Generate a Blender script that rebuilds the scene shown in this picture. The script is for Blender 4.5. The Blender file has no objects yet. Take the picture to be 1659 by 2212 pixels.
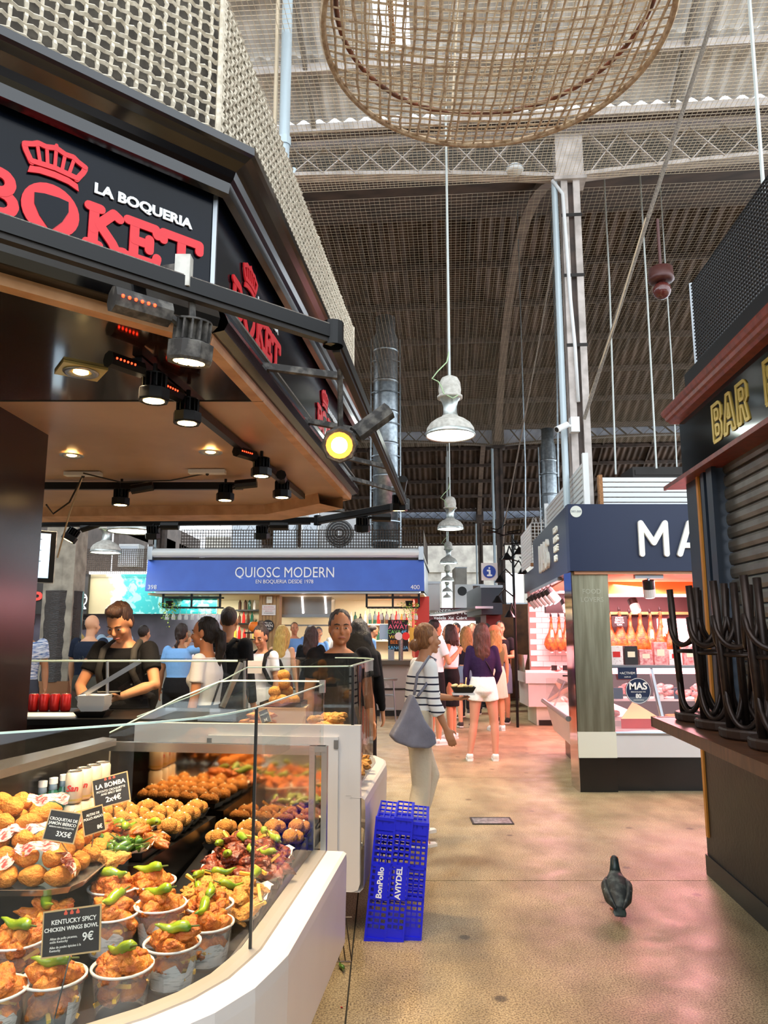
import bpy, bmesh, math, random
from mathutils import Vector, Matrix, noise
R = math.radians
sc = bpy.context.scene
COL = sc.collection
rnd = random.Random(7)
# ---------------------------------------------------------------- camera
F, PITCH, CX, CY, CAMZ = 1600.0, R(9.2), 829.5, 1106.0, 1.6
cd = bpy.data.cameras.new('camera'); cam = bpy.data.objects.new('camera', cd); COL.objects.link(cam)
cd.sensor_fit = 'VERTICAL'; cd.sensor_height = 24.0; cd.lens = F*24.0/2212.0
cd.clip_start = 0.05; cd.clip_end = 400
cam.location = (0, 0, CAMZ); cam.rotation_euler = (R(90)+PITCH, 0, 0)
sc.camera = cam
# ---------------------------------------------------------------- world
w = bpy.data.worlds.new('sky'); sc.world = w; w.use_nodes = True
nt = w.node_tree; bg = nt.nodes['Background']
bg.inputs[0].default_value = (0.86, 0.93, 1.0, 1); bg.inputs[1].default_value = 1.7
sc.view_settings.view_transform = 'Standard'; sc.view_settings.look = 'None'
sc.view_settings.gamma = 1.0; sc.view_settings.use_curve_mapping = False
sc.view_settings.exposure = 1.0
sc.cycles.max_bounces = 6; sc.cycles.diffuse_bounces = 3; sc.cycles.glossy_bounces = 3; sc.cycles.transmission_bounces = 4; sc.cycles.transparent_max_bounces = 14
sc.cycles.use_light_tree = False; sc.cycles.caustics_reflective = False; sc.cycles.caustics_refractive = False
# ---------------------------------------------------------------- lights
def lamp(name, kind, loc, energy, color=(1, 1, 1), target=None, size=0.1, spot=R(80), blend=0.6, sy=None):
    l = bpy.data.lights.new(name, kind); l.energy = energy; l.color = color
    o = bpy.data.objects.new(name, l); COL.objects.link(o); o.location = loc
    if kind == 'SPOT': l.spot_size = spot; l.spot_blend = blend; l.shadow_soft_size = size
    elif kind == 'AREA':
        l.size = size
        if sy: l.shape = 'RECTANGLE'; l.size_y = sy
    elif kind == 'POINT': l.shadow_soft_size = size
    elif kind == 'SUN': l.angle = size
    if target is not None:
        o.rotation_euler = (Vector(target)-Vector(loc)).to_track_quat('-Z', 'Y').to_euler()
    return o
WARM = (1.0, 0.72, 0.43)
# ---------------------------------------------------------------- helpers
def P(u, v, X=None, Y=None, Z=None):
    a = (CY-v)/F; b = (u-CX)/F
    d = Vector((b, math.cos(PITCH)-math.sin(PITCH)*a, math.sin(PITCH)+math.cos(PITCH)*a))
    if Y is not None: t = Y/d.y
    elif Z is not None: t = (Z-CAMZ)/d.z
    else: t = X/d.x
    return Vector((d.x*t, d.y*t, CAMZ+d.z*t))
def lin(h):
    if isinstance(h, str):
        h = h.lstrip('#'); c = [int(h[i:i+2], 16)/255 for i in (0, 2, 4)]
        return tuple(((x+0.055)/1.055)**2.4 if x > 0.04045 else x/12.92 for x in c)+(1.0,)
    return tuple(h)[:3]+(1.0,)
MATS = {}
def mat(name, col, rough=0.6, metal=0.0, col2=None, scale=8.0, bump=0.0, bscale=40.0, emit=0.0, ecol=None, detail=3.0,
        stretch=None, spec=0.5, trans=0.0, lo=0.35, hi=0.65, sss=0.0, coat=0.0, alpha=1.0):
    if name in MATS: return MATS[name]
    m = bpy.data.materials.new(name); m.use_nodes = True; n = m.node_tree; b = n.nodes['Principled BSDF']
    b.inputs['Base Color'].default_value = lin(col); b.inputs['Roughness'].default_value = rough
    b.inputs['Metallic'].default_value = metal; b.inputs['Specular IOR Level'].default_value = spec
    if coat: b.inputs['Coat Weight'].default_value = coat; b.inputs['Coat Roughness'].default_value = 0.08
    if trans: b.inputs['Transmission Weight'].default_value = trans
    if alpha < 1: b.inputs['Alpha'].default_value = alpha
    if emit: b.inputs['Emission Color'].default_value = lin(ecol or col); b.inputs['Emission Strength'].default_value = emit
    if col2 or bump:
        tc = n.nodes.new('ShaderNodeTexCoord'); mp = n.nodes.new('ShaderNodeMapping'); n.links.new(tc.outputs['Object'], mp.inputs[0])
        if stretch: mp.inputs['Scale'].default_value = stretch
    if col2:
        t = n.nodes.new('ShaderNodeTexNoise'); t.inputs['Scale'].default_value = scale; t.inputs['Detail'].default_value = detail
        n.links.new(mp.outputs[0], t.inputs['Vector'])
        r = n.nodes.new('ShaderNodeValToRGB'); r.color_ramp.elements[0].color = lin(col); r.color_ramp.elements[1].color = lin(col2)
        r.color_ramp.elements[0].position = lo; r.color_ramp.elements[1].position = hi
        n.links.new(t.outputs['Fac'], r.inputs[0]); n.links.new(r.outputs[0], b.inputs['Base Color'])
    if bump:
        t2 = n.nodes.new('ShaderNodeTexNoise'); t2.inputs['Scale'].default_value = bscale; t2.inputs['Detail'].default_value = 4
        n.links.new(mp.outputs[0], t2.inputs['Vector'])
        bp = n.nodes.new('ShaderNodeBump'); bp.inputs['Strength'].default_value = bump; bp.inputs['Distance'].default_value = 0.02
        n.links.new(t2.outputs['Fac'], bp.inputs['Height']); n.links.new(bp.outputs[0], b.inputs['Normal'])
    MATS[name] = m; return m
def glass(name, col='#fafdfc', refl=0.04, tint=0.985):
    if name in MATS: return MATS[name]
    m = bpy.data.materials.new(name); m.use_nodes = True; n = m.node_tree; n.nodes.clear()
    out = n.nodes.new('ShaderNodeOutputMaterial'); mx = n.nodes.new('ShaderNodeMixShader')
    tr = n.nodes.new('ShaderNodeBsdfTransparent'); c = lin(col); tr.inputs[0].default_value = (c[0]*tint, c[1]*tint, c[2]*tint, 1)
    gl = n.nodes.new('ShaderNodeBsdfGlossy'); gl.inputs['Roughness'].default_value = 0.015
    lw = n.nodes.new('ShaderNodeLayerWeight'); lw.inputs[0].default_value = 0.25
    mt = n.nodes.new('ShaderNodeMath'); mt.operation = 'MULTIPLY_ADD'; mt.inputs[1].default_value = 0.4; mt.inputs[2].default_value = refl
    n.links.new(lw.outputs['Fresnel'], mt.inputs[0]); n.links.new(mt.outputs[0], mx.inputs[0])
    n.links.new(tr.outputs[0], mx.inputs[1]); n.links.new(gl.outputs[0], mx.inputs[2]); n.links.new(mx.outputs[0], out.inputs[0])
    MATS[name] = m; return m
class MB:
    def __init__(s): s.v = []; s.f = []
    def add(s, vs, fs):
        o = len(s.v); s.v += [tuple(x) for x in vs]; s.f += [tuple(i+o for i in q) for q in fs]; return s
    def box(s, x0, x1, y0, y1, z0, z1, M=None):
        vs = [Vector((x, y, z)) for z in (z0, z1) for y in (y0, y1) for x in (x0, x1)]
        if M is not None: vs = [M @ q for q in vs]
        return s.add(vs, [(0, 2, 3, 1), (4, 5, 7, 6), (0, 1, 5, 4), (2, 6, 7, 3), (0, 4, 6, 2), (1, 3, 7, 5)])
    def bar(s, p0, p1, w, h, up=(0, 0, 1)):
        p0 = Vector(p0); p1 = Vector(p1); d = (p1-p0); L = d.length; d.normalize(); up = Vector(up)
        if abs(d.dot(up)) > 0.98: up = Vector((0, 1, 0))
        sx = d.cross(up).normalized(); su = sx.cross(d)
        M = Matrix((sx, d, su)).transposed().to_4x4(); M.translation = p0
        return s.box(-w/2, w/2, 0, L, -h/2, h/2, M)
    def tube(s, pts, r, seg=8, closed=False, cap=True, ry=None, xd=None):
        pts = [Vector(p) for p in pts]; n = len(pts); rs = r if isinstance(r, (list, tuple)) else [r]*n
        rys = (ry if isinstance(ry, (list, tuple)) else [ry]*n) if ry is not None else rs
        vs = []; prev = Vector(xd) if xd is not None else None
        for i, p in enumerate(pts):
            a = pts[i-1] if (i > 0 or closed) else pts[0]; b = pts[(i+1) % n] if (i < n-1 or closed) else pts[-1]
            t = (b-a); t = t.normalized() if t.length > 1e-9 else Vector((0, 0, 1))
            if prev is None: prev = Vector((1, 0, 0)) if abs(t.x) < 0.9 else Vector((0, 1, 0))
            x = prev-t*prev.dot(t)
            if x.length < 1e-6: x = t.orthogonal()
            x.normalize(); y = t.cross(x); prev = x
            vs += [p+x*(math.cos(k*2*math.pi/seg)*rs[i])+y*(math.sin(k*2*math.pi/seg)*rys[i]) for k in range(seg)]
        fs = []
        for i in range(n if closed else n-1):
            j = (i+1) % n
            for k in range(seg):
                k2 = (k+1) % seg; fs.append((i*seg+k, i*seg+k2, j*seg+k2, j*seg+k))
        if cap and not closed: fs += [tuple(range(seg-1, -1, -1)), tuple(range((n-1)*seg, n*seg))]
        return s.add(vs, fs)
    def lathe(s, prof, seg=24, M=None, cap=False):
        vs = []; n = len(prof)
        for r, z in prof:
            for k in range(seg):
                q = Vector((r*math.cos(k*2*math.pi/seg), r*math.sin(k*2*math.pi/seg), z)); vs.append(M @ q if M is not None else q)
        fs = [(i*seg+k, i*seg+(k+1) % seg, (i+1)*seg+(k+1) % seg, (i+1)*seg+k) for i in range(n-1) for k in range(seg)]
        if cap: fs += [tuple(range(seg-1, -1, -1)), tuple(range((n-1)*seg, n*seg))]
        return s.add(vs, fs)
    def prism(s, poly, z0, z1, M=None):
        n = len(poly); vs = [Vector((p[0], p[1], z)) for z in (z0, z1) for p in poly]
        if M is not None: vs = [M @ q for q in vs]
        return s.add(vs, [tuple(range(n-1, -1, -1)), tuple(range(n, 2*n))]+[(i, (i+1) % n, n+(i+1) % n, n+i) for i in range(n)])
    def sweep(s, path, prof, closed=False):
        """extrude a profile of (offset to the right, z) along a plan path with mitred corners"""
        n = len(path); vs = []; m = len(prof); P2 = [Vector((p[0], p[1])) for p in path]
        for i in range(n):
            da = (P2[i]-P2[i-1]).normalized() if (i > 0 or closed) else None
            db = (P2[(i+1) % n]-P2[i]).normalized() if (i < n-1 or closed) else None
            if da is None: da = db
            if db is None: db = da
            na = Vector((da.y, -da.x)); nb = Vector((db.y, -db.x)); mm = (na+nb); mm = mm/max(0.3, mm.dot(na))
            for o, z in prof: vs.append((P2[i].x+mm.x*o, P2[i].y+mm.y*o, z))
        fs = []
        for i in range(n if closed else n-1):
            j = (i+1) % n
            for k in range(m-1): fs.append((i*m+k, j*m+k, j*m+k+1, i*m+k+1))
        return s.add(vs, fs)
    def ball(s, c, r, seg=12, rings=8, M=None):
        c = Vector(c); r = Vector(r) if not isinstance(r, (int, float)) else Vector((r, r, r)); vs = []
        for i in range(1, rings):
            th = math.pi*i/rings
            for k in range(seg):
                q = Vector((r.x*math.sin(th)*math.cos(2*math.pi*k/seg), r.y*math.sin(th)*math.sin(2*math.pi*k/seg), r.z*math.cos(th)))
                vs.append(c+(M @ q if M is not None else q))
        t = Vector((0, 0, r.z)); vs += [c+(M @ t if M is not None else t), c-(M @ t if M is not None else t)]; a = len(vs)-2
        fs = [(i*seg+k, (i+1)*seg+k, (i+1)*seg+(k+1) % seg, i*seg+(k+1) % seg) for i in range(rings-2) for k in range(seg)]
        fs += [(a, k, (k+1) % seg) for k in range(seg)]+[(a+1, (rings-2)*seg+(k+1) % seg, (rings-2)*seg+k) for k in range(seg)]
        return s.add(vs, fs)
    def mesh(s, name, smooth=False):
        m = bpy.data.meshes.new(name); m.from_pydata(s.v, [], s.f); m.update()
        if smooth: m.polygons.foreach_set('use_smooth', [True]*len(m.polygons))
        return m
    def build(s, name, m, parent=None, smooth=False, **k): return obj(name, s.mesh(name, smooth), m, parent, **k)
def tag(o, label=None, cat=None, group=None, kind=None):
    if label: o['label'] = label
    if cat: o['category'] = cat
    if group: o['group'] = group
    if kind: o['kind'] = kind
    return o
def obj(name, me, m, parent=None, label=None, cat=None, group=None, kind=None, local=False):
    o = bpy.data.objects.new(name, me); COL.objects.link(o)
    if m is not None and len(me.materials) == 0: me.materials.append(MATS[m] if isinstance(m, str) else m)
    if parent is not None:
        o.parent = parent
        if not local: o.matrix_parent_inverse = root_matrix(parent).inverted()
    return tag(o, label, cat, group, kind)
def root_matrix(o):
    M = o.matrix_basis.copy()
    if o.parent is not None: M = root_matrix(o.parent) @ o.matrix_parent_inverse @ M
    return M
def thing(name, label, cat, loc=(0, 0, 0), rotz=0.0, group=None, kind=None):
    o = bpy.data.objects.new(name, None); COL.objects.link(o); o.empty_display_size = 0.1
    o.location = loc; o.rotation_euler = (0, 0, rotz)
    return tag(o, label, cat, group, kind)
def copy_tree(o, parent=None):
    c = o.copy(); COL.objects.link(c)
    if parent is not None: c.parent = parent
    for ch in list(o.children): copy_tree(ch, c)
    return c
def frame(loc, ang):
    """wall frame: x runs along the wall (ang from +X), y up, z the outward normal"""
    d = Vector((math.cos(ang), math.sin(ang), 0)); u = Vector((0, 0, 1)); nn = d.cross(u)
    M = Matrix((d, u, nn)).transposed().to_4x4(); M.translation = Vector(loc); return M
def text(name, body, size, m, M, parent=None, ext=0.002, align='CENTER', bold=0.0, shear=0.0, sx=1.0, **k):
    c = bpy.data.curves.new(name, 'FONT'); c.body = body; c.size = size; c.extrude = ext; c.align_x = align; c.align_y = 'CENTER'
    c.offset = bold; c.shear = shear; c.resolution_u = 3
    t = bpy.data.objects.new(name, c); me = bpy.data.meshes.new_from_object(t)
    bpy.data.objects.remove(t); bpy.data.curves.remove(c)
    me.transform(M @ Matrix.Diagonal((sx, 1, 1, 1))); me.materials.clear()
    return obj(name, me, m, parent, **k)
def capsule2(p, q, r, n=6):
    """outline of a round-ended stroke"""
    p = Vector(p); q = Vector(q); d = (q-p); a0 = math.atan2(d.y, d.x) if d.length > 1e-9 else 0
    o = [(q.x+r*math.cos(a0-math.pi/2+math.pi*i/n), q.y+r*math.sin(a0-math.pi/2+math.pi*i/n)) for i in range(n+1)]
    return o+[(p.x+r*math.cos(a0+math.pi/2+math.pi*i/n), p.y+r*math.sin(a0+math.pi/2+math.pi*i/n)) for i in range(n+1)]
def strokes(mb, lines, r, M, ext=0.004, n=6):
    i = 0
    for ln in lines:
        for a, b in zip(ln[:-1], ln[1:]): i += 1; mb.prism(capsule2(a, b, r, n), 0, ext*(1+0.02*i), M)
def arc(cx, cy, rx, ry, a0, a1, n=8): return [(cx+rx*math.cos(R(a0+(a1-a0)*i/n)), cy+ry*math.sin(R(a0+(a1-a0)*i/n))) for i in range(n+1)]
ORD = ('first', 'second', 'third', 'fourth', 'fifth', 'sixth', 'seventh', 'eighth', 'ninth', 'tenth', 'eleventh', 'twelfth')
TMP = bpy.data.scenes.new('scratch')
def remesh(mb, voxel, smooth=4, noise_amp=0.0, nscale=20.0, dec=0.0):
    me = mb.mesh('t') if isinstance(mb, MB) else mb; o = bpy.data.objects.new('t', me); TMP.collection.objects.link(o)
    r = o.modifiers.new('r', 'REMESH'); r.mode = 'VOXEL'; r.voxel_size = voxel; r.use_smooth_shade = True
    if smooth: q = o.modifiers.new('s', 'SMOOTH'); q.factor = 0.5; q.iterations = smooth
    if dec: q = o.modifiers.new('d', 'DECIMATE'); q.ratio = dec
    TMP.view_layers[0].update(); dg = TMP.view_layers[0].depsgraph
    out = bpy.data.meshes.new_from_object(o.evaluated_get(dg)); bpy.data.objects.remove(o); bpy.data.meshes.remove(me)
    return out
def net(mb, origin, du, dv, nu, nv, r, sag=0.0, seg=3, steps=8, jit=0.0):
    """a rope net: nu x nv cells spanned by two vectors; sag drops its middle"""
    o = Vector(origin); du = Vector(du); dv = Vector(dv)
    def pt(a, b): return o+du*a+dv*b-Vector((0, 0, sag*16*a*(1-a)*b*(1-b)))
    for i in range(nu+1):
        j = rnd.uniform(-jit, jit)/nu
        mb.tube([pt(i/nu+j+rnd.uniform(-jit, jit)*0.3/nu, k/steps) for k in range(steps+1)], r, seg, cap=False)
    for i in range(nv+1):
        j = rnd.uniform(-jit, jit)/nv
        mb.tube([pt(k/steps, i/nv+j+rnd.uniform(-jit, jit)*0.3/nv) for k in range(steps+1)], r, seg, cap=False)
# ================================================================ STRUCTURE: hall
AX = Vector((0.085, 0.9964)); BX = Vector((0.9964, -0.085)); C0 = Vector((2.34, 8.6))
def G(s, t, z): q = C0+BX*s+AX*t; return Vector((q.x, q.y, z))
GA = math.atan2(-0.085, 0.9964)
def floor_mat():
    m = bpy.data.materials.new('polished_concrete'); m.use_nodes = True; n = m.node_tree; b = n.nodes['Principled BSDF']
    tc = n.nodes.new('ShaderNodeTexCoord')
    def N(sc_, det=5, st=None):
        t = n.nodes.new('ShaderNodeTexNoise'); t.inputs['Scale'].default_value = sc_; t.inputs['Detail'].default_value = det
        if st:
            mp = n.nodes.new('ShaderNodeMapping'); mp.inputs['Scale'].default_value = st; n.links.new(tc.outputs['Object'], mp.inputs[0]); n.links.new(mp.outputs[0], t.inputs['Vector'])
        else: n.links.new(tc.outputs['Object'], t.inputs['Vector'])
        return t
    def ramp(src, p0, c0, p1, c1):
        r = n.nodes.new('ShaderNodeValToRGB'); r.color_ramp.elements[0].position = p0; r.color_ramp.elements[1].position = p1
        r.color_ramp.elements[0].color = lin(c0); r.color_ramp.elements[1].color = lin(c1); n.links.new(src, r.inputs[0]); return r
    def mul(a, c, f=1.0):
        x = n.nodes.new('ShaderNodeMix'); x.data_type = 'RGBA'; x.blend_type = 'MULTIPLY'; x.inputs[0].default_value = f
        n.links.new(a, x.inputs[6]); n.links.new(c, x.inputs[7]); return x.outputs[2]
    base = ramp(N(0.9, 6).outputs['Fac'], 0.3, '#a6946d', 0.7, '#cdb88f')
    cl = ramp(N(3.5, 8, (1, 0.55, 1)).outputs['Fac'], 0.36, '#8d877c', 0.62, '#ffffff')
    sp = ramp(N(120, 3).outputs['Fac'], 0.36, '#8d8172', 0.6, '#ffffff')
    vo = n.nodes.new('ShaderNodeTexVoronoi'); vo.inputs['Scale'].default_value = 2.6; n.links.new(tc.outputs['Object'], vo.inputs['Vector'])
    st = ramp(vo.outputs['Distance'], 0.06, '#4f493c', 0.095, '#ffffff')
    c = mul(mul(mul(base.outputs[0], cl.outputs[0], 0.5), sp.outputs[0], 1.0), st.outputs[0], 0.75)
    n.links.new(c, b.inputs['Base Color'])
    rr = ramp(N(5, 4).outputs['Fac'], 0.3, (0.3, 0.3, 0.3), 0.7, (0.52, 0.52, 0.52)); n.links.new(rr.outputs[0], b.inputs['Roughness'])
    bp = n.nodes.new('ShaderNodeBump'); bp.inputs['Strength'].default_value = 0.12; bp.inputs['Distance'].default_value = 0.01
    n.links.new(N(90, 4).outputs['Fac'], bp.inputs['Height']); n.links.new(bp.outputs[0], b.inputs['Normal'])
    b.inputs['Specular IOR Level'].default_value = 0.4; MATS['floor'] = m; return m
floor_mat()
mat('joint', '#4c463a', 0.9)
fl = MB().box(-16, 18, -6, 75, -0.2, -0.012).build('floor', 'joint', kind='structure', label='polished concrete market floor with worn grey patches')
for i, (x0, x1) in enumerate(((-16, -4.2), (-4.2, -0.16), (-0.16, 3.6), (3.6, 18))):
    for y0, y1 in ((-6, 1.7), (1.7, 5.15), (5.15, 8.6), (8.6, 12), (12, 20), (20, 75)):
        MB().box(x0+0.004, x1-0.004, y0+0.004, y1-0.004, -0.012, 0).build('floor_slab', 'floor', fl)
mat('hatch', '#b9bbbc', 0.35, 0.7, col2='#6e7072', scale=30)
hp = P(1062, 1774, Z=0)
t = thing('floor_hatch', 'small grey steel hatch plate let into the floor', 'hatch', (hp.x, hp.y, 0))
MB().box(hp.x-0.16, hp.x+0.16, hp.y-0.1, hp.y+0.1, 0.001, 0.006).build('cover', 'hatch', t)
mat('dark_iron', '#2a2724', 0.6, 0.3)
MB().sweep([(hp.x-0.16, hp.y-0.1), (hp.x-0.16, hp.y+0.1), (hp.x+0.16, hp.y+0.1), (hp.x+0.16, hp.y-0.1)], [(0, 0.0005), (0, 0.008), (-0.015, 0.008), (-0.015, 0.0005)], closed=True).build('rim', 'dark_iron', t)
# ---- paints
mat('paint_grey', '#cfc6c0', 0.55, col2='#aba29b', scale=6); mat('rib_paint', '#8d7a6b', 0.6, col2='#75645a', scale=6); mat('infill_dark', '#6f685e', 0.95, col2='#544e46', scale=60, bump=0.5, bscale=160)
mat('paint_brown', '#5b4a40', 0.6, col2='#3d322c', scale=5)
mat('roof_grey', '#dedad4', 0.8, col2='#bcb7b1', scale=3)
mat('roof_brown', '#5f4a3d', 0.8, col2='#3b2d24', scale=2, stretch=(1, 0.4, 1))
mat('galv', '#aab4ba', 0.35, 0.85, col2='#8d979d', scale=14)
mat('white_paint', '#e6e9ea', 0.45)
mat('net_cord', '#cdbb9f', 0.9)
mat('burlap', '#9a9184', 0.95, col2='#79716a', scale=60, bump=0.5, bscale=160)
mat('timber', '#b07a45', 0.6, col2='#8c5c31', scale=12, stretch=(4, 1, 4))
mat('pipe_blue', '#b9c8cf', 0.4, 0.2)
mat('panel_daylit_blue', '#d5e0f2', 0.6, col2='#b9c9e2', scale=4)  # bright pale blue stands in for daylight behind the far lattice girders
# ---- roof sheets: corrugated, ribs run down the slope
def sheet(s0, s1, t0, z0, t1, z1, amp=0.03, wl=0.2):
    mb = MB(); n = max(6, int((s1-s0)/wl*8)); vs = []; fs = []
    for i in range(n+1):
        s = s0+(s1-s0)*i/n; h = amp*math.sin(2*math.pi*s/wl)
        for tt, zz in ((t0, z0), (t1, z1)): vs.append(G(s, tt, zz+h))
    for i in range(n): fs.append((2*i, 2*i+1, 2*i+3, 2*i+2))
    return mb.add(vs, fs)
roofA = thing('ceiling', 'light grey corrugated roof sheets above the netting', None, (0, 8, 8.5), kind='structure')
rows = [(-0.35, 8.02, -1.05, 8.36), (-0.98, 8.40, -1.75, 8.78), (-1.68, 8.82, -3.2, 9.6), (-3.1, 9.62, -8.0, 12.2)]
for k, (ta, za, tb, zb) in enumerate(rows):
    s = -9.0
    while s < 7:
        w_ = 1.0
        if abs(s+2.0-0) < 0.01 and k == 1: pass
        if k in (0, 1, 2) and -2.45 < s+0.5 < -1.45:
            if k > 0:
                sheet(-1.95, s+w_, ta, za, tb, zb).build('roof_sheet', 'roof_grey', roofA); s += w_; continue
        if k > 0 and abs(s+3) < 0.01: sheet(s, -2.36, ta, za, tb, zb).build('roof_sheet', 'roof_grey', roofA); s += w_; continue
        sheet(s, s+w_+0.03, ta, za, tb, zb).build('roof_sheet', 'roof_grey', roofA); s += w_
for s in (-2.155,): MB().bar(G(s, -0.95, 8.40), G(s, -3.2, 9.58), 0.06, 0.08).build('skylight_mullion', 'timber', roofA)
MB().bar(G(-2.38, -0.97, 8.38), G(-1.93, -0.97, 8.38), 0.06, 0.06).build('skylight_frame', 'timber', roofA)
for tt, zz in ((-0.4, 7.96), (-1.0, 8.3), (-1.72, 8.72), (-3.15, 9.54)):
    MB().bar(G(-9, tt, zz-0.08), G(8, tt, zz-0.08), 0.06, 0.1).build('purlin', 'paint_grey', roofA)
for s in (-6.2, -4.6, -3.2, -0.5, 1.2, 3.4, 5.2):
    MB().bar(G(s, -0.3, 7.85), G(s, -3.4, 9.5), 0.05, 0.1).build('rafter', 'burlap', roofA)
MB().bar(G(-9, -0.2, 7.98), G(9, -0.2, 7.98), 0.22, 0.09).build('gutter_beam', 'paint_grey', roofA)
MB().bar(G(-9, -0.32, 7.84), G(9, -0.32, 7.84), 0.05, 0.07).build('gutter_beam', 'paint_brown', roofA)
MB().bar(G(-10.4, 0.14, 7.98), G(10.4, 0.14, 7.98), 0.03, 0.3).build('gutter_board', 'paint_brown', roofA)
def bay(t0, name, label, col, zb):
    """a pitched roof bay whose ridge runs across the aisle"""
    rf = thing('ceiling', label, None, tuple(G(0, t0+6.7, 9)), kind='structure')
    T = 13.4; zr = zb+2.9
    segs = 6
    for k in range(segs):
        a = k/segs; b_ = (k+1)/segs
        s = -14
        while s < 12:
            sheet(s, s+3.25, t0+T-(T/2)*a, zb+(zr-zb)*a-0.03, t0+T-(T/2)*b_-0.1, zb+(zr-zb)*b_, 0.035, 0.25).build('roof_sheet', col, rf); s += 3.25
        tt = t0+T-(T/2)*a-0.1; zz = zb+(zr-zb)*a-0.1
        MB().bar(G(-14, tt, zz), G(12, tt, zz), 0.08, 0.14).build('purlin', 'paint_brown', rf)
    for s in (-12.5, -11, -9, -7, -5, -3.5, -2, -1, 1.5, 3, 5, 7): MB().bar(G(s, t0+T, zb-0.1), G(s, t0+T/2, zr-0.1), 0.07, 0.12).build('rafter', 'paint_brown', rf)
    MB().add([G(-14, t0+0.2, zb), G(12, t0+0.2, zb), G(12, t0+T/2, zr), G(-14, t0+T/2, zr)], [(0, 1, 2, 3)]).build('roof_slope', col, rf)
    return rf
bay(0, 'near', 'brown corrugated roof of the bay behind the first lattice girder', 'roof_brown', 7.85)
bay(13.4, 'mid', 'dark corrugated roof of the second bay down the aisle', 'roof_brown', 7.5)
bay(26.8, 'far', 'dark corrugated roof of the farthest bay down the aisle', 'roof_brown', 7.4)
def girder(t0, s0, s1, ztop, zcol, rise, m, label, back, n):
    g = thing('trim_1', label, None, tuple(G((s0+s1)/2, t0, zcol)), kind='structure')
    def zb(s): x = (s-(s0+s1)/2)/((s1-s0)/2); return zcol+rise*(1-x*x)
    MB().bar(G(s0, t0, ztop), G(s1, t0, ztop), 0.14, 0.06).build('top_chord', m, g)
    mb = MB(); k = 14
    for i in range(k):
        a = s0+(s1-s0)*i/k; b_ = s0+(s1-s0)*(i+1)/k; mb.bar(G(a, t0, zb(a)), G(b_, t0, zb(b_)), 0.16, 0.05)
    mb.build('bottom_chord', m, g)
    for i in range(n):
        a = s0+0.25+(s1-s0-0.5)*i/n; b_ = s0+0.25+(s1-s0-0.5)*(i+1)/n
        MB().bar(G(a, t0-0.03, zb(a)), G(b_, t0-0.03, ztop), 0.012, 0.1, up=(0, 1, 0.01)).build('brace', m, g)
        MB().bar(G(b_, t0-0.045, zb(b_)), G(a, t0-0.045, ztop), 0.012, 0.1, up=(0, 1, 0.01)).build('brace', m, g)
    mb = MB(); vs = []
    for i in range(k+1):
        a = s0+(s1-s0)*i/k; vs += [G(a, t0+0.12, zb(a)), G(a, t0+0.12, ztop)]
    mb.add(vs, [(2*i, 2*i+2, 2*i+3, 2*i+1) for i in range(k)]).build('infill', back, g)
girder(0, -10.4, 0, 7.85, 7.28, 0.24, 'paint_grey', 'pale lattice girder spanning left of the near column', 'infill_dark', 24)
girder(0, 0, 10.4, 7.85, 7.28, 0.24, 'paint_grey', 'pale lattice girder spanning right of the near column', 'infill_dark', 24)
girder(13.4, -10.4, 0, 7.85, 7.2, 0.25, 'paint_brown', 'brown lattice girder with pale blue infill farther down the hall', 'panel_daylit_blue', 22)
girder(13.4, 0, 10.4, 7.85, 7.2, 0.25, 'paint_brown', 'brown lattice girder with blue infill right of the second column', 'panel_daylit_blue', 22)
girder(26.8, -10.4, 0, 7.4, 6.85, 0.22, 'paint_brown', 'distant brown lattice girder over the far stalls', 'panel_daylit_blue', 20)
girder(26.8, 0, 10.4, 7.4, 6.85, 0.22, 'paint_brown', 'distant brown lattice girder right of the aisle', 'panel_daylit_blue', 20)
def column(s, t0, z1, label, m='paint_grey', near=False):
    q = G(s, t0, 0); c = thing('column', label, 'column', tuple(q), GA)
    MB().box(-0.115, -0.035, -0.1, 0.1, 0, z1).box(0.035, 0.115, -0.1, 0.1, 0, z1).build('shaft', m, c, local=True)
    MB().box(-0.036, 0.036, -0.05, 0.05, 0, z1).build('web', 'paint_brown', c, local=True)
    MB().box(-0.2, 0.2, -0.14, 0.14, z1-0.06, z1+0.02).box(-0.17, 0.17, -0.12, 0.12, z1+0.02, z1+0.6).build('capital', m, c, local=True)
    MB().tube([(-0.19, -0.06, 0), (-0.19, -0.06, z1-0.05)], 0.04, 10).build('downpipe', 'pipe_blue', c, local=True)
    if near:
        mb = MB(); mb.tube([(-0.02, -0.115, 4.3), (-0.03, -0.115, 5), (-0.06, -0.115, 5.6), (-0.08, -0.115, 6.3), (-0.1, -0.115, 7.0), (-0.22, -0.1, 7.2)], 0.022, 8)
        mb.build('conduit', 'white_paint', c, local=True, smooth=True)
        for z in (5.0, 5.9, 6.7): MB().box(-0.125, 0.125, -0.106, -0.1, z, z+0.04).build('strap', 'dark_iron', c, local=True)
    return c
column(0, 0, 7.25, 'nearest cast iron column with a white cable conduit', near=True)
column(0, 13.4, 7.15, 'second cast iron column down the aisle', 'paint_brown')
column(0, 26.8, 6.8, 'third iron column far down the aisle', 'paint_brown')
column(-10.4, 13.4, 7.15, 'iron column behind the stall canopy at left', 'paint_brown')
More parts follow.
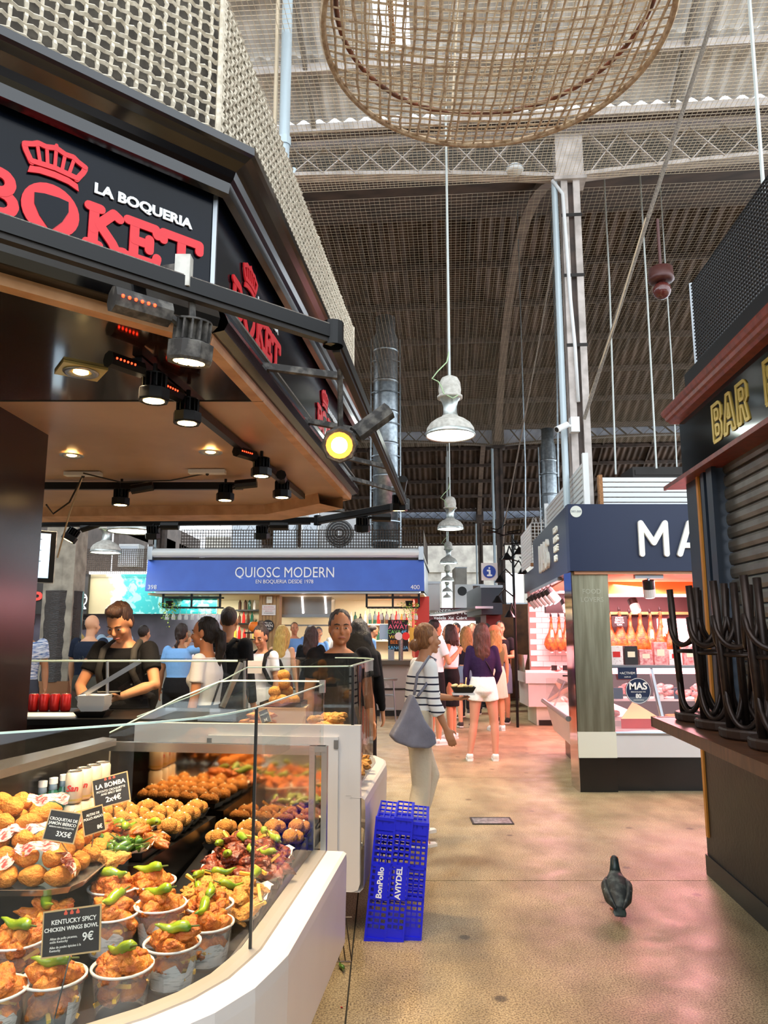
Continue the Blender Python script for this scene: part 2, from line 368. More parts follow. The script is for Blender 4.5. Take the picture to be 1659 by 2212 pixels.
for t0, lab, z in ((0, 'curved roof rib springing from the near column', 7.25), (13.4, 'curved roof rib springing from the second column', 7.1)):
    mb = MB(); pts = [G(-0.02, t0+13.4*k/18, z+2.35*(1-(k/9-1)**2)) for k in range(19)]
    for a, b_ in zip(pts[:-1], pts[1:]): mb.bar(a, b_, 0.2, 0.03); mb.bar(a+Vector((0, 0, 0.1)), b_+Vector((0, 0, 0.1)), 0.03, 0.2)
    mb.build('trim_2', 'rib_paint', kind='structure', label=lab)
# ---- bird netting under the roof
mb = MB(); net(mb, G(-5.6, -6.2, 7.3), BX.to_3d()*10.6, AX.to_3d()*6.15+Vector((0, 0, -0.06)), 200, 112, 0.0026, 0.12, 3, 7)
mb.build('bird_net', 'net_cord', label='fine tan bird netting stretched under the grey roof', cat='net', kind='stuff')
mb = MB(); net(mb, G(-9.5, 0.1, 7.2), BX.to_3d()*15.5, AX.to_3d()*13.2, 230, 200, 0.0015, 0.25, 3, 7)
mb.build('bird_net', 'net_cord', label='fine bird netting below the brown roof behind the lattice girder', cat='net', kind='stuff')
# ---- hanging round rope basket
mat('rope', '#dcc4a2', 0.95, col2='#b3967a', scale=30, bump=0.4, bscale=200); mat('rust', '#8a5136', 0.75, 0.2, col2='#5a3a2a', scale=18)
bc = P(1068, 72, Z=4.57); BR = 0.86
bk = thing('rope_lampshade', 'large round rope net lampshade on a rusty hoop overhead', 'lampshade', tuple(bc))
def ring(r, z, rr, n=56): return MB().tube([(r*math.cos(2*math.pi*k/n), r*math.sin(2*math.pi*k/n), z) for k in range(n)], rr, 6, closed=True)
ring(BR, 0, 0.013).build('hoop', 'rust', bk, local=True, smooth=True)
ring(BR*0.93, 0.16, 0.014).build('inner_hoop', 'rust', bk, local=True, smooth=True)
def disc_net(r, z, step, rad, sag, jit):
    mb = MB(); n = int(r/step)
    for ax in (0, 1):
        for i in range(-n, n+1):
            c = i*step+rnd.uniform(-jit, jit)
            if abs(c) >= r: continue
            h = math.sqrt(r*r-c*c); k = max(4, int(h/0.05)); pts = []
            for j in range(k+1):
                a = -h+2*h*j/k; rr = (a*a+c*c)/(r*r)
                q = [c+rnd.uniform(-jit, jit)*0.6, a]
                if ax: q = q[::-1]
                pts.append((q[0], q[1], z-sag*(1-rr)+rnd.uniform(-jit, jit)*0.3))
            mb.tube(pts, [rad*rnd.uniform(0.75, 1.35) for _ in pts], 4)
    return mb
disc_net(BR, 0.0, 0.058, 0.0062, 0.10, 0.010).build('rope_net', 'rope', bk, local=True)
disc_net(BR*0.93, 0.16, 0.045, 0.0032, 0.03, 0.014).build('upper_net', 'net_cord', bk, local=True)
ring(BR, -0.004, 0.017, 90).build('rope_binding', 'rope', bk, local=True)
mb = MB()
for k in range(3):
    a = R(100+k*120); mb.tube([(BR*math.cos(a), BR*math.sin(a), 0), (0.05*math.cos(a), 0.05*math.sin(a), 2.7)], 0.006, 5)
mb.build('hanger', 'net_cord', bk, local=True)
# ---- pendant lamps
def roofz(y):
    t = y-8.6
    if t < 0: return 8.12+0.5*(-t-0.35)
    return 7.9+2.9*(1-abs((t % 13.4)-6.7)/6.7)
mat('lamp_alu', '#d3d8d4', 0.32, 0.7, col2='#aab2ae', scale=9); mat('lamp_dust', '#d8d6cd', 0.8, col2='#bdbab0', scale=20)
mat('lamp_glow', '#ffffff', 0.3, emit=9.0, ecol='#f4fff6'); mat('cable_green', '#b7d3a4', 0.5); mat('rod_white', '#cfd6d3', 0.5, 0.2)
lp = thing('pendant_lamp', 'x', 'lamp', (0, 0, 0), group='industrial pendant lamps down the hall')
MB().lathe([(0.262, 0.012), (0.275, 0), (0.278, 0.02), (0.268, 0.05)], 36).build('rim', 'lamp_alu', lp, local=True, smooth=True)
MB().lathe([(0.268, 0.05), (0.262, 0.09), (0.225, 0.145), (0.165, 0.19), (0.105, 0.22), (0.09, 0.235)], 36).build('reflector', 'lamp_dust', lp, local=True, smooth=True)
MB().lathe([(0.0, 0.03), (0.14, 0.024), (0.26, 0.018)], 30).build('lens', 'lamp_glow', lp, local=True, smooth=True)
MB().lathe([(0.09, 0.235), (0.078, 0.27), (0.075, 0.34), (0.09, 0.40), (0.115, 0.435)], 28).build('neck', 'lamp_alu', lp, local=True, smooth=True)
MB().lathe([(0.115, 0.435), (0.142, 0.44), (0.142, 0.465), (0.12, 0.475)], 28).build('flange', 'lamp_dust', lp, local=True, smooth=True)
MB().lathe([(0.12, 0.475), (0.128, 0.54), (0.118, 0.62), (0.09, 0.675), (0.04, 0.70), (0.0, 0.702)], 28).build('housing', 'lamp_dust', lp, local=True, smooth=True)
MB().tube([(0.01, 0, 1.05), (-0.03, -0.02, 0.86), (-0.14, -0.04, 0.74), (-0.2, -0.04, 0.66), (-0.13, -0.05, 0.62), (-0.1, -0.08, 0.55), (-0.08, -0.12, 0.46), (0.02, -0.13, 0.40), (0.08, -0.12, 0.44)], 0.007, 6).build('cable', 'cable_green', lp, local=True, smooth=True)
spots = [(P(973, 943, Y=8.0), 'nearest pendant lamp in the aisle, on a long white rod'), (P(973, 1144, Y=15.3), 'second pendant lamp down the aisle, left of the column'),
         (P(969, 1218, Y=23), 'third pendant lamp down the aisle'), (P(967, 1256, Y=31.5), 'fourth pendant lamp down the aisle'), (P(966, 1279, Y=40), 'fifth small distant pendant lamp in the aisle'),
         (P(966, 1292, Y=47), 'sixth and most distant pendant lamp in the aisle'),
         (P(228, 1195, Y=13.5), 'pendant lamp hanging in front of the pale beach mural'), (P(284, 1150, Y=8.6), 'large pendant lamp just behind the stall canopy at left'),
         (P(632, 1125, Y=12), 'pendant lamp over the blue kiosk, behind the canopy rail')]
for i, (q, lab) in enumerate(spots):
    o = lp if i == 0 else copy_tree(lp)
    o.location = q; o['label'] = lab
    MB().tube([(q.x, q.y, q.z+0.70), (q.x, q.y, roofz(q.y))], 0.014, 8).build('rod', 'rod_white', o)
    if i != 7: lamp('pendant_light', 'SPOT', (q.x, q.y, q.z+0.005), 330 if i < 6 else 200, (0.93, 1, 0.95), (q.x, q.y, 0), 0.2, R(120), 0.9)
# ---- pipes, rods and ropes in the air
t = thing('standpipe', 'pale blue-grey pipe rising behind the beige mesh wall', 'pipe', tuple(P(612, 390, Y=6.2)))
a = P(612, 390, Y=6.2); MB().tube([a-Vector((0, 0, 2.3)), a, (a.x, a.y, 8.6)], 0.05, 12).build('pipe', 'pipe_blue', t, smooth=True)
MB().tube([a+Vector((0, 0, 0.35)), a+Vector((0, 0, 0.43))], 0.062, 12).build('coupling', 'pipe_blue', t)
MB().tube([a+Vector((0.0, 0, -0.1)), a+Vector((0.1, 0, 0.12))], 0.02, 8).build('bracket', 'pipe_blue', t)
MB().tube([a+Vector((-0.09, 0, 0)), (a.x-0.09, a.y, 8.6)], 0.02, 6).build('side_conduit', 'net_cord', t)
def rod(name, label, cat, pts, r, m):
    pts = [Vector(p) for p in pts]; return MB().tube(pts, r, 6).build(name, m, label=label, cat=cat)
rod('tie_pole', 'long slanting pole tied with rope running up from the near column', 'pole', [P(1262, 905, Y=8.42), P(1400, 470, Y=7.0), P(1556, -10, Y=5.9)], 0.022, 'burlap')
rod('guy_rope', 'thin rope stretched beside the slanting pole', 'rope', [P(1272, 860, Y=8.3), P(1330, 690, Y=7.6), P(1395, 470, Y=6.9)], 0.007, 'net_cord')
rod('guy_rope', 'long thin rope slanting left of the near column', 'rope', [P(1205, 500, Y=9.2), P(1160, 760, Y=11), P(1090, 1130, Y=14.5), P(1086, 1200, Y=15)], 0.012, 'burlap')
rod('hanging_rod', 'white hanging rod in the top right corner', 'rod', [P(1618, -10, Y=5.5)+Vector((0, 0, 1.2)), P(1618, -10, Y=5.5), P(1650, 420, Y=5.5)], 0.017, 'rod_white')
rod('hanging_rod', 'white hanging rod right of the near column, behind the slanting pole', 'rod', [Vector((P(1316, 600, Y=10).x, 10, roofz(10))), P(1316, 600, Y=10), P(1330, 1025, Y=10)], 0.013, 'rod_white')
rod('hanging_rod', 'pale hanging rod left of the dome camera', 'rod', [Vector((P(1398, 640, Y=9.5).x, 9.5, roofz(9.5))), P(1398, 640, Y=9.5), P(1418, 1012, Y=9.5)], 0.013, 'rod_white')
rod('hanging_rod', 'pale hanging rod beside the bar cornice', 'rod', [Vector((P(1452, 800, Y=10).x, 10, roofz(10))), P(1452, 800, Y=10), P(1462, 1010, Y=10)], 0.01, 'rod_white')
rod('hanging_rod', 'thin grey hanging rod just left of the near column', 'rod', [Vector((P(1203, 800, Y=14).x, 14, roofz(14))), P(1203, 800, Y=14), P(1206, 1030, Y=14)], 0.018, 'galv')
rod('hanging_rod', 'thin grey rod hanging above the white slatted fence', 'rod', [Vector((P(1135, 1010, Y=14).x, 14, roofz(14))), P(1135, 1010, Y=14), P(1135, 1150, Y=14)], 0.012, 'galv')
def duct(label, q, r, z0, z1, rings):
    t = thing('ventilation_duct', label, 'duct', (q.x, q.y, z0))
    MB().lathe([(r, z0), (r, z1), (r*0.8, z1+0.15), (r*0.8, z1+0.5)], 24, Matrix.Translation((q.x, q.y, 0)), cap=True).build('pipe', 'galv', t, smooth=True)
    for k in range(rings):
        z = z0+(z1-z0)*(k+0.6)/rings
        MB().lathe([(r+0.004, z-0.03), (r+0.014, z-0.01), (r+0.014, z+0.01), (r+0.004, z+0.03)], 24, Matrix.Translation((q.x, q.y, 0))).build('seam', 'galv', t, smooth=True)
    for k in range(rings):
        z = z0+(z1-z0)*(k+0.2)/rings
        MB().lathe([(r+0.06, z-0.012), (r+0.06, z+0.012)], 16, Matrix.Translation((q.x, q.y, 0))).build('bracket', 'galv', t)
    for sx in (-1, 1): MB().box(q.x+sx*(r+0.05)-0.015, q.x+sx*(r+0.05)+0.015, q.y-0.02, q.y+0.02, z0, z1).build('rail', 'galv', t)
    return t
duct('tall galvanised ventilation duct rising behind the stall canopy', P(833, 900, Y=15.6), 0.27, 3.05, 8.0, 7)
duct('short blue-grey ventilation duct above the white slatted fence', P(1186, 1040, Y=19), 0.2, 0.0, 6.4, 7)
# dome camera, detector and bullet camera
mat('dome_red', '#4f2824', 0.35, 0.1); mat('dome_glass', '#5a2723', 0.08, spec=0.8)
q = P(1428, 600, Y=6.6); t = thing('dome_camera', 'reddish brown dome security camera hanging from the netting', 'camera', tuple(q))
MB().lathe([(0, 0.09), (0.11, 0.09), (0.115, 0.0), (0.12, -0.03), (0.09, -0.05), (0, -0.05)], 24).build('housing', 'dome_red', t, local=True, smooth=True)
MB().tube([(0, 0, -0.04), (0, 0, -0.1)], 0.04, 12).build('neck', 'dome_red', t, local=True)
MB().ball((0, 0, -0.13), (0.085, 0.085, 0.085), 20, 12).build('dome', 'dome_glass', t, local=True, smooth=True)
MB().tube([(0, 0, 0.08), (0, 0, 0.6)], 0.015, 8).build('stem', 'dome_red', t, local=True)
q = P(1112, 368, Y=8.45); t = thing('smoke_detector', 'round white disc detector under the lattice girder', 'detector', tuple(q))
MB().lathe([(0, 0.07), (0.06, 0.07), (0.105, 0.03), (0.11, 0.0), (0.09, -0.03), (0, -0.045)], 24).build('body', 'white_paint', t, local=True, smooth=True)
MB().lathe([(0.111, 0.004), (0.114, 0.012), (0.111, 0.02)], 24).build('seam', 'galv', t, local=True)
q = P(1241, 918, Y=8.4); t = thing('bullet_camera', 'small white bullet camera mounted on the near column', 'camera', tuple(q))
MB().box(-0.05, 0.05, -0.04, 0.06, -0.09, 0.09).build('junction_box', 'white_paint', t, local=True)
MB().tube([(-0.05, -0.03, -0.02), (-0.13, -0.06, -0.03)], 0.018, 8).build('arm', 'white_paint', t, local=True)
MB().tube([(-0.1, -0.05, -0.01), (-0.24, -0.12, -0.09)], 0.038, 12).build('barrel', 'white_paint', t, local=True, smooth=False)
MB().tube([(-0.235, -0.118, -0.087), (-0.243, -0.122, -0.092)], 0.03, 12).build('lens', 'dark_iron', t, local=True)
# ---- far end of the hall
mat('wall_dark', '#5a4f48', 0.8, col2='#453c37', scale=1.5)
wlf = thing('wall_left', 'dark side wall of the hall behind the left stalls', None, (-15, 20, 0), kind='structure')
MB().box(-15.3, -15, -8, 60, 0, 4.2).build('lower_wall', 'wall_dark', wlf)
for k in range(11): MB().box(-15.3, -15, -8+6.2*k, -2.8+6.2*k, 4.2, 8).build('pier', 'wall_dark', wlf)
MB().box(-15.3, -15, -8, 60, 7.2, 9).build('upper_wall', 'wall_dark', wlf)
MB().box(-15, 17, -8.3, -8, 0, 3.6).build('wall_rear_blocker', 'wall_dark', kind='structure', label='plain dark wall added unseen behind the viewer to cut light')  # unseen wall added to cut incoming light and sky reflections
mat('stone_wall', '#b9b4a9', 0.85, col2='#97928a', scale=1.5); mat('white_wall', '#d9dad8', 0.8)
MB().box(-30, -15, 30, 30.3, 0, 9).build('wall_side', 'wall_dark', kind='structure', label='dark wall closing the far left corner of the hall')
ew = thing('wall_back', 'pale stone end wall of the hall with tall openings', None, (4, 58, 0), kind='structure')
for x0, x1 in ((-14, -6), (-4.5, 1.5), (3.2, 4.5), (6.5, 9), (11, 18)): MB().box(x0, x1, 58, 58.6, 0, 9).build('pier', 'stone_wall', ew)
MB().box(-14, 18, 57.8, 58.5, 6.2, 9).build('lintel', 'stone_wall', ew)
# ================================================================ LEFT STALL: canopy
mat('black_gloss', '#0a0a0c', 0.16, spec=0.5, coat=0.3); mat('sign_glass', '#05080f', 0.16, spec=0.16, col2='#0a101a', scale=3)
mat('sign_red', '#de1c27', 0.45); mat('sign_white', '#eef2f3', 0.5); mat('soffit', '#bfa087', 0.4, col2='#ab8b71', scale=2, spec=0.5)
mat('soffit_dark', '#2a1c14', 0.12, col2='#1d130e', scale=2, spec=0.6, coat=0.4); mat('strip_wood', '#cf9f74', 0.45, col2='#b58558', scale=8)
mat('alu', '#9da2a6', 0.3, 0.85); mat('black_metal', '#141414', 0.38, 0.5); mat('dusty_black', '#3a3836', 0.7, 0.2, col2='#7b7770', scale=25, lo=0.45, hi=0.75)
mat('brown_gloss', '#241412', 0.22, col2='#180c0b', scale=4, spec=0.6); mat('mesh_cord', '#e2d8c4', 0.95, col2='#c2b7a2', scale=50)
A1, A2 = R(41), R(83.5)
D1 = Vector((math.cos(A1), math.sin(A1))); D2 = Vector((math.cos(A2), math.sin(A2)))
SC = Vector((-0.64, 2.6)); SA = SC-D1*2.7; S2 = SC+D2*3.3; S3 = Vector((-0.85, 6.5)); S4 = Vector((-4.2, 6.7))
FAS = [tuple(SA), tuple(SC), tuple(S2), tuple(S3), tuple(S4)]
cn = thing('stall_canopy', 'black octagonal stall canopy with red crowned lettering', 'canopy', (SC.x, SC.y, 2.65))
MB().sweep(FAS, [(0, 3.25), (0.03, 3.225), (0.055, 3.235), (0.062, 3.275), (0.075, 3.29), (0.085, 3.315), (0.125, 3.335), (0.15, 3.35), (0.165, 3.355), (0.165, 3.385), (0.0, 3.40)]).build('cornice', 'black_gloss', cn)
for a, b_ in zip(FAS[:-1], FAS[1:]):
    MB().sweep([a, b_], [(0, 2.83), (0, 3.25)]).build('sign_panel', 'sign_glass', cn)
    MB().sweep([a, b_], [(-0.05, 2.652), (0.0, 2.652), (0.005, 2.675), (0.005, 2.69)]).build('edge_strip', 'strip_wood', cn)
    MB().sweep([a, b_], [(0.0, 2.69), (0.05, 2.70), (0.065, 2.73), (0.05, 2.765), (0.02, 2.79), (0.03, 2.81), (0.03, 2.835), (0, 2.835)]).build('lower_trim', 'black_gloss', cn)
    MB().sweep([a, b_], [(0.03, 2.835), (0.032, 2.842), (0.0, 2.845)]).build('dusty_ledge', 'burlap', cn)
pc = Vector((SC.x, SC.y, 0))
MB().box(pc.x-0.008, pc.x+0.008, pc.y-0.012, pc.y+0.004, 2.84, 3.24).build('corner_bead', 'alu', cn)
# soffit: dark polished panels near, beige farther in
def poly(pts, z, name, m, parent, th=0.02):
    return MB().prism([tuple(p)[:2] for p in pts], z, z+th).build(name, m, parent)
def lerp(a, b, f): return (a[0]+(b[0]-a[0])*f, a[1]+(b[1]-a[1])*f)
pA = lerp(SC, S2, (3.31-2.6)/(S2.y-2.6)); pB = (-4.2, 3.31); pC = lerp(SA, pB, 0.0)
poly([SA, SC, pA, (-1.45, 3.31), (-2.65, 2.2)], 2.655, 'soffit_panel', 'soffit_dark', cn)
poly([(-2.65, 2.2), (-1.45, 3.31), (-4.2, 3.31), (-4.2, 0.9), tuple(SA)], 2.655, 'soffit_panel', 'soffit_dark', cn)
poly([pA, S2, S3, S4, (-4.2, 3.31)], 2.66, 'soffit_panel', 'soffit', cn)
MB().bar((-4.2, 3.3, 2.655), (pA[0], 3.3, 2.655), 0.006, 0.006).build('soffit_joint', 'dark_iron', cn)
MB().sweep([lerp(S2, S3, -0.02), tuple(S3), tuple(S4)], [(-0.35, 2.66), (-0.33, 2.58), (-0.1, 2.565), (-0.1, 2.66)]).build('inner_cove', 'strip_wood', cn)
MB().prism([tuple(p) for p in (SA, SC, S2, S3, S4, (-4.2, 0.9))], 3.3, 3.36).build('roof_deck', 'dark_iron', cn)
def logo(M, parent, crownsc=1.0):
    """red slab letters with a crown on the O, white line above; x runs to the right end at 0"""
    r = 0.0165; z0, z1 = 2.88, 3.012
    def L(lines, rr=r):
        mb = MB(); strokes(mb, lines, rr, M, 0.006); mb.build('letter', 'sign_red', parent)
    L([[(-0.135, z0), (-0.135, z1)], [(-0.16, z0), (-0.11, z0)], [(-0.205, 2.985), (-0.205, z1), (-0.065, z1), (-0.065, 2.985)]])
    L([[(-0.31, z0), (-0.31, z1)], [(-0.335, z0), (-0.23, z0), (-0.225, 2.905)], [(-0.335, z1), (-0.235, z1), (-0.228, 2.99)], [(-0.31, 2.946), (-0.255, 2.946)], [(-0.255, 2.925), (-0.255, 2.965)]])
    L([[(-0.45, z0), (-0.45, z1)], [(-0.468, z0), (-0.43, z0)], [(-0.468, z1), (-0.43, z1)], [(-0.45, 2.935), (-0.385, z1), (-0.365, 3.0)], [(-0.43, 2.955), (-0.385, 2.905), (-0.37, z0), (-0.345, 2.885)]])
    L([[(-0.79, z0), (-0.79, z1)], [(-0.81, z0), (-0.74, z0)]+arc(-0.735, 2.913, 0.038, 0.033, -90, 90, 6)+[(-0.79, 2.946)], [(-0.81, z1), (-0.745, z1)]+arc(-0.742, 2.98, 0.032, 0.032, 90, -90, 6)])
    mb = MB(); o = [(-0.587+0.09*math.cos(2*math.pi*k/28), 2.947+0.09*math.sin(2*math.pi*k/28)) for k in range(28)]
    mb.prism(o, 0, 0.005, M); mb.build('letter', 'sign_red', parent)
    sh = [(-0.64, 2.987), (-0.61, 2.995), (-0.565, 2.998), (-0.535, 2.995), (-0.533, 2.96), (-0.55, 2.92), (-0.585, 2.875), (-0.62, 2.915), (-0.638, 2.95)]
    MB().prism(sh, 0, 0.007, M).build('shield', 'sign_glass', parent)
    cr = thing_part = MB()
    cr.prism([(-0.665, 3.048), (-0.63, 3.058), (-0.585, 3.061), (-0.54, 3.058), (-0.505, 3.046), (-0.51, 3.07), (-0.54, 3.08), (-0.585, 3.083), (-0.63, 3.08), (-0.66, 3.072)], 0, 0.006, M)
    strokes(cr, [[(-0.655, 3.085), (-0.675, 3.12), (-0.68, 3.135)], [(-0.515, 3.085), (-0.495, 3.12), (-0.49, 3.135)], [(-0.68, 3.14), (-0.655, 3.15), (-0.64, 3.16), (-0.615, 3.158), (-0.585, 3.168), (-0.555, 3.158), (-0.53, 3.16), (-0.515, 3.15), (-0.49, 3.14)],
                 [(-0.655, 3.09), (-0.585, 3.096), (-0.515, 3.09)]], 0.009, M, 0.006, 4)
    strokes(cr, [[(-0.63, 3.095), (-0.642, 3.15)], [(-0.607, 3.095), (-0.613, 3.15)], [(-0.585, 3.095), (-0.585, 3.16)], [(-0.563, 3.095), (-0.557, 3.15)], [(-0.54, 3.095), (-0.528, 3.15)], [(-0.585, 3.168), (-0.585, 3.178)]], 0.0055, M, 0.006, 4)
    cr.build('crown', 'sign_red', parent)
    text('small_lettering', 'LA BOQUERIA', 0.05, 'sign_white', M @ Matrix.Translation((-0.277, 3.083, 0.001)), parent, 0.002, bold=0.0022, sx=1.12)
logo(frame((SC.x+D1.y*0.004, SC.y-D1.x*0.004, 0), A1), cn)
q = SC+D2*1.02; logo(frame((q.x+D2.y*0.004, q.y-D2.x*0.004, 0), A2), cn)
q = SC+D2*2.72; logo(frame((q.x+D2.y*0.004, q.y-D2.x*0.004, 0), A2), cn)
# ---- beige rope mesh above the cornice
mat('mesh_back', '#6f685d', 0.95, col2='#57514a', scale=20)
sm = thing('mesh_screen', 'beige knotted rope mesh wall above the stall cornice', 'mesh screen', (SC.x, SC.y, 3.4))
def meshwall(a, b_, z0, z1, cell, name, off):
    a = Vector(a); b_ = Vector(b_); d = (b_-a); L = d.length; d.normalize(); nn = Vector((d.y, -d.x)); mb = MB(); n = int(L/cell); nz = int((z1-z0)/cell)
    def pt(s, z, o): q = a+d*s+nn*o; return (q.x, q.y, z)
    for i in range(n+1):
        s = i*L/n
        mb.tube([pt(s+rnd.uniform(-.003, .003), z0+(z1-z0)*k/(2*nz), off+(0.006 if k % 2 else -0.004)) for k in range(2*nz+1)], [rnd.uniform(0.006, 0.009) for _ in range(2*nz+1)], 4)
    for j in range(nz+1):
        z = z0+(z1-z0)*j/nz; m_ = n*2
        mb.tube([pt(L*k/m_, z+rnd.uniform(-.003, .003), off+(0.006 if (k+j) % 2 else -0.004)) for k in range(m_+1)], [rnd.uniform(0.007, 0.011) for _ in range(m_+1)], 4)
    return mb.build(name, 'mesh_cord', sm)
def inset(p, o): return p
W1a = SC-D1*1.75; 
meshwall(tuple(W1a+Vector((-0.02, 0.03))), tuple(SC+Vector((-0.02, 0.03))), 3.38, 4.16, 0.047, 'rope_mesh', 0.02)
meshwall(tuple(SC+Vector((-0.02, 0.03))), tuple(S2+Vector((-0.02, 0.0))), 3.38, 4.12, 0.045, 'rope_mesh', 0.02)
MB().sweep([tuple(W1a), tuple(SC), tuple(S2), tuple(S3)], [(-0.06, 3.38), (-0.06, 4.16)]).build('backing', 'mesh_back', sm)
MB().tube([(SC.x-0.005, SC.y, 3.38), (SC.x-0.005, SC.y, 4.16)], 0.012, 6).build('corner_cord', 'mesh_cord', sm)
MB().tube([(S2.x, S2.y, 3.38), (S2.x, S2.y, 4.12)], 0.02, 6).build('corner_cord', 'mesh_cord', sm)
# ---- lighting rail carried in front of the canopy
RC = Vector((-0.195, 2.7, 2.73)); RE = Vector((0.19, 6.55, 2.73)); RF = Vector((-0.68, 7.5, 2.73)); RG = Vector((-4.4, 7.75, 2.73)); RA = RC-Vector((D1.x, D1.y, 0))*2.6
lr = thing('lighting_rail', 'dusty black lighting rail running round the stall canopy', 'rail', tuple(RC))
for a, b_ in ((RA, RC), (RC, RE), (RE, RF), (RF, RG)):
    MB().bar(a, b_, 0.045, 0.05).build('rail', 'black_metal', lr)
    MB().bar(a+Vector((0, 0, 0.027)), b_+Vector((0, 0, 0.027)), 0.04, 0.005).build('dust', 'burlap', lr)
    MB().bar(a+(b_-a)*0.02-Vector((0, 0, 0.034)), b_-Vector((0, 0, 0.034)), 0.03, 0.02).build('track', 'dark_iron', lr)
for q in (RC, RE, RF): MB().lathe([(0.04, -0.05), (0.04, 0.045), (0.03, 0.05), (0, 0.05)], 12, Matrix.Translation(q)).build('elbow', 'black_metal', lr)
for f in (0.16, 0.42, 0.66, 0.9):
    q = RC+(RE-RC)*f; p0 = SC+D2*(3.3*f+0.05); MB().bar((p0.x, p0.y, 2.78), tuple(q+Vector((0, 0, 0.04))), 0.03, 0.03).build('bracket', 'dusty_black', lr)
for f in (0.62,):
    q = RC-Vector((D1.x, D1.y, 0))*f; p0 = SC-D1*(f-0.3); MB().bar((p0.x, p0.y, 2.80), tuple(q+Vector((0, 0, 0.05))), 0.04, 0.04).build('bracket', 'dusty_black', lr); MB().box(q.x-0.025, q.x+0.025, q.y-0.02, q.y+0.02, 2.72, 2.83).build('clamp', 'lamp_dust', lr)
for x in (-1.6, -2.6, -3.4): MB().bar((x, 6.65, 2.75), (x+0.15, 7.6, 2.78), 0.03, 0.03).build('bracket', 'dusty_black', lr)
MB().bar((-0.8, 6.55, 2.75), (-0.4, 7.2, 2.78), 0.03, 0.03).build('bracket', 'dusty_black', lr)
# ---- spotlights
mat('bulb_warm', '#fff3d6', 0.3, emit=16.0, ecol='#ffcf80'); mat('led_red', '#ff3a1c', 0.3, emit=6.0, ecol='#ff2a12'); mat('bulb_core', '#ffffff', 0.3, emit=40.0, ecol='#ffe0a0'); mat('bulb_halo', '#ffb050', 0.3, emit=1.2, ecol='#ff8a2a')
def spotlight(name, label, loc, aim, s=1.0, dusty=False, box=(1, 0, 0), leds=False, group='track spotlights of the stall canopy', hot=False):
    """finned octagonal head whose lens looks along aim; driver box beside it"""
    aim = Vector(aim).normalized(); M = aim.to_track_quat('-Z', 'Y').to_matrix().to_4x4(); M.translation = Vector(loc)
    t = thing(name, label, 'spotlight', tuple(loc), group=group); c = 'dusty_black' if dusty else 'black_metal'
    mb = MB(); mb.lathe([(0.05*s, 0.004), (0.072*s, 0), (0.078*s, 0.01*s), (0.078*s, 0.062*s), (0.06*s, 0.07*s), (0, 0.07*s)], 8, M); mb.build('housing', c, t)
    mb = MB()
    for k in range(14):
        a = 2*math.pi*k/14; mb.box(-0.0035*s, 0.0035*s, 0.03*s, 0.062*s, 0.07*s, 0.135*s, M @ Matrix.Rotation(a, 4, 'Z'))
    mb.lathe([(0.034*s, 0.07*s), (0.034*s, 0.135*s), (0.062*s, 0.136*s), (0.062*s, 0.142*s), (0, 0.142*s)], 14, M); mb.build('heat_sink', c, t)
    mb = MB(); mb.lathe([(0.0, 0.012*s), (0.03*s, 0.008*s), ((0.036 if hot else 0.052)*s, 0.003*s)], 16, M); mb.build('lens', 'bulb_core' if hot else 'bulb_warm', t, smooth=True)
    if hot: MB().lathe([(0.034*s, 0.002), (0.056*s, -0.003)], 16, M).build('reflector', 'bulb_halo', t, smooth=True)  # glowing orange ring imitates the glare around the hot lens
    MB().tube([Vector(loc)-aim*0.12*s, (loc[0], loc[1], 2.7 if s > 0.9 else 2.64)], 0.012*s, 6).build('stem', c, t)
    bx = Vector(box).normalized(); up = Vector((0, 0, 1)); p = Vector(loc)-aim*0.10*s; q0 = p+bx*0.085*s; q1 = p+bx*0.27*s
    q0.z = max(p.z, loc[2])+0.04*s; q1.z = q0.z+bx.z*0.185*s
    mb = MB(); mb.tube([q0, q1], 0.042*s, 8); b_ = mb.build('driver_box', c, t)
    MB().tube([p, q0], 0.014*s, 6).build('arm', c, t)
    if leds:
        sd = bx.cross(up).normalized()
        if sd.y > 0: sd = -sd
        for k in range(6):
            q = q0+(q1-q0)*(0.35+0.11*k)+sd*0.0405*s; MB().ball(tuple(q), 0.0055*s, 8, 6).build('led', 'led_red', b_)
    return t
def down(u, v, Y, tilt=(0, 0, -1)): q = P(u, v, Y=Y); return q
d1v = Vector((D1.x, D1.y, 0)); d2v = Vector((D2.x, D2.y, 0))
FOODT = Vector((-0.75, 2.5, 0.9))
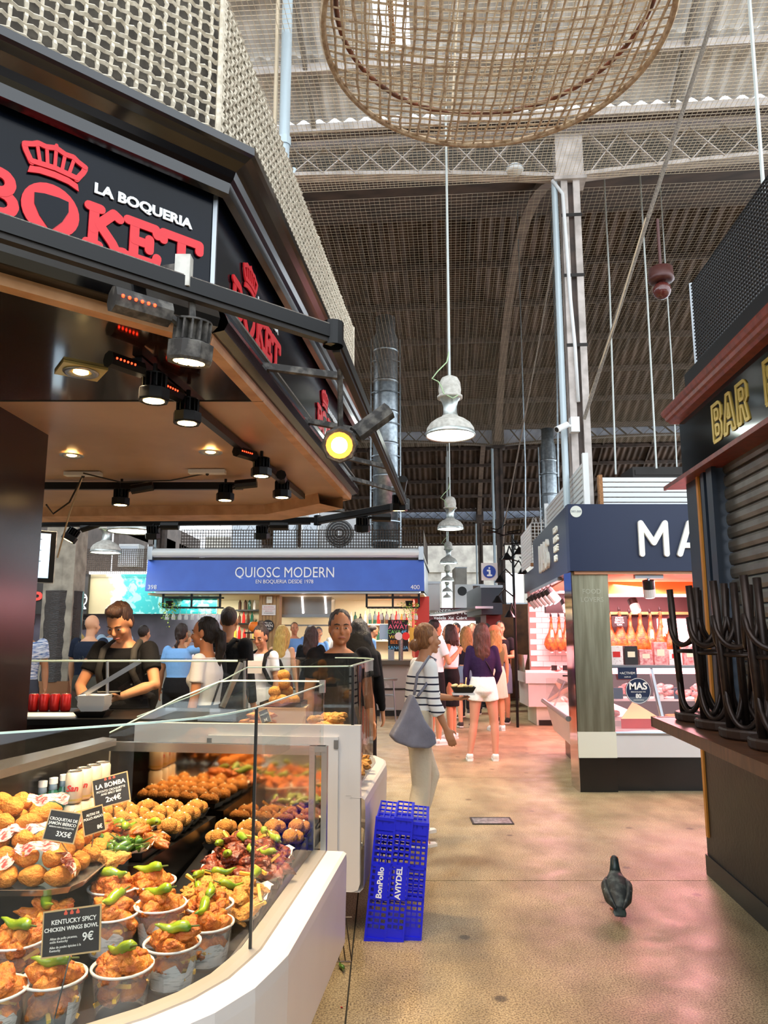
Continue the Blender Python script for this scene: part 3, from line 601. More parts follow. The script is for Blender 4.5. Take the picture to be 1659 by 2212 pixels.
S_ = [('dusty finned spotlight on the rail below the red sign, red indicator lights beside it', P(408, 785, Y=2.34), (-0.1, 0.12, -1), 1.0, True, -d1v, True),
      ('glaring spotlight at the rail corner aimed back towards the viewer', P(733, 962, Y=3.0), (0.02, -1, -0.35), 1.0, True, (0.62, 0.1, 0.5), False),
      ('spotlight at the far corner of the outer rail', P(862, 1104, Y=6.4), (0, 0.1, -1), 1.0, False, (0.1, -0.8, 0.5), False),
      ('spotlight hanging from the rail right of the round fan', P(783, 1148, Y=7.0), (0, 0.3, -1), 1.0, False, (1, 0.2, 0), False),
      ('spotlight on the far rail above the blue kiosk sign', P(566, 1165, Y=7.55), (0, 0.2, -1), 1.0, False, (1, 0, 0), False),
      ('spotlight on the far rail left of the blue kiosk sign', P(330, 1165, Y=7.6), (0, 0.2, -1), 1.0, False, (1, 0, 0), False),
      ('tilted spotlight on the far rail beside the wrapped pillar', P(146, 1168, Y=7.65), (-0.5, -0.2, -1), 1.0, False, (1, 0.1, 0.35), False),
      ('first spotlight under the soffit with red indicators, nearest the viewer', P(332, 868, Y=2.78), (0, 0, -1), 0.78, False, (-0.55, -0.8, 0), True),
      ('second spotlight under the soffit with red indicators', P(404, 916, Y=3.1), (0, 0, -1), 0.78, False, (-0.35, -0.9, 0), True),
      ('third spotlight under the soffit with red indicators', P(564, 1030, Y=4.2), (0, 0, -1), 0.78, False, (-0.5, -0.8, 0), True),
      ('fourth spotlight under the soffit, beside the canopy edge', P(609, 1076, Y=4.86), (0, 0, -1), 0.8, False, (0.1, -1, 0), False),
      ('spotlight before the glowing cove, at its left end', P(260, 1092, Y=5.0), (0, 0, -1), 0.8, False, (1, 0.1, 0.2), False),
      ('spotlight before the glowing cove, near its middle', P(486, 1082, Y=5.0), (0, 0, -1), 0.8, False, (1, 0, 0.1), False)]
for i, (lab, q, aim, s, du, bx, led) in enumerate(S_):
    spotlight('spotlight', lab, tuple(q), aim, s, du, bx, led, hot=(i == 1))
    e = 40 if i in (0, 7, 8) else (14 if i == 1 else (60 if i in (3, 4, 5, 6) else 30))
    lamp('spot_beam', 'SPOT', tuple(q+Vector(aim).normalized()*0.02), e, WARM, tuple(q+Vector(aim)), 0.045, R(95), 0.7)
for f0, f1, off in ((0.02, 0.98, 0.28),):
    a = SC+D2*0.1; b_ = SC+D2*3.0; nn = Vector((-D2.y, D2.x))*0.33
    MB().bar((a.x+nn.x, a.y+nn.y, 2.63), (b_.x+nn.x, b_.y+nn.y, 2.63), 0.04, 0.04).build('ceiling_track', 'black_metal', label='black lighting track fixed under the stall soffit', cat='track')
MB().bar((-3.6, 5.15, 2.62), (-1.0, 5.15, 2.62), 0.04, 0.05).build('ceiling_track', 'black_metal', label='black lighting track in front of the glowing cove', cat='track')
mat('gold_trim', '#d8c27a', 0.35, 0.6)
def downlight(u, v, label, sq=False):
    q = P(u, v, Z=2.65); t = thing('downlight', label, 'downlight', tuple(q), group='recessed downlights in the stall soffit')
    if sq: MB().box(-0.085, 0.085, -0.085, 0.085, -0.006, 0.004, Matrix.Rotation(R(35), 4, 'Z')).build('square_plate', 'gold_trim', t, local=True)
    MB().lathe([(0.07, -0.008), (0.065, -0.014), (0.045, -0.01), (0.04, -0.004)], 20).build('trim_ring', 'alu', t, local=True, smooth=True)
    MB().lathe([(0.0, -0.016), (0.02, -0.013), (0.03, -0.008)], 14).build('bulb', 'bulb_warm', t, local=True, smooth=True)
    lamp('downlight_beam', 'SPOT', (q.x, q.y, q.z-0.03), 22, WARM, (q.x, q.y, 0), 0.03, R(110), 0.8)
downlight(175, 801, 'recessed downlight on a square brass plate', True); downlight(155, 981, 'round recessed downlight at the left of the beige soffit'); downlight(455, 974, 'round recessed downlight in the middle of the beige soffit')
for u, v, lab in ((180, 1022, 'small white sensor plate on the soffit with a hanging cord'), (448, 1017, 'small white sensor plate on the soffit, cable running left')):
    q = P(u, v, Z=2.65); t = thing('ceiling_plate', lab, 'sensor', tuple(q))
    MB().box(-0.12, 0.12, -0.03, 0.03, -0.02, 0.005).build('plate', 'white_paint', t, local=True); MB().ball((0.0, 0, -0.022), 0.012, 8, 6).build('eye', 'dark_iron', t, local=True)
q0 = P(180, 1022, Z=2.64); q1 = P(448, 1022, Z=2.64)
MB().tube([q0, q0.lerp(q1, 0.3)-Vector((0, 0, 0.06)), q0.lerp(q1, 0.7)-Vector((0, 0, 0.05)), q1], 0.005, 5).build('ceiling_cable', 'dark_iron', label='thin black cable slung between two ceiling plates', cat='cable')
MB().tube([P(178, 1030, Y=4.9), P(150, 1110, Y=4.92), P(124, 1205, Y=4.95)], 0.006, 5).build('ceiling_string', 'net_cord', label='tan cord hanging from the soffit beside the screen', cat='cord')
MB().tube([P(178, 1030, Y=4.9), P(150, 1085, Y=4.9), P(115, 1110, Y=4.9), P(100, 1090, Y=4.8)], 0.006, 5).build('ceiling_cable', 'dark_iron', label='black cable looping down beside the dark pillar', cat='cable')
# ---- dark pillar of the stall and the order screen
pl = thing('stall_pillar', 'glossy dark brown pillar at the left edge', 'pillar', (-2.2, 3.6, 0))
MB().box(-2.7, -1.83, 3.3, 3.92, 0, 2.66).build('shaft', 'brown_gloss', pl)
MB().box(-2.705, -1.825, 3.295, 3.925, 0, 0.1).build('skirting', 'black_metal', pl)
q = P(98, 1203, Y=4.5); t = thing('order_screen', 'touch screen monitor mounted behind the dark pillar', 'monitor', tuple(q))
mat('screen_on', '#a9cbe6', 0.3, emit=0.9, ecol='#9fc6e8', col2='#c7dcec', scale=6); mat('screen_rim', '#d8dadb', 0.4)
Ms = Matrix.Translation(q) @ Matrix.Rotation(R(38), 4, 'Z')
MB().box(-0.21, 0.05, -0.02, 0.02, -0.155, 0.155, Ms).build('bezel', 'black_metal', t); MB().box(-0.214, 0.054, -0.012, 0.012, -0.159, 0.159, Ms).build('rim', 'screen_rim', t)
MB().box(-0.19, 0.018, -0.022, -0.018, -0.13, 0.14, Ms).build('display', 'screen_on', t)
for k in range(9): MB().box(-0.18, -0.03-0.03*(k % 3), -0.0228, -0.0222, 0.1-0.022*k, 0.106-0.022*k, Ms).build('text_line', 'galv', t)
MB().tube([q+Vector((-0.05, 0.02, 0)), q+Vector((-0.3, 0.1, 0.02))], 0.02, 8).build('arm', 'black_metal', t)
# ================================================================ LEFT STALL: near display case
mat('case_white', '#dcd7d3', 0.3, col2='#d4cfcb', scale=2, spec=0.5); mat('rail_grey', '#b5b0a8', 0.35, 0.5); mat('deck_black', '#141210', 0.25, spec=0.5)
mat('mirror_panel', '#cdbaa2', 0.06, 1.0); mat('steel', '#a9a7a3', 0.25, 0.9); glass('pane'); mat('glass_edge', '#c9e2d6', 0.2, spec=0.8); mat('seam_dark', '#1b1c1b', 0.3)
GP = [(-1.75, 1.24), (-0.92, 1.80), (-0.72, 1.93), (-0.604, 2.02), (-0.52, 2.11), (-0.455, 2.22), (-0.42, 2.33), (-0.4, 2.4), (-0.28, 3.41)]
c1 = thing('display_case', 'nearest glass food display case with rounded white front', 'display case', (-0.8, 2.5, 0))
MB().sweep(GP, [(-0.05, 0.28), (0.10, 0.28), (0.115, 0.30), (0.12, 0.62), (0.118, 0.655), (0.105, 0.663), (0.035, 0.663), (0.03, 0.655)]).build('front_panel', 'case_white', c1, smooth=False)
MB().sweep(GP, [(0.03, 0.656), (0.028, 0.665), (-0.028, 0.665), (-0.03, 0.64)]).build('glass_rail', 'rail_grey', c1)
MB().prism([(-0.33, 3.4), (-0.42, 2.5), (-0.7, 2.1), (-1.75, 1.4), (-1.9, 2.4), (-1.3, 3.5)], 0.0, 0.29).build('plinth', 'deck_black', c1)
MB().prism([(-0.30, 3.41), (-0.42, 2.4), (-0.47, 2.23), (-0.54, 2.12), (-0.62, 2.03), (-0.93, 1.82), (-1.75, 1.27), (-1.9, 2.4), (-1.3, 3.52)], 0.56, 0.60).build('lower_deck', 'deck_black', c1)
MB().prism([(-0.74, 3.43), (-0.84, 2.73), (-0.98, 2.72), (-1.02, 2.55), (-1.8, 2.45), (-1.9, 2.5), (-1.27, 3.5)], 0.6, 0.80).build('upper_deck', 'deck_black', c1)
MB().sweep(GP[7:], [(0, 0.665), (0, 1.365)]).build('side_pane', 'pane', c1)
MB().sweep(GP[:8], [(0, 0.665), (0, 1.365)]).build('curved_pane', 'pane', c1, smooth=True)
MB().sweep(GP, [(0.0025, 1.362), (0.0025, 1.367), (-0.0025, 1.367), (-0.0025, 1.362)]).build('pane_edge', 'glass_edge', c1)
MB().box(-0.405, -0.396, 2.393, 2.402, 0.665, 1.366).build('pane_seam', 'seam_dark', c1)
EPL, EPR = Vector((-1.27, 3.55)), Vector((-0.27, 3.42)); ea = math.atan2(EPR.y-EPL.y, EPR.x-EPL.x); Me = frame((EPL.x, EPL.y, 0), ea); EL = (EPR-EPL).length
MB().box(0, EL, 0.56, 1.07, -0.006, 0, Me).build('end_panel', 'mirror_panel', c1)
MB().box(-0.01, EL+0.01, 1.06, 1.10, -0.02, 0.012, Me).build('end_rail', 'steel', c1)
MB().box(EL-0.06, EL-0.035, 0.66, 1.08, -0.014, 0.014, Me).box(EL-0.005, EL+0.02, 0.66, 1.08, -0.014, 0.014, Me).box(EL-0.06, EL+0.02, 1.075, 1.1, -0.014, 0.016, Me).build('end_post', 'alu', c1)
pp = [(0, 1.10), (0, 1.14), (0.33, 1.30), (0.52, 1.375), (0.58, 1.38), (EL, 1.38), (EL, 1.10)]
MB().prism(pp, -0.003, 0.003, Me).build('cheek_pane', 'pane', c1)
MB().tube([Me @ Vector((p[0], p[1], 0)) for p in pp[1:6]], 0.004, 5).build('cheek_edge', 'glass_edge', c1)
MB().box(EL-0.02, EL+0.005, 1.33, 1.385, -0.01, 0.01, Me).build('pane_clip', 'steel', c1)
MB().prism([(-1.28, 3.52), (-1.25, 3.5), (-1.5, 2.3), (-1.95, 1.6), (-2.0, 1.65), (-1.55, 2.35)], 0.6, 1.1).build('back_wall', 'brown_gloss', c1)
MB().prism([(-1.3, 3.55), (-1.22, 3.5), (-1.42, 2.3), (-1.9, 1.5), (-2.1, 1.6), (-1.6, 2.35)], 1.09, 1.12).build('back_shelf', 'steel', c1)
MB().sweep([(-0.46, 2.42), (-0.335, 3.40)], [(0, 0.603), (0, 0.625), (-0.01, 0.625), (-0.01, 0.603)]).build('vent_strip', 'alu', c1)
for k in range(26):
    f = k/26; x = -0.452+0.122*f; y = 2.46+0.95*f; MB().box(x-0.02, x+0.022, y, y+0.012, 0.602, 0.612).build('vent_fin', 'rail_grey', c1)
# warm light of the case comes from the canopy spots; two more over the food
lamp('food_spot', 'SPOT', (-0.95, 2.75, 2.55), 72, WARM, (-0.85, 2.35, 0.7), 0.06, R(80), 0.8)
lamp('food_spot', 'SPOT', (-0.75, 3.2, 2.55), 60, WARM, (-0.65, 2.9, 0.7), 0.06, R(80), 0.8)
# ================================================================ LEFT STALL: second display case
c2 = thing('display_case', 'second white display case beyond the mirrored end panel', 'display case', (-0.6, 4.9, 0))
G2 = [(-0.15, 4.22), (-0.03, 5.3), (-0.035, 5.45), (-0.09, 5.6), (-0.2, 5.69), (-0.36, 5.72), (-0.88, 5.76)]
MB().sweep(G2, [(-0.08, 0.23), (0.02, 0.23), (0.04, 0.25), (0.05, 0.66), (0.045, 0.70), (0.03, 0.71), (-0.04, 0.71)]).build('front_panel', 'case_white', c2)
MB().sweep(G2, [(-0.03, 0.70), (-0.03, 0.72), (-0.06, 0.72)]).build('glass_rail', 'rail_grey', c2)
MB().prism([(-0.2, 4.25), (-0.1, 5.3), (-0.15, 5.5), (-0.4, 5.6), (-0.88, 5.65), (-0.88, 4.33)], 0.6, 0.72).build('deck', 'soffit', c2)
Mb = frame((-1.42, 4.36, 0), math.atan2(-0.14, 1.29)); BL = 1.298
rc = [(0, 0.23), (BL-0.04, 0.23), (BL-0.01, 0.24), (BL, 0.27), (BL, 1.09), (0, 1.09)]
MB().prism(rc, -0.05, 0, Mb).build('end_panel', 'case_white', c2)
dr = MB().box(0.44, BL-0.12, 0.33, 1.03, 0.001, 0.022, Mb).build('service_door', 'case_white', c2)
for x in (0.45, BL-0.13): MB().box(x-0.012, x+0.012, 0.97, 1.015, 0.02, 0.032, Mb).build('hinge', 'alu', dr)
MB().sweep(G2[:6], [(-0.045, 0.72), (-0.045, 1.41)]).build('front_pane', 'pane', c2, smooth=True)
MB().box(BL-0.66, BL-0.045, 1.09, 1.41, -0.028, -0.024, Mb).build('end_pane', 'pane', c2)
MB().box(BL-0.055, BL-0.04, 1.08, 1.405, -0.032, -0.018, Mb).build('pane_seam', 'seam_dark', c2)
MB().sweep(G2[:6], [(-0.041, 1.405), (-0.041, 1.413), (-0.049, 1.413), (-0.049, 1.405)]).build('pane_edge', 'glass_edge', c2)
MB().tube([Mb @ Vector((x, z, -0.026)) for x, z in ((0.0, 1.12), (0.35, 1.25), (0.64, 1.40), (BL-0.05, 1.41))], 0.004, 5).build('cheek_edge', 'glass_edge', c2)
MB().prism([(0.0, 1.09), (0, 1.12), (0.35, 1.25), (0.64, 1.40), (0.66, 1.09)], -0.028, -0.024, Mb).build('cheek_pane', 'pane', c2)
MB().prism([(-0.22, 5.62), (-0.88, 5.66), (-0.88, 5.68), (-0.22, 5.64)], 0.72, 1.40).build('back_pane', 'pane', c2)
MB().box(-0.88, -0.2, 5.62, 5.76, 1.40, 1.408).build('top_pane', 'pane', c2)
MB().prism([(-0.3, 4.35), (-0.2, 5.4), (-0.86, 5.5), (-0.86, 4.4)], 0, 0.24).build('plinth', 'deck_black', c2)
mat('wire', '#4a4038', 0.5, 0.5)
q = P(735, 1965, Y=3.95); t = thing('wire_basket', 'dark wire rack tucked under the second case', 'rack', (q.x, q.y, 0))
for k in range(7): MB().tube([(q.x-0.12+0.03*k, 3.9, 0.02), (q.x-0.15+0.03*k, 3.9, 0.22)], 0.003, 4).build('wire', 'wire', t)
for z in (0.02, 0.22): MB().tube([(q.x-0.16, 3.9, z), (q.x+0.06, 3.9, z)], 0.004, 4).build('wire_rim', 'wire', t)
# ================================================================ LEFT STALL: rear counter
rcn = thing('rear_counter', 'dark rear counter with a glass shelf on steel struts', 'counter', (-1.7, 5.0, 0))
MB().box(-3.2, -0.97, 4.72, 5.3, 0, 1.04).build('body', 'brown_gloss', rcn); MB().box(-3.25, -0.92, 4.66, 5.34, 1.04, 1.075).build('top', 'black_metal', rcn)
MB().box(-3.2, -0.95, 4.9, 5.25, 1.408, 1.42).build('glass_shelf', 'pane', rcn)
MB().tube([(-3.2, 4.9, 1.414), (-0.95, 4.9, 1.414)], 0.007, 5).build('shelf_edge', 'glass_edge', rcn)
MB().add([(-3.2, 5.24, 1.08), (-0.95, 5.24, 1.08), (-0.95, 5.24, 1.4), (-3.2, 5.24, 1.4)], [(0, 1, 2, 3)]).build('front_pane', 'pane', rcn)
for u0, v0, u1, v1 in ((165, 1510, 303, 1428), (480, 1528, 522, 1432)):
    MB().bar(P(u0, v0, Y=4.85), P(u1, v1, Y=4.95), 0.022, 0.03).build('strut', 'alu', rcn)
for u in (232, 528): MB().tube([P(u, 1535, Y=4.9), P(u, 1428, Y=4.9)], 0.01, 8).build('post', 'alu', rcn)
q = P(554, 1440, Y=4.95); MB().box(q.x-0.045, q.x+0.045, 4.88, 4.9, q.z-0.04, q.z+0.04).build('switch_plate', 'case_white', rcn)
MB().box(-0.97, -0.93, 4.7, 5.3, 0, 1.04).build('end_board', 'brown_gloss', rcn)
lamp('counter_spot', 'SPOT', (-1.6, 4.85, 2.5), 60, WARM, (-1.6, 5.1, 1.0), 0.06, R(95), 0.8)
lamp('case_spot', 'SPOT', (-0.65, 5.0, 2.5), 70, WARM, (-0.55, 5.0, 0.8), 0.06, R(90), 0.8)
# ================================================================ FOOD in the cases
mat('croquette', '#d98f38', 0.62, col2='#b5651d', scale=22, bump=0.6, bscale=130, lo=0.25, hi=0.8, spec=0.35); mat('fried', '#dc842b', 0.5, col2='#a64e16', scale=30, bump=0.6, bscale=110)
mat('tender', '#dca24c', 0.6, col2='#b5742c', scale=35, bump=0.7, bscale=130); mat('glazed', '#8a3a1c', 0.25, col2='#4d1a0d', scale=26, bump=0.4, bscale=90, spec=0.6)
mat('roast', '#cf7a2c', 0.35, col2='#8c3f16', scale=22, bump=0.4, bscale=80); mat('bomba', '#dc9a45', 0.7, col2='#c07a2b', scale=60, bump=0.8, bscale=200)
mat('pepper', '#8fa325', 0.2, col2='#4e7a1c', scale=16, spec=0.6, bump=0.15, bscale=40); mat('pepper_dark', '#4f7420', 0.2, col2='#2f5217', scale=18, spec=0.6)
mat('stem', '#4c5a1d', 0.6); mat('fry', '#f0c452', 0.5, col2='#dca637', scale=30); mat('ham', '#c24a42', 0.4, col2='#efc9b8', scale=45, stretch=(1, 4, 1), lo=0.42, hi=0.55); mat('cream', '#f3e6c4', 0.5)
mat('paper', '#e6e2da', 0.8, col2='#b9b4ab', scale=40, stretch=(1, 1, 6), lo=0.55, hi=0.62); mat('liner', '#efe8d8', 0.8)
mat('tub', '#f0efe9', 0.2, alpha=0.2, spec=0.5); mat('tub_rim', '#f4f2ec', 0.25, alpha=0.75); mat('tray_black', '#0f0f10', 0.3); mat('silver_tray', '#c9c7c2', 0.22, 0.9)
mat('card_black', '#1c1a19', 0.6); mat('card_frame', '#caa772', 0.55); mat('ink_white', '#f4efe4', 0.6); mat('flame', '#e2553a', 0.5); mat('clip_green', '#7cb892', 0.5)
mat('bottle_green', '#1f5c4c', 0.08, spec=0.8); mat('cap_white', '#f1efe9', 0.4); mat('label_blue', '#9fb8cc', 0.5); mat('can_cream', '#e6dac0', 0.35, 0.2); mat('ink_red', '#c3262a', 0.5); mat('can_top', '#b9bcbf', 0.25, 0.9)
def lump(name, r, amp, nsc, sub, seed, m, bend=0.0):
    bm = bmesh.new(); bmesh.ops.create_icosphere(bm, subdivisions=sub, radius=1.0); off = Vector((seed*7.3, seed*3.1, seed*1.7))
    for v in bm.verts:
        d = 1+amp*(noise.noise(v.co*nsc+off)+0.5*noise.noise(v.co*nsc*2.3+off)+(0.16*noise.noise(v.co*nsc*5+off)+0.08*noise.noise(v.co*nsc*10+off) if sub > 3 else 0)); c = v.co*d
        v.co = Vector((c.x*r[0], c.y*r[1]+bend*c.x*c.x*r[0], c.z*r[2]))
    me = bpy.data.meshes.new(name); bm.to_mesh(me); bm.free(); me.polygons.foreach_set('use_smooth', [True]*len(me.polygons)); me.materials.append(MATS[m]); return me
CRO = [lump('croquette', (0.042, 0.031, 0.029), 0.1, 1.5, 4, k, 'croquette') for k in range(3)]
FRI = [lump('fried_chicken', (0.036, 0.026, 0.022), 0.24, 1.7, 4, k+5, 'fried', 0.2) for k in range(4)]
STR = [lump('chicken_strip', (0.055, 0.021, 0.017), 0.18, 1.8, 4, k+12, 'fried', 0.25) for k in range(3)]
TEN = [lump('chicken_tender', (0.045, 0.026, 0.018), 0.28, 1.8, 4, k+20, 'tender', 0.2) for k in range(4)]
WIN = [lump('glazed_wing', (0.045, 0.024, 0.019), 0.27, 1.7, 4, k+30, 'glazed', 0.5) for k in range(4)]
ROA = [lump('roast_wing', (0.045, 0.024, 0.019), 0.25, 1.7, 4, k+40, 'roast', 0.5) for k in range(3)]
BOM = [lump('bomba', (0.031, 0.031, 0.028), 0.08, 1.8, 3, k+50, 'bomba') for k in range(3)]
FRY = MB().box(-0.035, 0.035, -0.005, 0.005, -0.005, 0.005).mesh('french_fry'); FRY.materials.append(MATS['fry'])
DOT = lump('cream_dot', (0.006, 0.006, 0.004), 0.1, 2, 1, 3, 'cream')
def pep_mesh(L, r, m, seed):
    mb = MB(); n = 8; k = random.Random(seed); b1 = k.uniform(-0.3, 0.3)
    pts = [(L*(i/n-0.5), b1*L*((i/n-0.5)**2)*2, 0.006*math.sin(i)) for i in range(n+1)]
    mb.tube(pts, [r*f for f in (0.45, 0.9, 1.0, 0.95, 0.9, 0.78, 0.6, 0.38, 0.12)], 8, ry=[r*0.8*f for f in (0.5, 1.0, 0.92, 1.0, 0.85, 0.8, 0.6, 0.36, 0.1)])
    me = mb.mesh('padron_pepper', True); me.materials.append(MATS[m]); return me
PEP = [pep_mesh(0.1, 0.018, 'pepper', k) for k in range(3)]; PED = [pep_mesh(0.07, 0.013, 'pepper_dark', k+4) for k in range(3)]
STEM = MB().tube([(-0.03, 0, 0), (-0.056, 0.003, 0.006), (-0.075, 0.01, 0.01)], [0.006, 0.003, 0.0025], 6).mesh('stem', True); STEM.materials.append(MATS['stem'])
def put(name, me, loc, label, cat, group, rot=None, s=1.0):
    o = bpy.data.objects.new(name, me); COL.objects.link(o); o.location = loc
    o.rotation_euler = rot if rot else (rnd.uniform(-.5, .5), rnd.uniform(-.5, .5), rnd.uniform(0, 6.28)); o.scale = (s, s, s)
    return tag(o, label, cat, group)
def pepper(loc, label, group, rot=None, dark=False, s=1.0):
    o = put('green_pepper', rnd.choice(PED if dark else PEP), loc, label, 'pepper', group, rot, s)
    st = bpy.data.objects.new('stem', STEM); COL.objects.link(st); st.parent = o; return o
def scatter(name, meshes, x0, x1, y0, y1, zf, n, label, cat, group, lay=1, s=1.0, skew=0.0):
    nx = max(1, round(math.sqrt(n*(x1-x0)/(y1-y0)))); ny = max(1, math.ceil(n/nx)); k = 0
    for j in range(ny):
        for i in range(nx):
            if k >= n: return
            y = y0+(y1-y0)*(j+0.5+rnd.uniform(-.25, .25))/ny; x = x0+(x1-x0)*(i+0.5+rnd.uniform(-.25, .25))/nx+skew*(y-y0)
            put(name, rnd.choice(meshes), (x, y, zf(x, y)+rnd.uniform(0, 0.012)), label, cat, group, None, s*rnd.uniform(0.9, 1.12)); k += 1
# ---- croquette pile on its silver tray
tr = thing('serving_tray', 'silver serving tray under the croquette pile', 'tray', (-1.29, 2.66, 0.8))
MB().prism([(-1.62, 2.4), (-1.03, 2.4), (-0.97, 2.43), (-0.95, 2.49), (-0.95, 2.88), (-1.62, 2.88)], 0.812, 0.82).build('plate', 'silver_tray', tr)
MB().sweep([(-1.62, 2.4), (-1.03, 2.4), (-0.97, 2.43), (-0.95, 2.49), (-0.95, 2.88)], [(-0.01, 0.82), (0.012, 0.832), (0.018, 0.832), (0.0, 0.81)]).build('rim', 'silver_tray', tr)
for x, y in ((-1.5, 2.5), (-1.05, 2.47)): MB().tube([(x, y, 0.6), (x, y, 0.815)], 0.006, 6).build('leg', 'silver_tray', tr)
mb = MB().box(-1.7, -0.9, 2.62, 2.7, 0.6, 0.8)
lay = [(8, 6, 0.852), (7, 5, 0.897), (6, 4, 0.94), (4, 3, 0.983), (2, 2, 1.022)]
for li, (nx, ny, z) in enumerate(lay):
    for i in range(nx):
        for j in range(ny):
            if li < 3 and 0 < i < nx-1 and 0 < j < ny-1: continue
            if j == ny-1 and li < 3 and i not in (0, nx-1): continue
            x = -1.285+(i-(nx-1)/2)*0.08; y = 2.645+(j-(ny-1)/2)*0.078
            put('croquette', rnd.choice(CRO), (x+rnd.uniform(-.005, .005), y+rnd.uniform(-.005, .005), z), 'round golden croquette in the tall pile on the silver tray', 'croquette', 'croquettes in the pile',
                (rnd.uniform(-.2, .2), rnd.uniform(-.2, .2), rnd.uniform(0, 3.1)), rnd.uniform(0.95, 1.08))
def ham_mesh(seed):
    k = random.Random(seed); mb = MB(); vs = []; n, m_ = 9, 3
    for i in range(n+1):
        for j in range(m_+1):
            x = (i/n-0.5)*0.13; y = (j/m_-0.5)*0.035; vs.append((x, y+0.008*math.sin(i*1.1+seed), 0.012*math.sin(i*1.4+seed+j*0.6)-0.35*x*x*6+0.005*k.random()))
    mb.add(vs, [(i*(m_+1)+j, (i+1)*(m_+1)+j, (i+1)*(m_+1)+j+1, i*(m_+1)+j+1) for i in range(n) for j in range(m_)]); me = mb.mesh('ham_slice', True); me.materials.append(MATS['ham']); return me
HAM = [ham_mesh(k) for k in range(3)]
for u, v, z, y, rz in ((70, 1790, 0.98, 2.53, 0.3), (80, 1830, 0.95, 2.47, 0.2), (10, 1800, 0.96, 2.5, 1.2), (10, 1860, 0.92, 2.43, 1.3), (140, 1850, 0.92, 2.46, 2.3), (105, 1725, 1.04, 2.6, 0.2), (165, 1765, 0.99, 2.62, 2.0), (150, 1870, 0.90, 2.43, 2.1)):
    q = P(u, v, Y=y); put('ham_slice', rnd.choice(HAM), tuple(q), 'strip of red cured ham draped over the croquette pile', 'ham', 'ham strips on the croquettes', (R(50), 0, rz), 1.0)
# ---- clear tubs of fried chicken
tubm = MB().lathe([(0.0, 0.0), (0.06, 0.0), (0.063, 0.004), (0.0775, 0.112)], 28).mesh('tub_wall', True)
rimm = MB().lathe([(0.0775, 0.110), (0.083, 0.112), (0.083, 0.117), (0.077, 0.117), (0.076, 0.11)], 28).mesh('tub_rim', True)
def liner_mesh(seed):
    k = random.Random(seed); mb = MB(); vs = []; n = 14; a0 = k.uniform(0, 6)
    for i in range(n+1):
        a = a0+3.3*i/n; hi = 0.05+0.035*k.random()
        for r_, z in ((0.059, 0.006), (0.065, 0.04), (0.068, hi)): vs.append(((r_+0.001*math.sin(i*2))*math.cos(a), (r_+0.001*math.sin(i*2))*math.sin(a), z))
    return mb.add(vs, [(i*3+j, i*3+3+j, i*3+4+j, i*3+1+j) for i in range(n) for j in range(2)]).mesh('paper_liner')
LIN = [liner_mesh(k) for k in range(4)]
for m_ in LIN: m_.materials.append(MATS['paper'])
tubm.materials.append(MATS['tub']); rimm.materials.append(MATS['tub_rim'])
TUBS = [(-0.703, 2.162, 0.60, 'clear tub of chicken right of the spicy wings card, at the glass'), (-0.612, 2.313, 0.60, 'clear tub of chicken strips with a folded paper liner'), (-0.545, 2.46, 0.60, 'clear tub nearest the upright glass seam'),
        (-0.86, 2.10, 0.60, 'clear tub behind the spicy wings price card'), (-0.845, 2.47, 0.625, 'clear tub with a tall pointed strip and pepper in the middle'), (-0.712, 2.53, 0.63, 'clear tub with a long green pepper lying across it'),
        (-1.02, 2.415, 0.63, 'clear tub of long chicken strips in front of the silver tray'), (-1.035, 2.258, 0.63, 'clear tub of chicken at the left edge above the price card'), (-0.90, 2.63, 0.65, 'clear tub with an upright pepper just right of the silver tray'),
        (-0.79, 2.685, 0.65, 'clear tub half hidden behind its neighbours, beside the dark step'), (-0.578, 2.62, 0.60, 'small clear tub in front of the breaded tenders tray'), (-0.98, 2.03, 0.60, 'clear tub cut off by the bottom left corner')]
for i, (x, y, z, lab) in enumerate(TUBS):
    t = thing('food_tub', lab, 'tub', (x, y, z), rnd.uniform(0, 6.28), 'clear tubs of fried chicken')
    for nm, me in (('wall', tubm), ('rim', rimm), ('paper_liner', LIN[i % 4])): obj(nm, me, None, t, local=True)
    k = 9 if i in (0, 1, 6) else 8
    for j in range(k):
        a = 2.4*j+i; rr = 0.05*math.sqrt((j+0.2)/k); zz = z+0.098+0.036*(1-j/k)+0.008*rnd.random()
        me = rnd.choice(STR) if (i in (4, 6, 1) and j % 2 == 0) else rnd.choice(FRI)
        put('fried_chicken', me, (x+rr*math.cos(a), y+rr*math.sin(a), zz), 'crisp fried chicken piece in the '+lab.split(' of ')[0].split(' with ')[0].split(' behind')[0].split(' nearest')[0].split(' half')[0].split(' at ')[0].split(' cut')[0].split(' in ')[0]+', row of tubs', 'chicken', 'fried chicken in the tubs', (rnd.uniform(-.6, .6), rnd.uniform(-.6, .6), rnd.uniform(0, 6.28)) if not (i == 4 and j == 0) else (0.2, -1.1, 0.3), 1.12)
    for j in range(4):
        a = 1.3*j+i; put('fried_chicken', rnd.choice(FRI), (x+0.034*math.cos(a), y+0.034*math.sin(a), z+0.055), 'fried chicken piece seen through the wall of a clear tub', 'chicken', 'fried chicken inside the tubs', None, 1.1)
    for j in range(8):
        a = rnd.uniform(0, 6.28); put('french_fry', FRY, (x+0.036*math.cos(a), y+0.036*math.sin(a), z+0.03+0.008*j), 'yellow chip inside a clear tub of chicken', 'chip', 'chips in the tubs')
    pepper((x+rnd.uniform(-.015, .015), y-0.02, z+0.163), 'glossy green pepper on top of a clear tub of chicken', 'peppers on the tubs', (rnd.uniform(-.2, .2), rnd.uniform(-.4, .4), rnd.uniform(0, 6.28)), s=1.0)
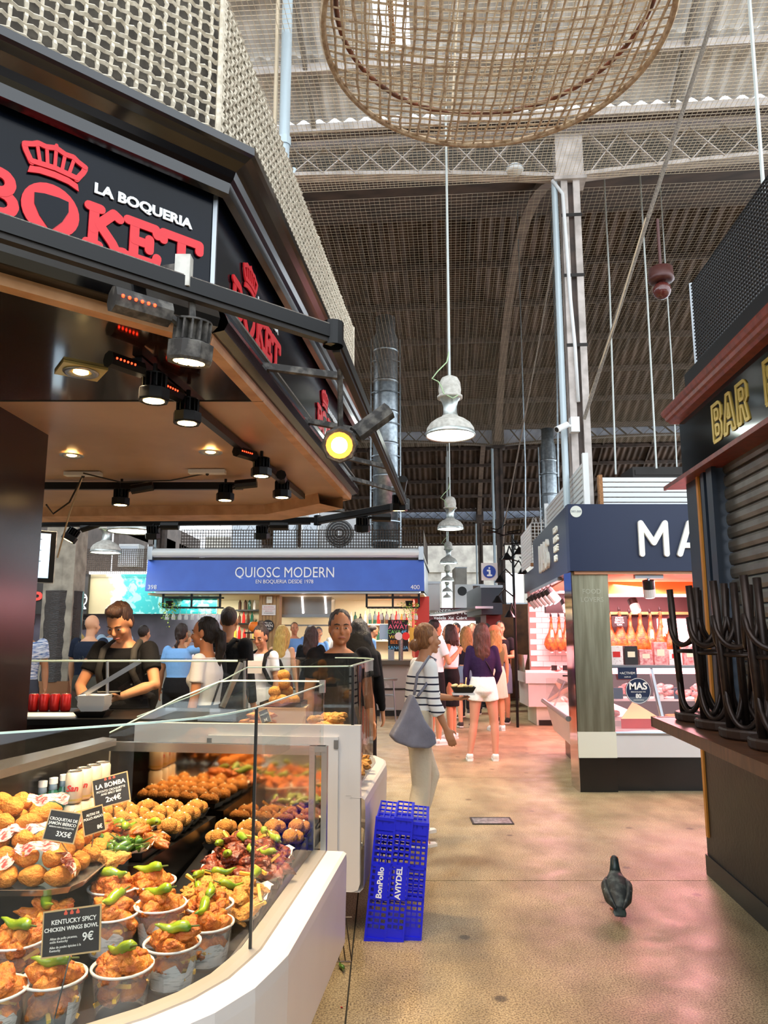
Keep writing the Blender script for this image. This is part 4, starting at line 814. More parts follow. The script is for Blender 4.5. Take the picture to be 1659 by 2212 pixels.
for i, (x, y, z, lab) in enumerate(TUBS):
    if z > 0.61:
        MB().lathe([(0, 0.6), (0.05, 0.6), (0.05, z-0.001), (0, z-0.001)], 16, Matrix.Translation((x, y, 0))).build('riser', 'deck_black', c1)
# ---- sloped lower deck with tenders, glazed wings and boats
def zl(x, y): return 0.605+0.12*max(0, y-2.55)/0.8
MB().add([(-0.83, 2.55, 0.6), (-0.44, 2.55, 0.6), (-0.33, 3.4, 0.6), (-0.74, 3.42, 0.6), (-0.74, 3.42, 0.728), (-0.33, 3.4, 0.728)], [(0, 1, 5, 4), (1, 2, 5), (0, 4, 3), (2, 3, 4, 5)]).build('deck_wedge', 'deck_black', c1)
def flat_tray(label, x0, x1, y0, y1, zf, group='black food trays in the near case', liner=True):
    zc = zf((x0+x1)/2, (y0+y1)/2); sl = (zf(0, y1)-zf(0, y0))/(y1-y0); M = Matrix.Translation(((x0+x1)/2, (y0+y1)/2, zc+0.004)) @ Matrix.Rotation(math.atan(sl), 4, 'X') @ Matrix.Rotation(-0.1, 4, 'Z')
    hx, hy = (x1-x0)/2, (y1-y0)/2; t = thing('food_tray', label, 'tray', (0.5*(x0+x1), 0.5*(y0+y1), zc), group=group)
    MB().box(-hx, hx, -hy, hy, 0, 0.008, M).build('base', 'tray_black', t)
    mb = MB()
    for a in ((-hx, -hx+0.006, -hy, hy), (hx-0.006, hx, -hy, hy), (-hx, hx, -hy, -hy+0.006), (-hx, hx, hy-0.006, hy)): mb.box(*a, 0.0, 0.026, M)
    mb.build('rim', 'tray_black', t)
    if liner:
        vs = []; n = 12
        for i in range(n+1):
            for j in range(n+1):
                e = max(abs(i/n-0.5), abs(j/n-0.5))*2; vs.append(M @ Vector(((i/n-0.5)*2.1*hx, (j/n-0.5)*2.1*hy, 0.012+(0.03*max(0, e-0.85)/0.15)*(0.6+0.6*((i*7+j*3) % 5)/4))))
        MB().add(vs, [(i*(n+1)+j, (i+1)*(n+1)+j, (i+1)*(n+1)+j+1, i*(n+1)+j+1) for i in range(n) for j in range(n)]).build('paper_liner', 'liner', t, smooth=True)
    return t
up = lambda x, y: 0.80
flat_tray('black tray of breaded chicken tenders with chips and peppers', -0.70, -0.42, 2.66, 2.90, zl); scatter('chicken_tender', TEN, -0.70, -0.43, 2.66, 2.90, lambda x, y: zl(x, y)+0.035, 34, 'breaded chicken tender on the tray beside the tubs', 'chicken', 'breaded tenders')
scatter('chicken_tender', TEN, -0.66, -0.48, 2.70, 2.86, lambda x, y: zl(x, y)+0.062, 12, 'breaded chicken tender on the tray beside the tubs', 'chicken', 'breaded tenders')
flat_tray('black tray of dark glazed chicken wings', -0.68, -0.38, 2.93, 3.20, zl); scatter('glazed_wing', WIN, -0.68, -0.38, 2.93, 3.20, lambda x, y: zl(x, y)+0.035, 38, 'dark glazed chicken wing on the tray near the mirrored panel', 'chicken', 'glazed wings')
scatter('glazed_wing', WIN, -0.64, -0.43, 2.97, 3.17, lambda x, y: zl(x, y)+0.065, 16, 'dark glazed chicken wing on the tray near the mirrored panel', 'chicken', 'glazed wings')
for k in range(16): x = rnd.uniform(-.69, -.42); y = rnd.uniform(2.66, 2.92); put('french_fry', FRY, (x, y, zl(x, y)+0.07), 'yellow chip among the breaded tenders', 'chip', 'chips on the tenders tray', (rnd.uniform(-.4, .4), rnd.uniform(-.6, .6), rnd.uniform(0, 6.28)))
for k in range(10): x = rnd.uniform(-.66, -.40); y = rnd.uniform(2.95, 3.2); put('french_fry', FRY, (x, y, zl(x, y)+0.075), 'yellow chip among the glazed wings', 'chip', 'chips on the wings tray', (rnd.uniform(-.4, .4), rnd.uniform(-.8, .2), rnd.uniform(0, 6.28)))
for x, y in ((-0.63, 2.72), (-0.53, 2.76), (-0.47, 2.84), (-0.58, 2.86), (-0.66, 2.84)): pepper((x, y, zl(x, y)+0.092), 'green pepper lying on the breaded tenders', 'peppers on the tenders', (0, rnd.uniform(-.3, .3), rnd.uniform(0, 6.28)), s=0.9)
for x, y in ((-0.6, 2.98), (-0.52, 3.03), (-0.45, 3.0), (-0.64, 3.08), (-0.56, 3.13), (-0.44, 3.14), (-0.49, 3.19)): pepper((x, y, zl(x, y)+0.098), 'green pepper lying on the dark glazed wings', 'peppers on the wings', (0, rnd.uniform(-.3, .3), rnd.uniform(0, 6.28)), s=0.85)
boat_me = MB(); a, b_, h = 0.05, 0.036, 0.026
vs = [(-b_, -b_, 0), (b_, -b_, 0), (b_, b_, 0), (-b_, b_, 0), (-a, -a, h), (a, -a, h), (a, a, h), (-a, a, h)]
BOAT = boat_me.add(vs, [(3, 2, 1, 0), (0, 1, 5, 4), (1, 2, 6, 5), (2, 3, 7, 6), (3, 0, 4, 7)]).mesh('snack_boat'); BOAT.materials.append(MATS['tray_black'])
def boat(x, y, z, lab, glab):
    o = put('snack_boat', BOAT, (x, y, z), lab, 'snack boat', glab, (0, 0, rnd.uniform(-.12, .12)))
    for k in range(3):
        ang = k*2.1+rnd.random(); px, py, pz = x+0.024*math.cos(ang), y+0.024*math.sin(ang), z+0.034+(0.016 if k == 2 else 0)
        q = put('bomba', rnd.choice(BOM), (px, py, pz), 'round potato bomba in a '+('lower' if 'low' in lab else 'raised')+' black boat', 'bomba', 'bombas in '+glab)
        d = bpy.data.objects.new('cream_dot', DOT); COL.objects.link(d); d.parent = q; d.location = (0, 0, 0.028); q.rotation_euler = (rnd.uniform(-.2, .2), rnd.uniform(-.2, .2), rnd.random()*6)
for y in (3.26, 3.365):
    for i in range(4): x = -0.695+0.105*i; boat(x+0.11*(y-3.26), y, zl(x, y)+0.006, 'small low black boat of bombas by the mirrored panel', 'lower snack boats')
for y in (3.07, 3.18, 3.29, 3.40):
    for i in range(4): x = -1.17+0.108*i; boat(x+0.08*(y-3.07), y, 0.806, 'small raised black boat of bombas behind the price cards', 'raised snack boats')
flat_tray('raised black tray of roast wings and fried green peppers', -1.10, -0.84, 2.78, 3.0, up)
scatter('roast_wing', ROA, -1.10, -0.82, 2.86, 3.0, lambda x, y: 0.835, 16, 'orange roast wing on the raised tray', 'chicken', 'roast wings'); scatter('roast_wing', ROA, -1.06, -0.86, 2.88, 2.98, lambda x, y: 0.865, 7, 'orange roast wing on the raised tray', 'chicken', 'roast wings')
for k in range(34): pepper((-0.97+rnd.uniform(-.11, .1), 2.79+rnd.uniform(-.05, .06), 0.83+0.035*rnd.random()), 'dark fried green pepper in the heap on the raised tray', 'fried green peppers in the heap', (rnd.uniform(-.3, .3), rnd.uniform(-.3, .3), rnd.uniform(0, 6.28)), True)
for x, y in ((-1.02, 2.93), (-0.95, 2.9), (-0.88, 2.95)): pepper((x, y, 0.89), 'bright green pepper on the roast wings', 'peppers on the roast wings', (0, 0.1, rnd.uniform(0, 6.28)))
scatter('chicken_tender', TEN, -0.96, -0.88, 2.66, 2.72, lambda x, y: 0.83, 4, 'breaded tender at the front of the raised deck', 'chicken', 'tenders on the raised deck')
# ---- price cards
def card(label, u, v, Y, wd, ht, roll, yaw, lines, stem_to=None, flames=False, green=False):
    q = P(u, v, Y=Y); t = thing('price_card', label, 'price card', tuple(q))
    M = Matrix.Translation(q) @ Matrix.Rotation(R(yaw), 4, 'Z') @ frame((0, 0, 0), 0) @ Matrix.Rotation(R(roll), 4, 'Z') @ Matrix.Rotation(R(-14), 4, 'X')
    MB().box(-wd/2, wd/2, -ht/2, ht/2, -0.002, 0, M).build('frame', 'card_frame', t); MB().box(-wd/2+0.004, wd/2-0.004, -ht/2+0.004, ht/2-0.004, -0.001, 0.0008, M).build('panel', 'card_black', t)
    for body, x, y, sz, al, bold in lines: text('lettering', body, sz, 'ink_white', M @ Matrix.Translation((x, y, 0.0012)), t, 0.0003, al, bold*0.35)
    if flames:
        for k in (-1, 0, 1): MB().prism([(k*0.016-0.004, ht/2-0.014), (k*0.016+0.004, ht/2-0.014), (k*0.016+0.005, ht/2-0.01), (k*0.016, ht/2-0.002), (k*0.016-0.005, ht/2-0.01)], 0, 0.001, M).build('flame_icon', 'flame', t)
    b_ = M @ Vector((0, -ht/2+0.01, -0.004)); e = Vector(stem_to) if stem_to else b_-Vector((0, -0.01, 0.09))
    MB().tube([b_+Vector((0, 0, 0.012)), b_, e], 0.0018, 5).build('wire_stem', 'alu', t)
    if green: MB().box(e.x-0.022, e.x+0.022, e.y-0.015, e.y+0.015, e.z, e.z+0.03).build('clip_base', 'clip_green', t)
    return t
card('black price card KENTUCKY SPICY CHICKEN WINGS BOWL 9 euro', 154, 2012, 1.99, 0.155, 0.105, 9, -6,
     [('KENTUCKY SPICY', 0.006, 0.024, 0.0148, 'CENTER', 0.0006), ('CHICKEN WINGS BOWL', 0.0, 0.008, 0.0128, 'CENTER', 0.0006), ('9€', 0.045, -0.016, 0.026, 'CENTER', 0.001), ('Alitas de pollo picantes,', -0.055, -0.012, 0.0075, 'LEFT', 0), ('estilo Kentucky', -0.055, -0.019, 0.0075, 'LEFT', 0), ('Ailes de poulet épicées à la', -0.055, -0.031, 0.0075, 'LEFT', 0), ('Kentucky', -0.055, -0.038, 0.0075, 'LEFT', 0)], (-0.83, 2.02, 0.60), True, True)
card('black price card CROQUETAS DE JAMÓN IBÉRICO 3X5 euro on the croquette pile', 134, 1785, 2.36, 0.098, 0.088, -8, 0,
     [('CROQUETAS DE', 0.0, 0.018, 0.0115, 'CENTER', 0.0006), ('JAMÓN IBÉRICO', 0.0, 0.006, 0.0115, 'CENTER', 0.0006), ('IBERIAN HAM CROQUETTES', 0, -0.004, 0.006, 'CENTER', 0), ('3X5€', 0.012, -0.022, 0.02, 'CENTER', 0.001)], tuple(P(146, 1840, Y=2.42)))
card('black price card LA BOMBA potato croquette 2x4 euro', 240, 1707, 2.92, 0.135, 0.108, 14, 4,
     [('LA BOMBA', 0.0, 0.022, 0.023, 'CENTER', 0.0012), ('POTATO CROQUETTE', 0.0, 0.003, 0.0105, 'CENTER', 0.0004), ('AND SPICY BEEF', 0.0, -0.008, 0.0105, 'CENTER', 0.0004), ('2x4€', 0.006, -0.03, 0.027, 'CENTER', 0.0014)], tuple(P(246, 1765, Y=3.0)), True)
card('narrow price card turned sideways between two larger cards', 202, 1772, 2.62, 0.085, 0.085, 3, 58, [('ALITAS DE', 0, 0.02, 0.011, 'CENTER', 0.0005), ('POLLO ASADO', 0, 0.008, 0.011, 'CENTER', 0.0005), ('8€', 0.02, -0.025, 0.018, 'CENTER', 0.001)], tuple(P(198, 1830, Y=2.62)))
# ---- bottles and cans behind the food
def bottle(u, v, Y, lab):
    q = P(u, v, Y=Y); z = q.z-0.24; t = thing('water_bottle', lab, 'bottle', (q.x, q.y, z), 0, 'green water bottles behind the croquettes')
    MB().lathe([(0, 0), (0.032, 0), (0.034, 0.01), (0.034, 0.13), (0.028, 0.165), (0.015, 0.195), (0.013, 0.225)], 18).build('glass_body', 'bottle_green', t, local=True, smooth=True)
    MB().lathe([(0.0135, 0.195), (0.016, 0.197), (0.0145, 0.222)], 16).build('neck_label', 'label_blue', t, local=True, smooth=True); MB().lathe([(0.0165, 0.218), (0.0165, 0.24), (0.0, 0.242)], 16).build('cap', 'cap_white', t, local=True)
    MB().lathe([(0.0345, 0.04), (0.0345, 0.1)], 18).build('label', 'label_blue', t, local=True, smooth=True)
    if z > 0.81: MB().box(q.x-0.033, q.x+0.033, q.y-0.033, q.y+0.033, 0.8, z).build('bottle_riser', 'deck_black', c1)
bottle(93, 1687, 3.02, 'green glass water bottle, leftmost of three behind the croquettes'); bottle(116, 1680, 3.06, 'green glass water bottle, middle of the three'); bottle(139, 1673, 3.1, 'green glass water bottle next to the beer cans')
def can(x, y, z, lab):
    t = thing('beer_can', lab, 'can', (x, y, z), 0, 'cream beer cans in two tiers')
    MB().lathe([(0, 0.002), (0.026, 0), (0.033, 0.008), (0.033, 0.11), (0.027, 0.12)], 20).build('body', 'can_cream', t, local=True, smooth=True); MB().lathe([(0.027, 0.12), (0.028, 0.123), (0.024, 0.12), (0, 0.119)], 20).build('lid', 'can_top', t, local=True)
    MB().lathe([(0.0333, 0.012), (0.0333, 0.02)], 20).build('band', 'gold_trim', t, local=True)
    text('lettering', 'San', 0.032, 'ink_red', Matrix.Rotation(0.2, 4, 'Z') @ frame((0, -0.0335, 0.06), 0), t, 0.0006, 'CENTER', 0.001, 0.2, local=True)
for i, (u, v, Y, lab) in enumerate(((162, 1665, 3.08, 'first'), (182, 1658, 3.14, 'second'), (203, 1652, 3.2, 'third'), (222, 1646, 3.27, 'fourth'))):
    q = P(u, v, Y=Y); zz = q.z-0.122
    can(q.x, q.y, zz, 'cream beer can on the upper tier, '+lab+' after the bottles'); can(q.x, q.y, zz-0.124, 'cream beer can on the lower tier, '+lab+' after the bottles')
    if zz-0.124 > 0.805: MB().box(q.x-0.03, q.x+0.03, q.y-0.03, q.y+0.03, 0.8, zz-0.125).build('can_riser', 'deck_black', c1)
# ---- food and oddments farther in
flat_tray('tray of long fried rolls on top of the second case', -0.86, -0.62, 4.45, 4.65, lambda x, y: 1.0, 'trays in the second case', False)
MB().box(-0.88, -0.3, 4.42, 4.9, 0.72, 1.0).build('food_step', 'soffit', c2)
for k in range(16):
    l_ = k//6; put('fried_roll', rnd.choice(STR), (-0.74+rnd.uniform(-.08, .08)*(1-0.25*l_), 4.55+rnd.uniform(-.05, .05), 1.03+0.04*l_), 'long fried roll in the heap on the second case', 'fried roll', 'fried rolls on the second case', (0, 0, rnd.uniform(-.5, .5)), 1.25)
card('small black price card stuck in the fried rolls', 572, 1548, 4.42, 0.06, 0.085, 22, 0, [('ROLLITOS', 0, 0.015, 0.01, 'CENTER', 0.0005), ('3€', 0, -0.02, 0.02, 'CENTER', 0.001)])
flat_tray('tray with a mound of round buns in the second case', -0.76, -0.5, 4.7, 4.9, lambda x, y: 1.14, 'trays in the second case', False)
MB().box(-0.78, -0.48, 4.68, 4.9, 1.0, 1.14).build('food_step', 'soffit', c2)
for k in range(14): l_ = (0, 0, 0, 0, 0, 0, 1, 1, 1, 1, 2, 2, 3, 3)[k]; put('fried_bun', rnd.choice(BOM), (-0.63+rnd.uniform(-.08, .08)*(1-0.28*l_), 4.79+rnd.uniform(-.06, .06)*(1-0.25*l_), 1.18+0.05*l_), 'round fried bun in the mound inside the second case', 'bun', 'fried buns in the second case', None, 1.25)
for k in range(22): put('fried_chicken', rnd.choice(FRI+TEN), (-0.33+rnd.uniform(-.09, .09), 4.62+rnd.uniform(-.18, .2), 1.03+0.06*rnd.random()), 'fried piece heaped by the front pane of the second case', 'chicken', 'fried pieces in the second case', None, 1.3)
for k in range(16): pepper((-0.2+rnd.uniform(-.05, .03), 4.55+rnd.uniform(-.2, .25), 0.75+0.03*rnd.random()), 'green pepper on the low deck of the second case', 'peppers in the second case', None, True)
for k in range(16): put('fried_chicken', rnd.choice(FRI+TEN), (-0.18+rnd.uniform(-.05, .05), 4.6+rnd.uniform(-.25, .45), 0.76+0.06*rnd.random()), 'fried piece on the low deck of the second case', 'chicken', 'fried pieces on the low deck', None, 1.3)
# paper trays stacked on the rear counter
mat('dish_white', '#ece9e2', 0.6); mat('can_red', '#b3201e', 0.3, 0.3)
q = P(204, 1528, Y=4.8); bt = thing('tray_stack', 'stack of black and white paper trays on the rear counter', 'paper trays', (q.x, q.y, 1.075))
for k in range(12):
    z = 1.075+(0.012*k if k < 1 else 0.03+0.0062*k); a = 0.085 if k else 0.1; M = Matrix.Translation((q.x, q.y, z)) @ Matrix.Rotation(rnd.uniform(-.06, .06), 4, 'Z')
    MB().add([M @ Vector(p) for p in [(-a*.75, -a*.6, 0), (a*.75, -a*.6, 0), (a*.75, a*.6, 0), (-a*.75, a*.6, 0), (-a, -a*.8, 0.036), (a, -a*.8, 0.036), (a, a*.8, 0.036), (-a, a*.8, 0.036)]], [(3, 2, 1, 0), (0, 1, 5, 4), (1, 2, 6, 5), (2, 3, 7, 6), (3, 0, 4, 7)]).build('paper_tray', 'tray_black' if k == 0 else 'dish_white', bt)
q = P(120, 1526, Y=4.8)
MB().box(q.x-0.25, q.x+0.16, 4.72, 4.95, 1.0755, 1.085).build('paper_sheet', 'dish_white', label='flat white paper sheets left of the tray stack', cat='paper')
for k in range(6):
    x = -2.5+0.072*k; t = thing('soda_can', 'red soda can under the rear glass shelf, %s from the left' % ORD[k], 'can', (x, 5.12, 1.075), 0, 'red soda cans on the rear counter')
    MB().lathe([(0, 0), (0.027, 0), (0.033, 0.01), (0.033, 0.105), (0.026, 0.115)], 14).build('body', 'can_red', t, local=True, smooth=True); MB().lathe([(0.026, 0.115), (0.024, 0.113), (0, 0.113)], 14).build('lid', 'can_top', t, local=True)
# ================================================================ RIGHT: MAS delicatessen stall
mat('navy', '#1b2744', 0.4, spec=0.4); mat('mas_white', '#f7f5ea', 0.5); mat('brushed', '#a8a58c', 0.3, 0.75, col2='#8d8a72', scale=3, stretch=(8, 8, 0.6)); mat('mirror_steel', '#cfcac6', 0.08, 1.0)
mat('cream_panel', '#dfdcc8', 0.45); mat('tile', '#f3e4df', 0.2, spec=0.6); mat('grout', '#a8837a', 0.8); mat('mas_ceiling', '#e8b08a', 0.5); mat('orange_panel', '#e0863c', 0.5)
mat('pink_tube', '#ffd9d6', 0.4, emit=5.0, ecol='#ff9aa0'); mat('white_lens', '#ffffff', 0.3, emit=9.0, ecol='#fff0f0'); mat('slat_white', '#dfe3e2', 0.5, 0.1); mat('wire_white', '#d8d9d6', 0.6)
MX, MY = 1.95, 7.75; ad = Vector((AX.x, AX.y))
def mp(s, o=0.0): q = Vector((MX, MY))+ad*s+Vector((ad.y, -ad.x))*o; return (q.x, q.y)   # s along the aisle, o to the right
ms = thing('delicatessen_stall', 'navy fronted delicatessen stall with glowing pink counters', 'stall', (MX, MY, 0))
M_f = frame((MX, MY, 0), 0); M_s = frame((mp(3.3)[0], mp(3.3)[1], 0), math.atan2(-ad.y, -ad.x))
MB().box(0, 3.6, 2.23, 2.94, -0.12, 0, M_f).build('front_fascia', 'navy', ms); MB().box(0, 3.29, 2.23, 2.94, -0.12, 0, M_s).build('side_fascia', 'navy', ms)
def mas_letters(M, x, z, h, parent, sc=1.0):
    r = 0.06*h/0.7; mb = MB(); w_ = h*0.78
    strokes(mb, [[(x, z), (x, z+h), (x+w_/2, z+h*0.36), (x+w_, z+h), (x+w_, z)]], r, M, 0.03); mb.build('letter', 'mas_white', parent)
    x2 = x+w_+h*0.42; mb = MB(); strokes(mb, [[(x2, z), (x2+w_*0.45, z+h), (x2+w_*0.9, z)], [(x2+w_*0.2, z+h*0.28), (x2+w_*0.7, z+h*0.28)]], r, M, 0.03); mb.build('letter', 'mas_white', parent)
    x3 = x2+w_*0.9+h*0.32; mb = MB(); a = h*0.25
    strokes(mb, [[(x3+0.9*a*2, z+h*0.86)]+arc(x3+a, z+h-a, a, a, 40, 270, 8)+arc(x3+a, z+a, a, a, 90, -140, 8)], r, M, 0.03); mb.build('letter', 'mas_white', parent)
mas_letters(M_f, 0.755, 2.405, 0.33, ms); mas_letters(M_s, 0.9, 2.42, 0.32, ms)
for k in range(4): text('small_lettering', ('FOOD', 'LOVERS', 'DES DE', '1943')[k], 0.1, 'mas_white', M_s @ Matrix.Translation((2.25, 2.78-0.11*k, 0.01)), ms, 0.01, 'LEFT', 0.003)
mat('disc_grey', '#d8dcd0', 0.5); mat('brushed_pale', '#b3b09a', 0.35, 0.7)
mb = MB(); mb.lathe([(0, 0), (0.062, 0), (0.062, 0.006), (0, 0.006)], 24, M_f @ Matrix.Translation((0.085, 2.86, 0))); mb.build('number_disc', 'disc_grey', ms)
text('stall_number', '307-308', 0.032, 'alu', M_f @ Matrix.Translation((0.085, 2.86, 0.008)), ms, 0.001)
# corner pillar
MB().box(0.04, 0.42, 0.59, 2.23, -0.42, -0.1, M_f).build('pillar', 'brushed', ms); MB().box(0.035, 0.425, 0.335, 0.59, -0.43, -0.09, M_f).build('pillar_foot', 'cream_panel', ms); MB().box(0.04, 0.42, 0.0, 0.335, -0.42, -0.1, M_f).build('pillar_base', 'deck_black', ms)
MB().box(0.03, 0.041, 0.0, 2.23, -0.42, -0.105, M_f).build('mirror_strip', 'mirror_steel', ms)
for k, s_ in enumerate(('FOOD', 'LOVERS')): text('faint_lettering', s_, 0.07, 'brushed_pale', M_f @ Matrix.Translation((0.24, 2.02-0.085*k, -0.098)), ms, 0.001, bold=0.001)
# front counter
MB().box(0.42, 3.6, 0.335, 0.56, -0.8, -0.12, M_f).build('counter_front', 'case_white', ms); MB().box(0.42, 3.6, 0.0, 0.335, -0.7, -0.16, M_f).build('counter_plinth', 'deck_black', ms)
MB().tube([M_f @ Vector((0.42, 0.575, -0.13)), M_f @ Vector((3.6, 0.575, -0.13))], 0.028, 10).build('bumper', 'alu', ms)
MB().box(0.42, 3.6, 0.55, 0.60, -0.85, -0.15, M_f).build('counter_deck', 'case_white', ms)
MB().add([M_f @ Vector(p) for p in ((0.42, 0.6, -0.15), (3.6, 0.6, -0.15), (3.6, 1.22, -0.3), (0.42, 1.22, -0.3))], [(0, 1, 2, 3)]).build('front_pane', 'pane', ms)
for x in (0.95,): MB().bar(M_f @ Vector((x, 0.6, -0.16)), M_f @ Vector((x-0.06, 1.22, -0.31)), 0.035, 0.03).build('pane_post', 'alu', ms)
MB().box(0.42, 3.6, 1.22, 1.25, -0.75, -0.28, M_f).build('top_shelf', 'alu', ms); MB().box(0.42, 3.6, 1.16, 1.22, -0.5, -0.3, M_f).build('light_box', 'pink_tube', ms)
MB().box(0.42, 3.6, 0.86, 0.88, -0.85, -0.5, M_f).build('middle_shelf', 'case_white', ms)
# side counters along the aisle
def case_side(s0, s1, z0, z1, lab):
    MB().add([(*mp(s0, 0.12), z0), (*mp(s1, 0.12), z0), (*mp(s1, 0.02), z1), (*mp(s0, 0.02), z1), (*mp(s0, 0.9), z0), (*mp(s1, 0.9), z0), (*mp(s0, 0.9), z1), (*mp(s1, 0.9), z1)],
             [(0, 1, 2, 3), (3, 2, 7, 6), (0, 4, 5, 1), (0, 3, 6, 4), (1, 5, 7, 2)]).build(lab, 'case_white', ms)
case_side(0.5, 2.6, 0.3, 0.66, 'side_counter')
MB().tube([(*mp(0.45, -0.01), 0.68), (*mp(2.6, -0.01), 0.68)], 0.03, 10).build('side_bumper', 'alu', ms)
MB().prism([mp(0.5, 0.25), mp(2.5, 0.25), mp(2.5, 0.85), mp(0.5, 0.85)], 0, 0.31).build('side_plinth', 'deck_black', ms)
MB().add([(*mp(0.5, 0.04), 0.68), (*mp(2.6, 0.04), 0.68), (*mp(2.6, 0.2), 0.98), (*mp(0.5, 0.2), 0.98)], [(0, 1, 2, 3)]).build('side_pane', 'pane', ms)
MB().prism([mp(2.58, 0.04), mp(2.6, 0.04), mp(2.6, 0.8), mp(2.58, 0.8)], 0.66, 0.98).build('side_cheek', 'pane', ms)
for a in (0.5, 2.0): MB().bar((*mp(a, 0.05), 0.66), (*mp(a, 0.2), 0.98), 0.03, 0.02).build('pane_post', 'alu', ms)
# far counter across, tiled wall behind
FY = 13.2; fx0 = mp(5.4)[0]
MB().box(fx0+0.1, 5.2, FY, FY+0.9, 0.32, 0.72).build('far_counter', 'case_white', ms); MB().box(fx0+0.25, 5.2, FY+0.1, FY+0.9, 0.0, 0.32).build('far_plinth', 'cream_panel', ms)
MB().box(fx0+0.05, 5.2, FY-0.05, FY+0.9, 0.72, 0.90).build('far_counter_top', 'case_white', ms)
MB().box(fx0+0.28, 5.2, FY+0.05, FY+0.9, 0.0, 0.09).build('far_kick', 'deck_black', ms)
for k in range(3): MB().box(3.1+0.55*k, 3.35+0.55*k, FY-0.056, FY-0.05, 0.84, 0.86).build('drawer_slot', 'deck_black', ms)
MB().add([(fx0+0.06, FY, 0.9), (5.2, FY, 0.9), (5.2, FY+0.15, 1.2), (fx0+0.06, FY+0.15, 1.2)], [(0, 1, 2, 3)]).build('far_pane', 'pane', ms)
MB().add([(fx0+0.06, FY, 0.9), (fx0+0.06, FY+0.9, 0.9), (fx0+0.06, FY+0.9, 1.2), (fx0+0.06, FY+0.15, 1.2)], [(0, 1, 2, 3)]).build('far_cheek', 'mirror_steel', ms)
wl = MB().box(2.78, 5.2, 14.35, 14.45, 0, 2.35).build('wall_tiled', 'grout', kind='structure', label='pink lit wall of white brick tiles behind the meat counter')
TM = MB().box(0.003, 0.232, -0.012, 0, 0.003, 0.1).mesh('tile'); TM.materials.append(MATS['tile'])
for j in range(13):
    for i in range(10):
        x = 2.79+0.235*i-(0.1175 if j % 2 else 0)
        if x < 2.7 or x > 4.9: continue
        o = bpy.data.objects.new('tile', TM); COL.objects.link(o); o.parent = wl; o.location = (x, 14.35, 0.95+0.103*j)
MB().prism([mp(0.05, 0.05), mp(6.6, 0.3), (5.6, 14.4), (5.6, MY+0.05)], 2.2, 2.24).build('ceiling_panel', 'mas_ceiling', ms)
MB().box(0.42, 3.6, 2.05, 2.2, -1.3, -1.25, M_f).build('orange_bulkhead', 'orange_panel', ms); MB().box(0.42, 3.6, 2.02, 2.05, -1.32, -1.2, M_f).build('bulkhead_edge', 'pink_tube', ms)
MB().box(2.6, 5.4, 12.0, 12.1, 1.9, 2.2).build('dark_bulkhead', 'deck_black', ms)
mat('back_dark', '#3a2422', 0.6); MB().box(3.2, 5.6, 11.4, 11.5, 0, 2.2).build('back_wall', 'back_dark', ms)
MB().box(3.2, 5.4, 11.3, 11.34, 1.86, 1.9).build('ham_rail', 'gold_trim', ms); MB().box(4.15, 5.2, 11.35, 11.39, 1.2, 1.8).build('pink_fridge', 'pink_tube', ms)
PINK = (1.0, 0.42, 0.46)
lamp('deli_glow', 'AREA', (3.2, 8.6, 2.15), 60, PINK, (3.0, 8.5, 0), 1.6, sy=0.4); lamp('deli_glow', 'AREA', (3.6, 10.6, 2.15), 85, PINK, (3.6, 10.9, 0), 2.0, sy=0.8)
lamp('deli_glow', 'AREA', (3.4, 13.2, 2.15), 80, PINK, (3.4, 13.6, 0), 1.8, sy=0.8); lamp('aisle_glow', 'AREA', (*mp(1.9, 0.1), 2.12), 20, PINK, (*mp(1.9, -1.1), 0.0), 2.4, sy=0.2)
lamp('aisle_glow', 'AREA', (*mp(4.6, 0.3), 2.12), 18, PINK, (*mp(4.6, -0.9), 0.0), 2.0, sy=0.2)
# spotlights on the stall
mat('spot_grey', '#b9b0ad', 0.4); mat('spot_black', '#121212', 0.4)
for k in range(6):
    q = Vector((*mp(1.7+0.42*k, 0.02), 2.08)); t = thing('cylinder_spotlight', 'grey cylinder spotlight under the navy fascia, %s from the pillar' % ORD[k], 'spotlight', tuple(q), group='cylinder spotlights of the delicatessen')
    d = Vector((0.55, -0.2, -0.75)).normalized(); MB().tube([q, q+d*0.13], 0.062, 16).build('barrel', 'spot_grey', t); MB().tube([q-d*0.07, q-d*0.001], 0.062, 16).build('heat_sink', 'spot_black', t)
    MB().tube([q+d*0.131, q+d*0.134], 0.05, 16).build('lens', 'white_lens', t); MB().tube([q, q+Vector((0, 0, 0.12))], 0.01, 6).build('stem', 'alu', t)
MB().bar((*mp(0.9, 0.02), 2.21), (*mp(3.9, 0.02), 2.21), 0.05, 0.04).build('spot_track', 'alu', ms)
for u, v, Y, lab in ((1402, 1272, 7.9, 'black and white spotlight hanging at the front of the delicatessen'), (1370, 1308, 9.6, 'lit white spotlight inside above the hams'), (1222, 1308, 11, 'small lit spotlight beside the steel pillar')):
    q = P(u, v, Y=Y); t = thing('track_spotlight', lab, 'spotlight', tuple(q), group='spotlights inside the delicatessen')
    d = Vector((0.1, -0.5 if Y > 9 else 0.2, -0.8)).normalized(); MB().tube([q, q+d*0.09], 0.062, 16).build('barrel', 'case_white', t); MB().tube([q-d*0.09, q], 0.062, 16).build('heat_sink', 'spot_black', t)
    MB().tube([q+d*0.091, q+d*0.094], 0.052, 16).build('lens', 'white_lens', t); MB().tube([q-d*0.05, Vector((q.x, q.y, 2.2))], 0.015, 6).build('stem', 'alu', t); MB().box(q.x-0.15, q.x+0.15, q.y-0.03, q.y+0.03, 2.16, 2.2).build('track_adapter', 'alu', t)
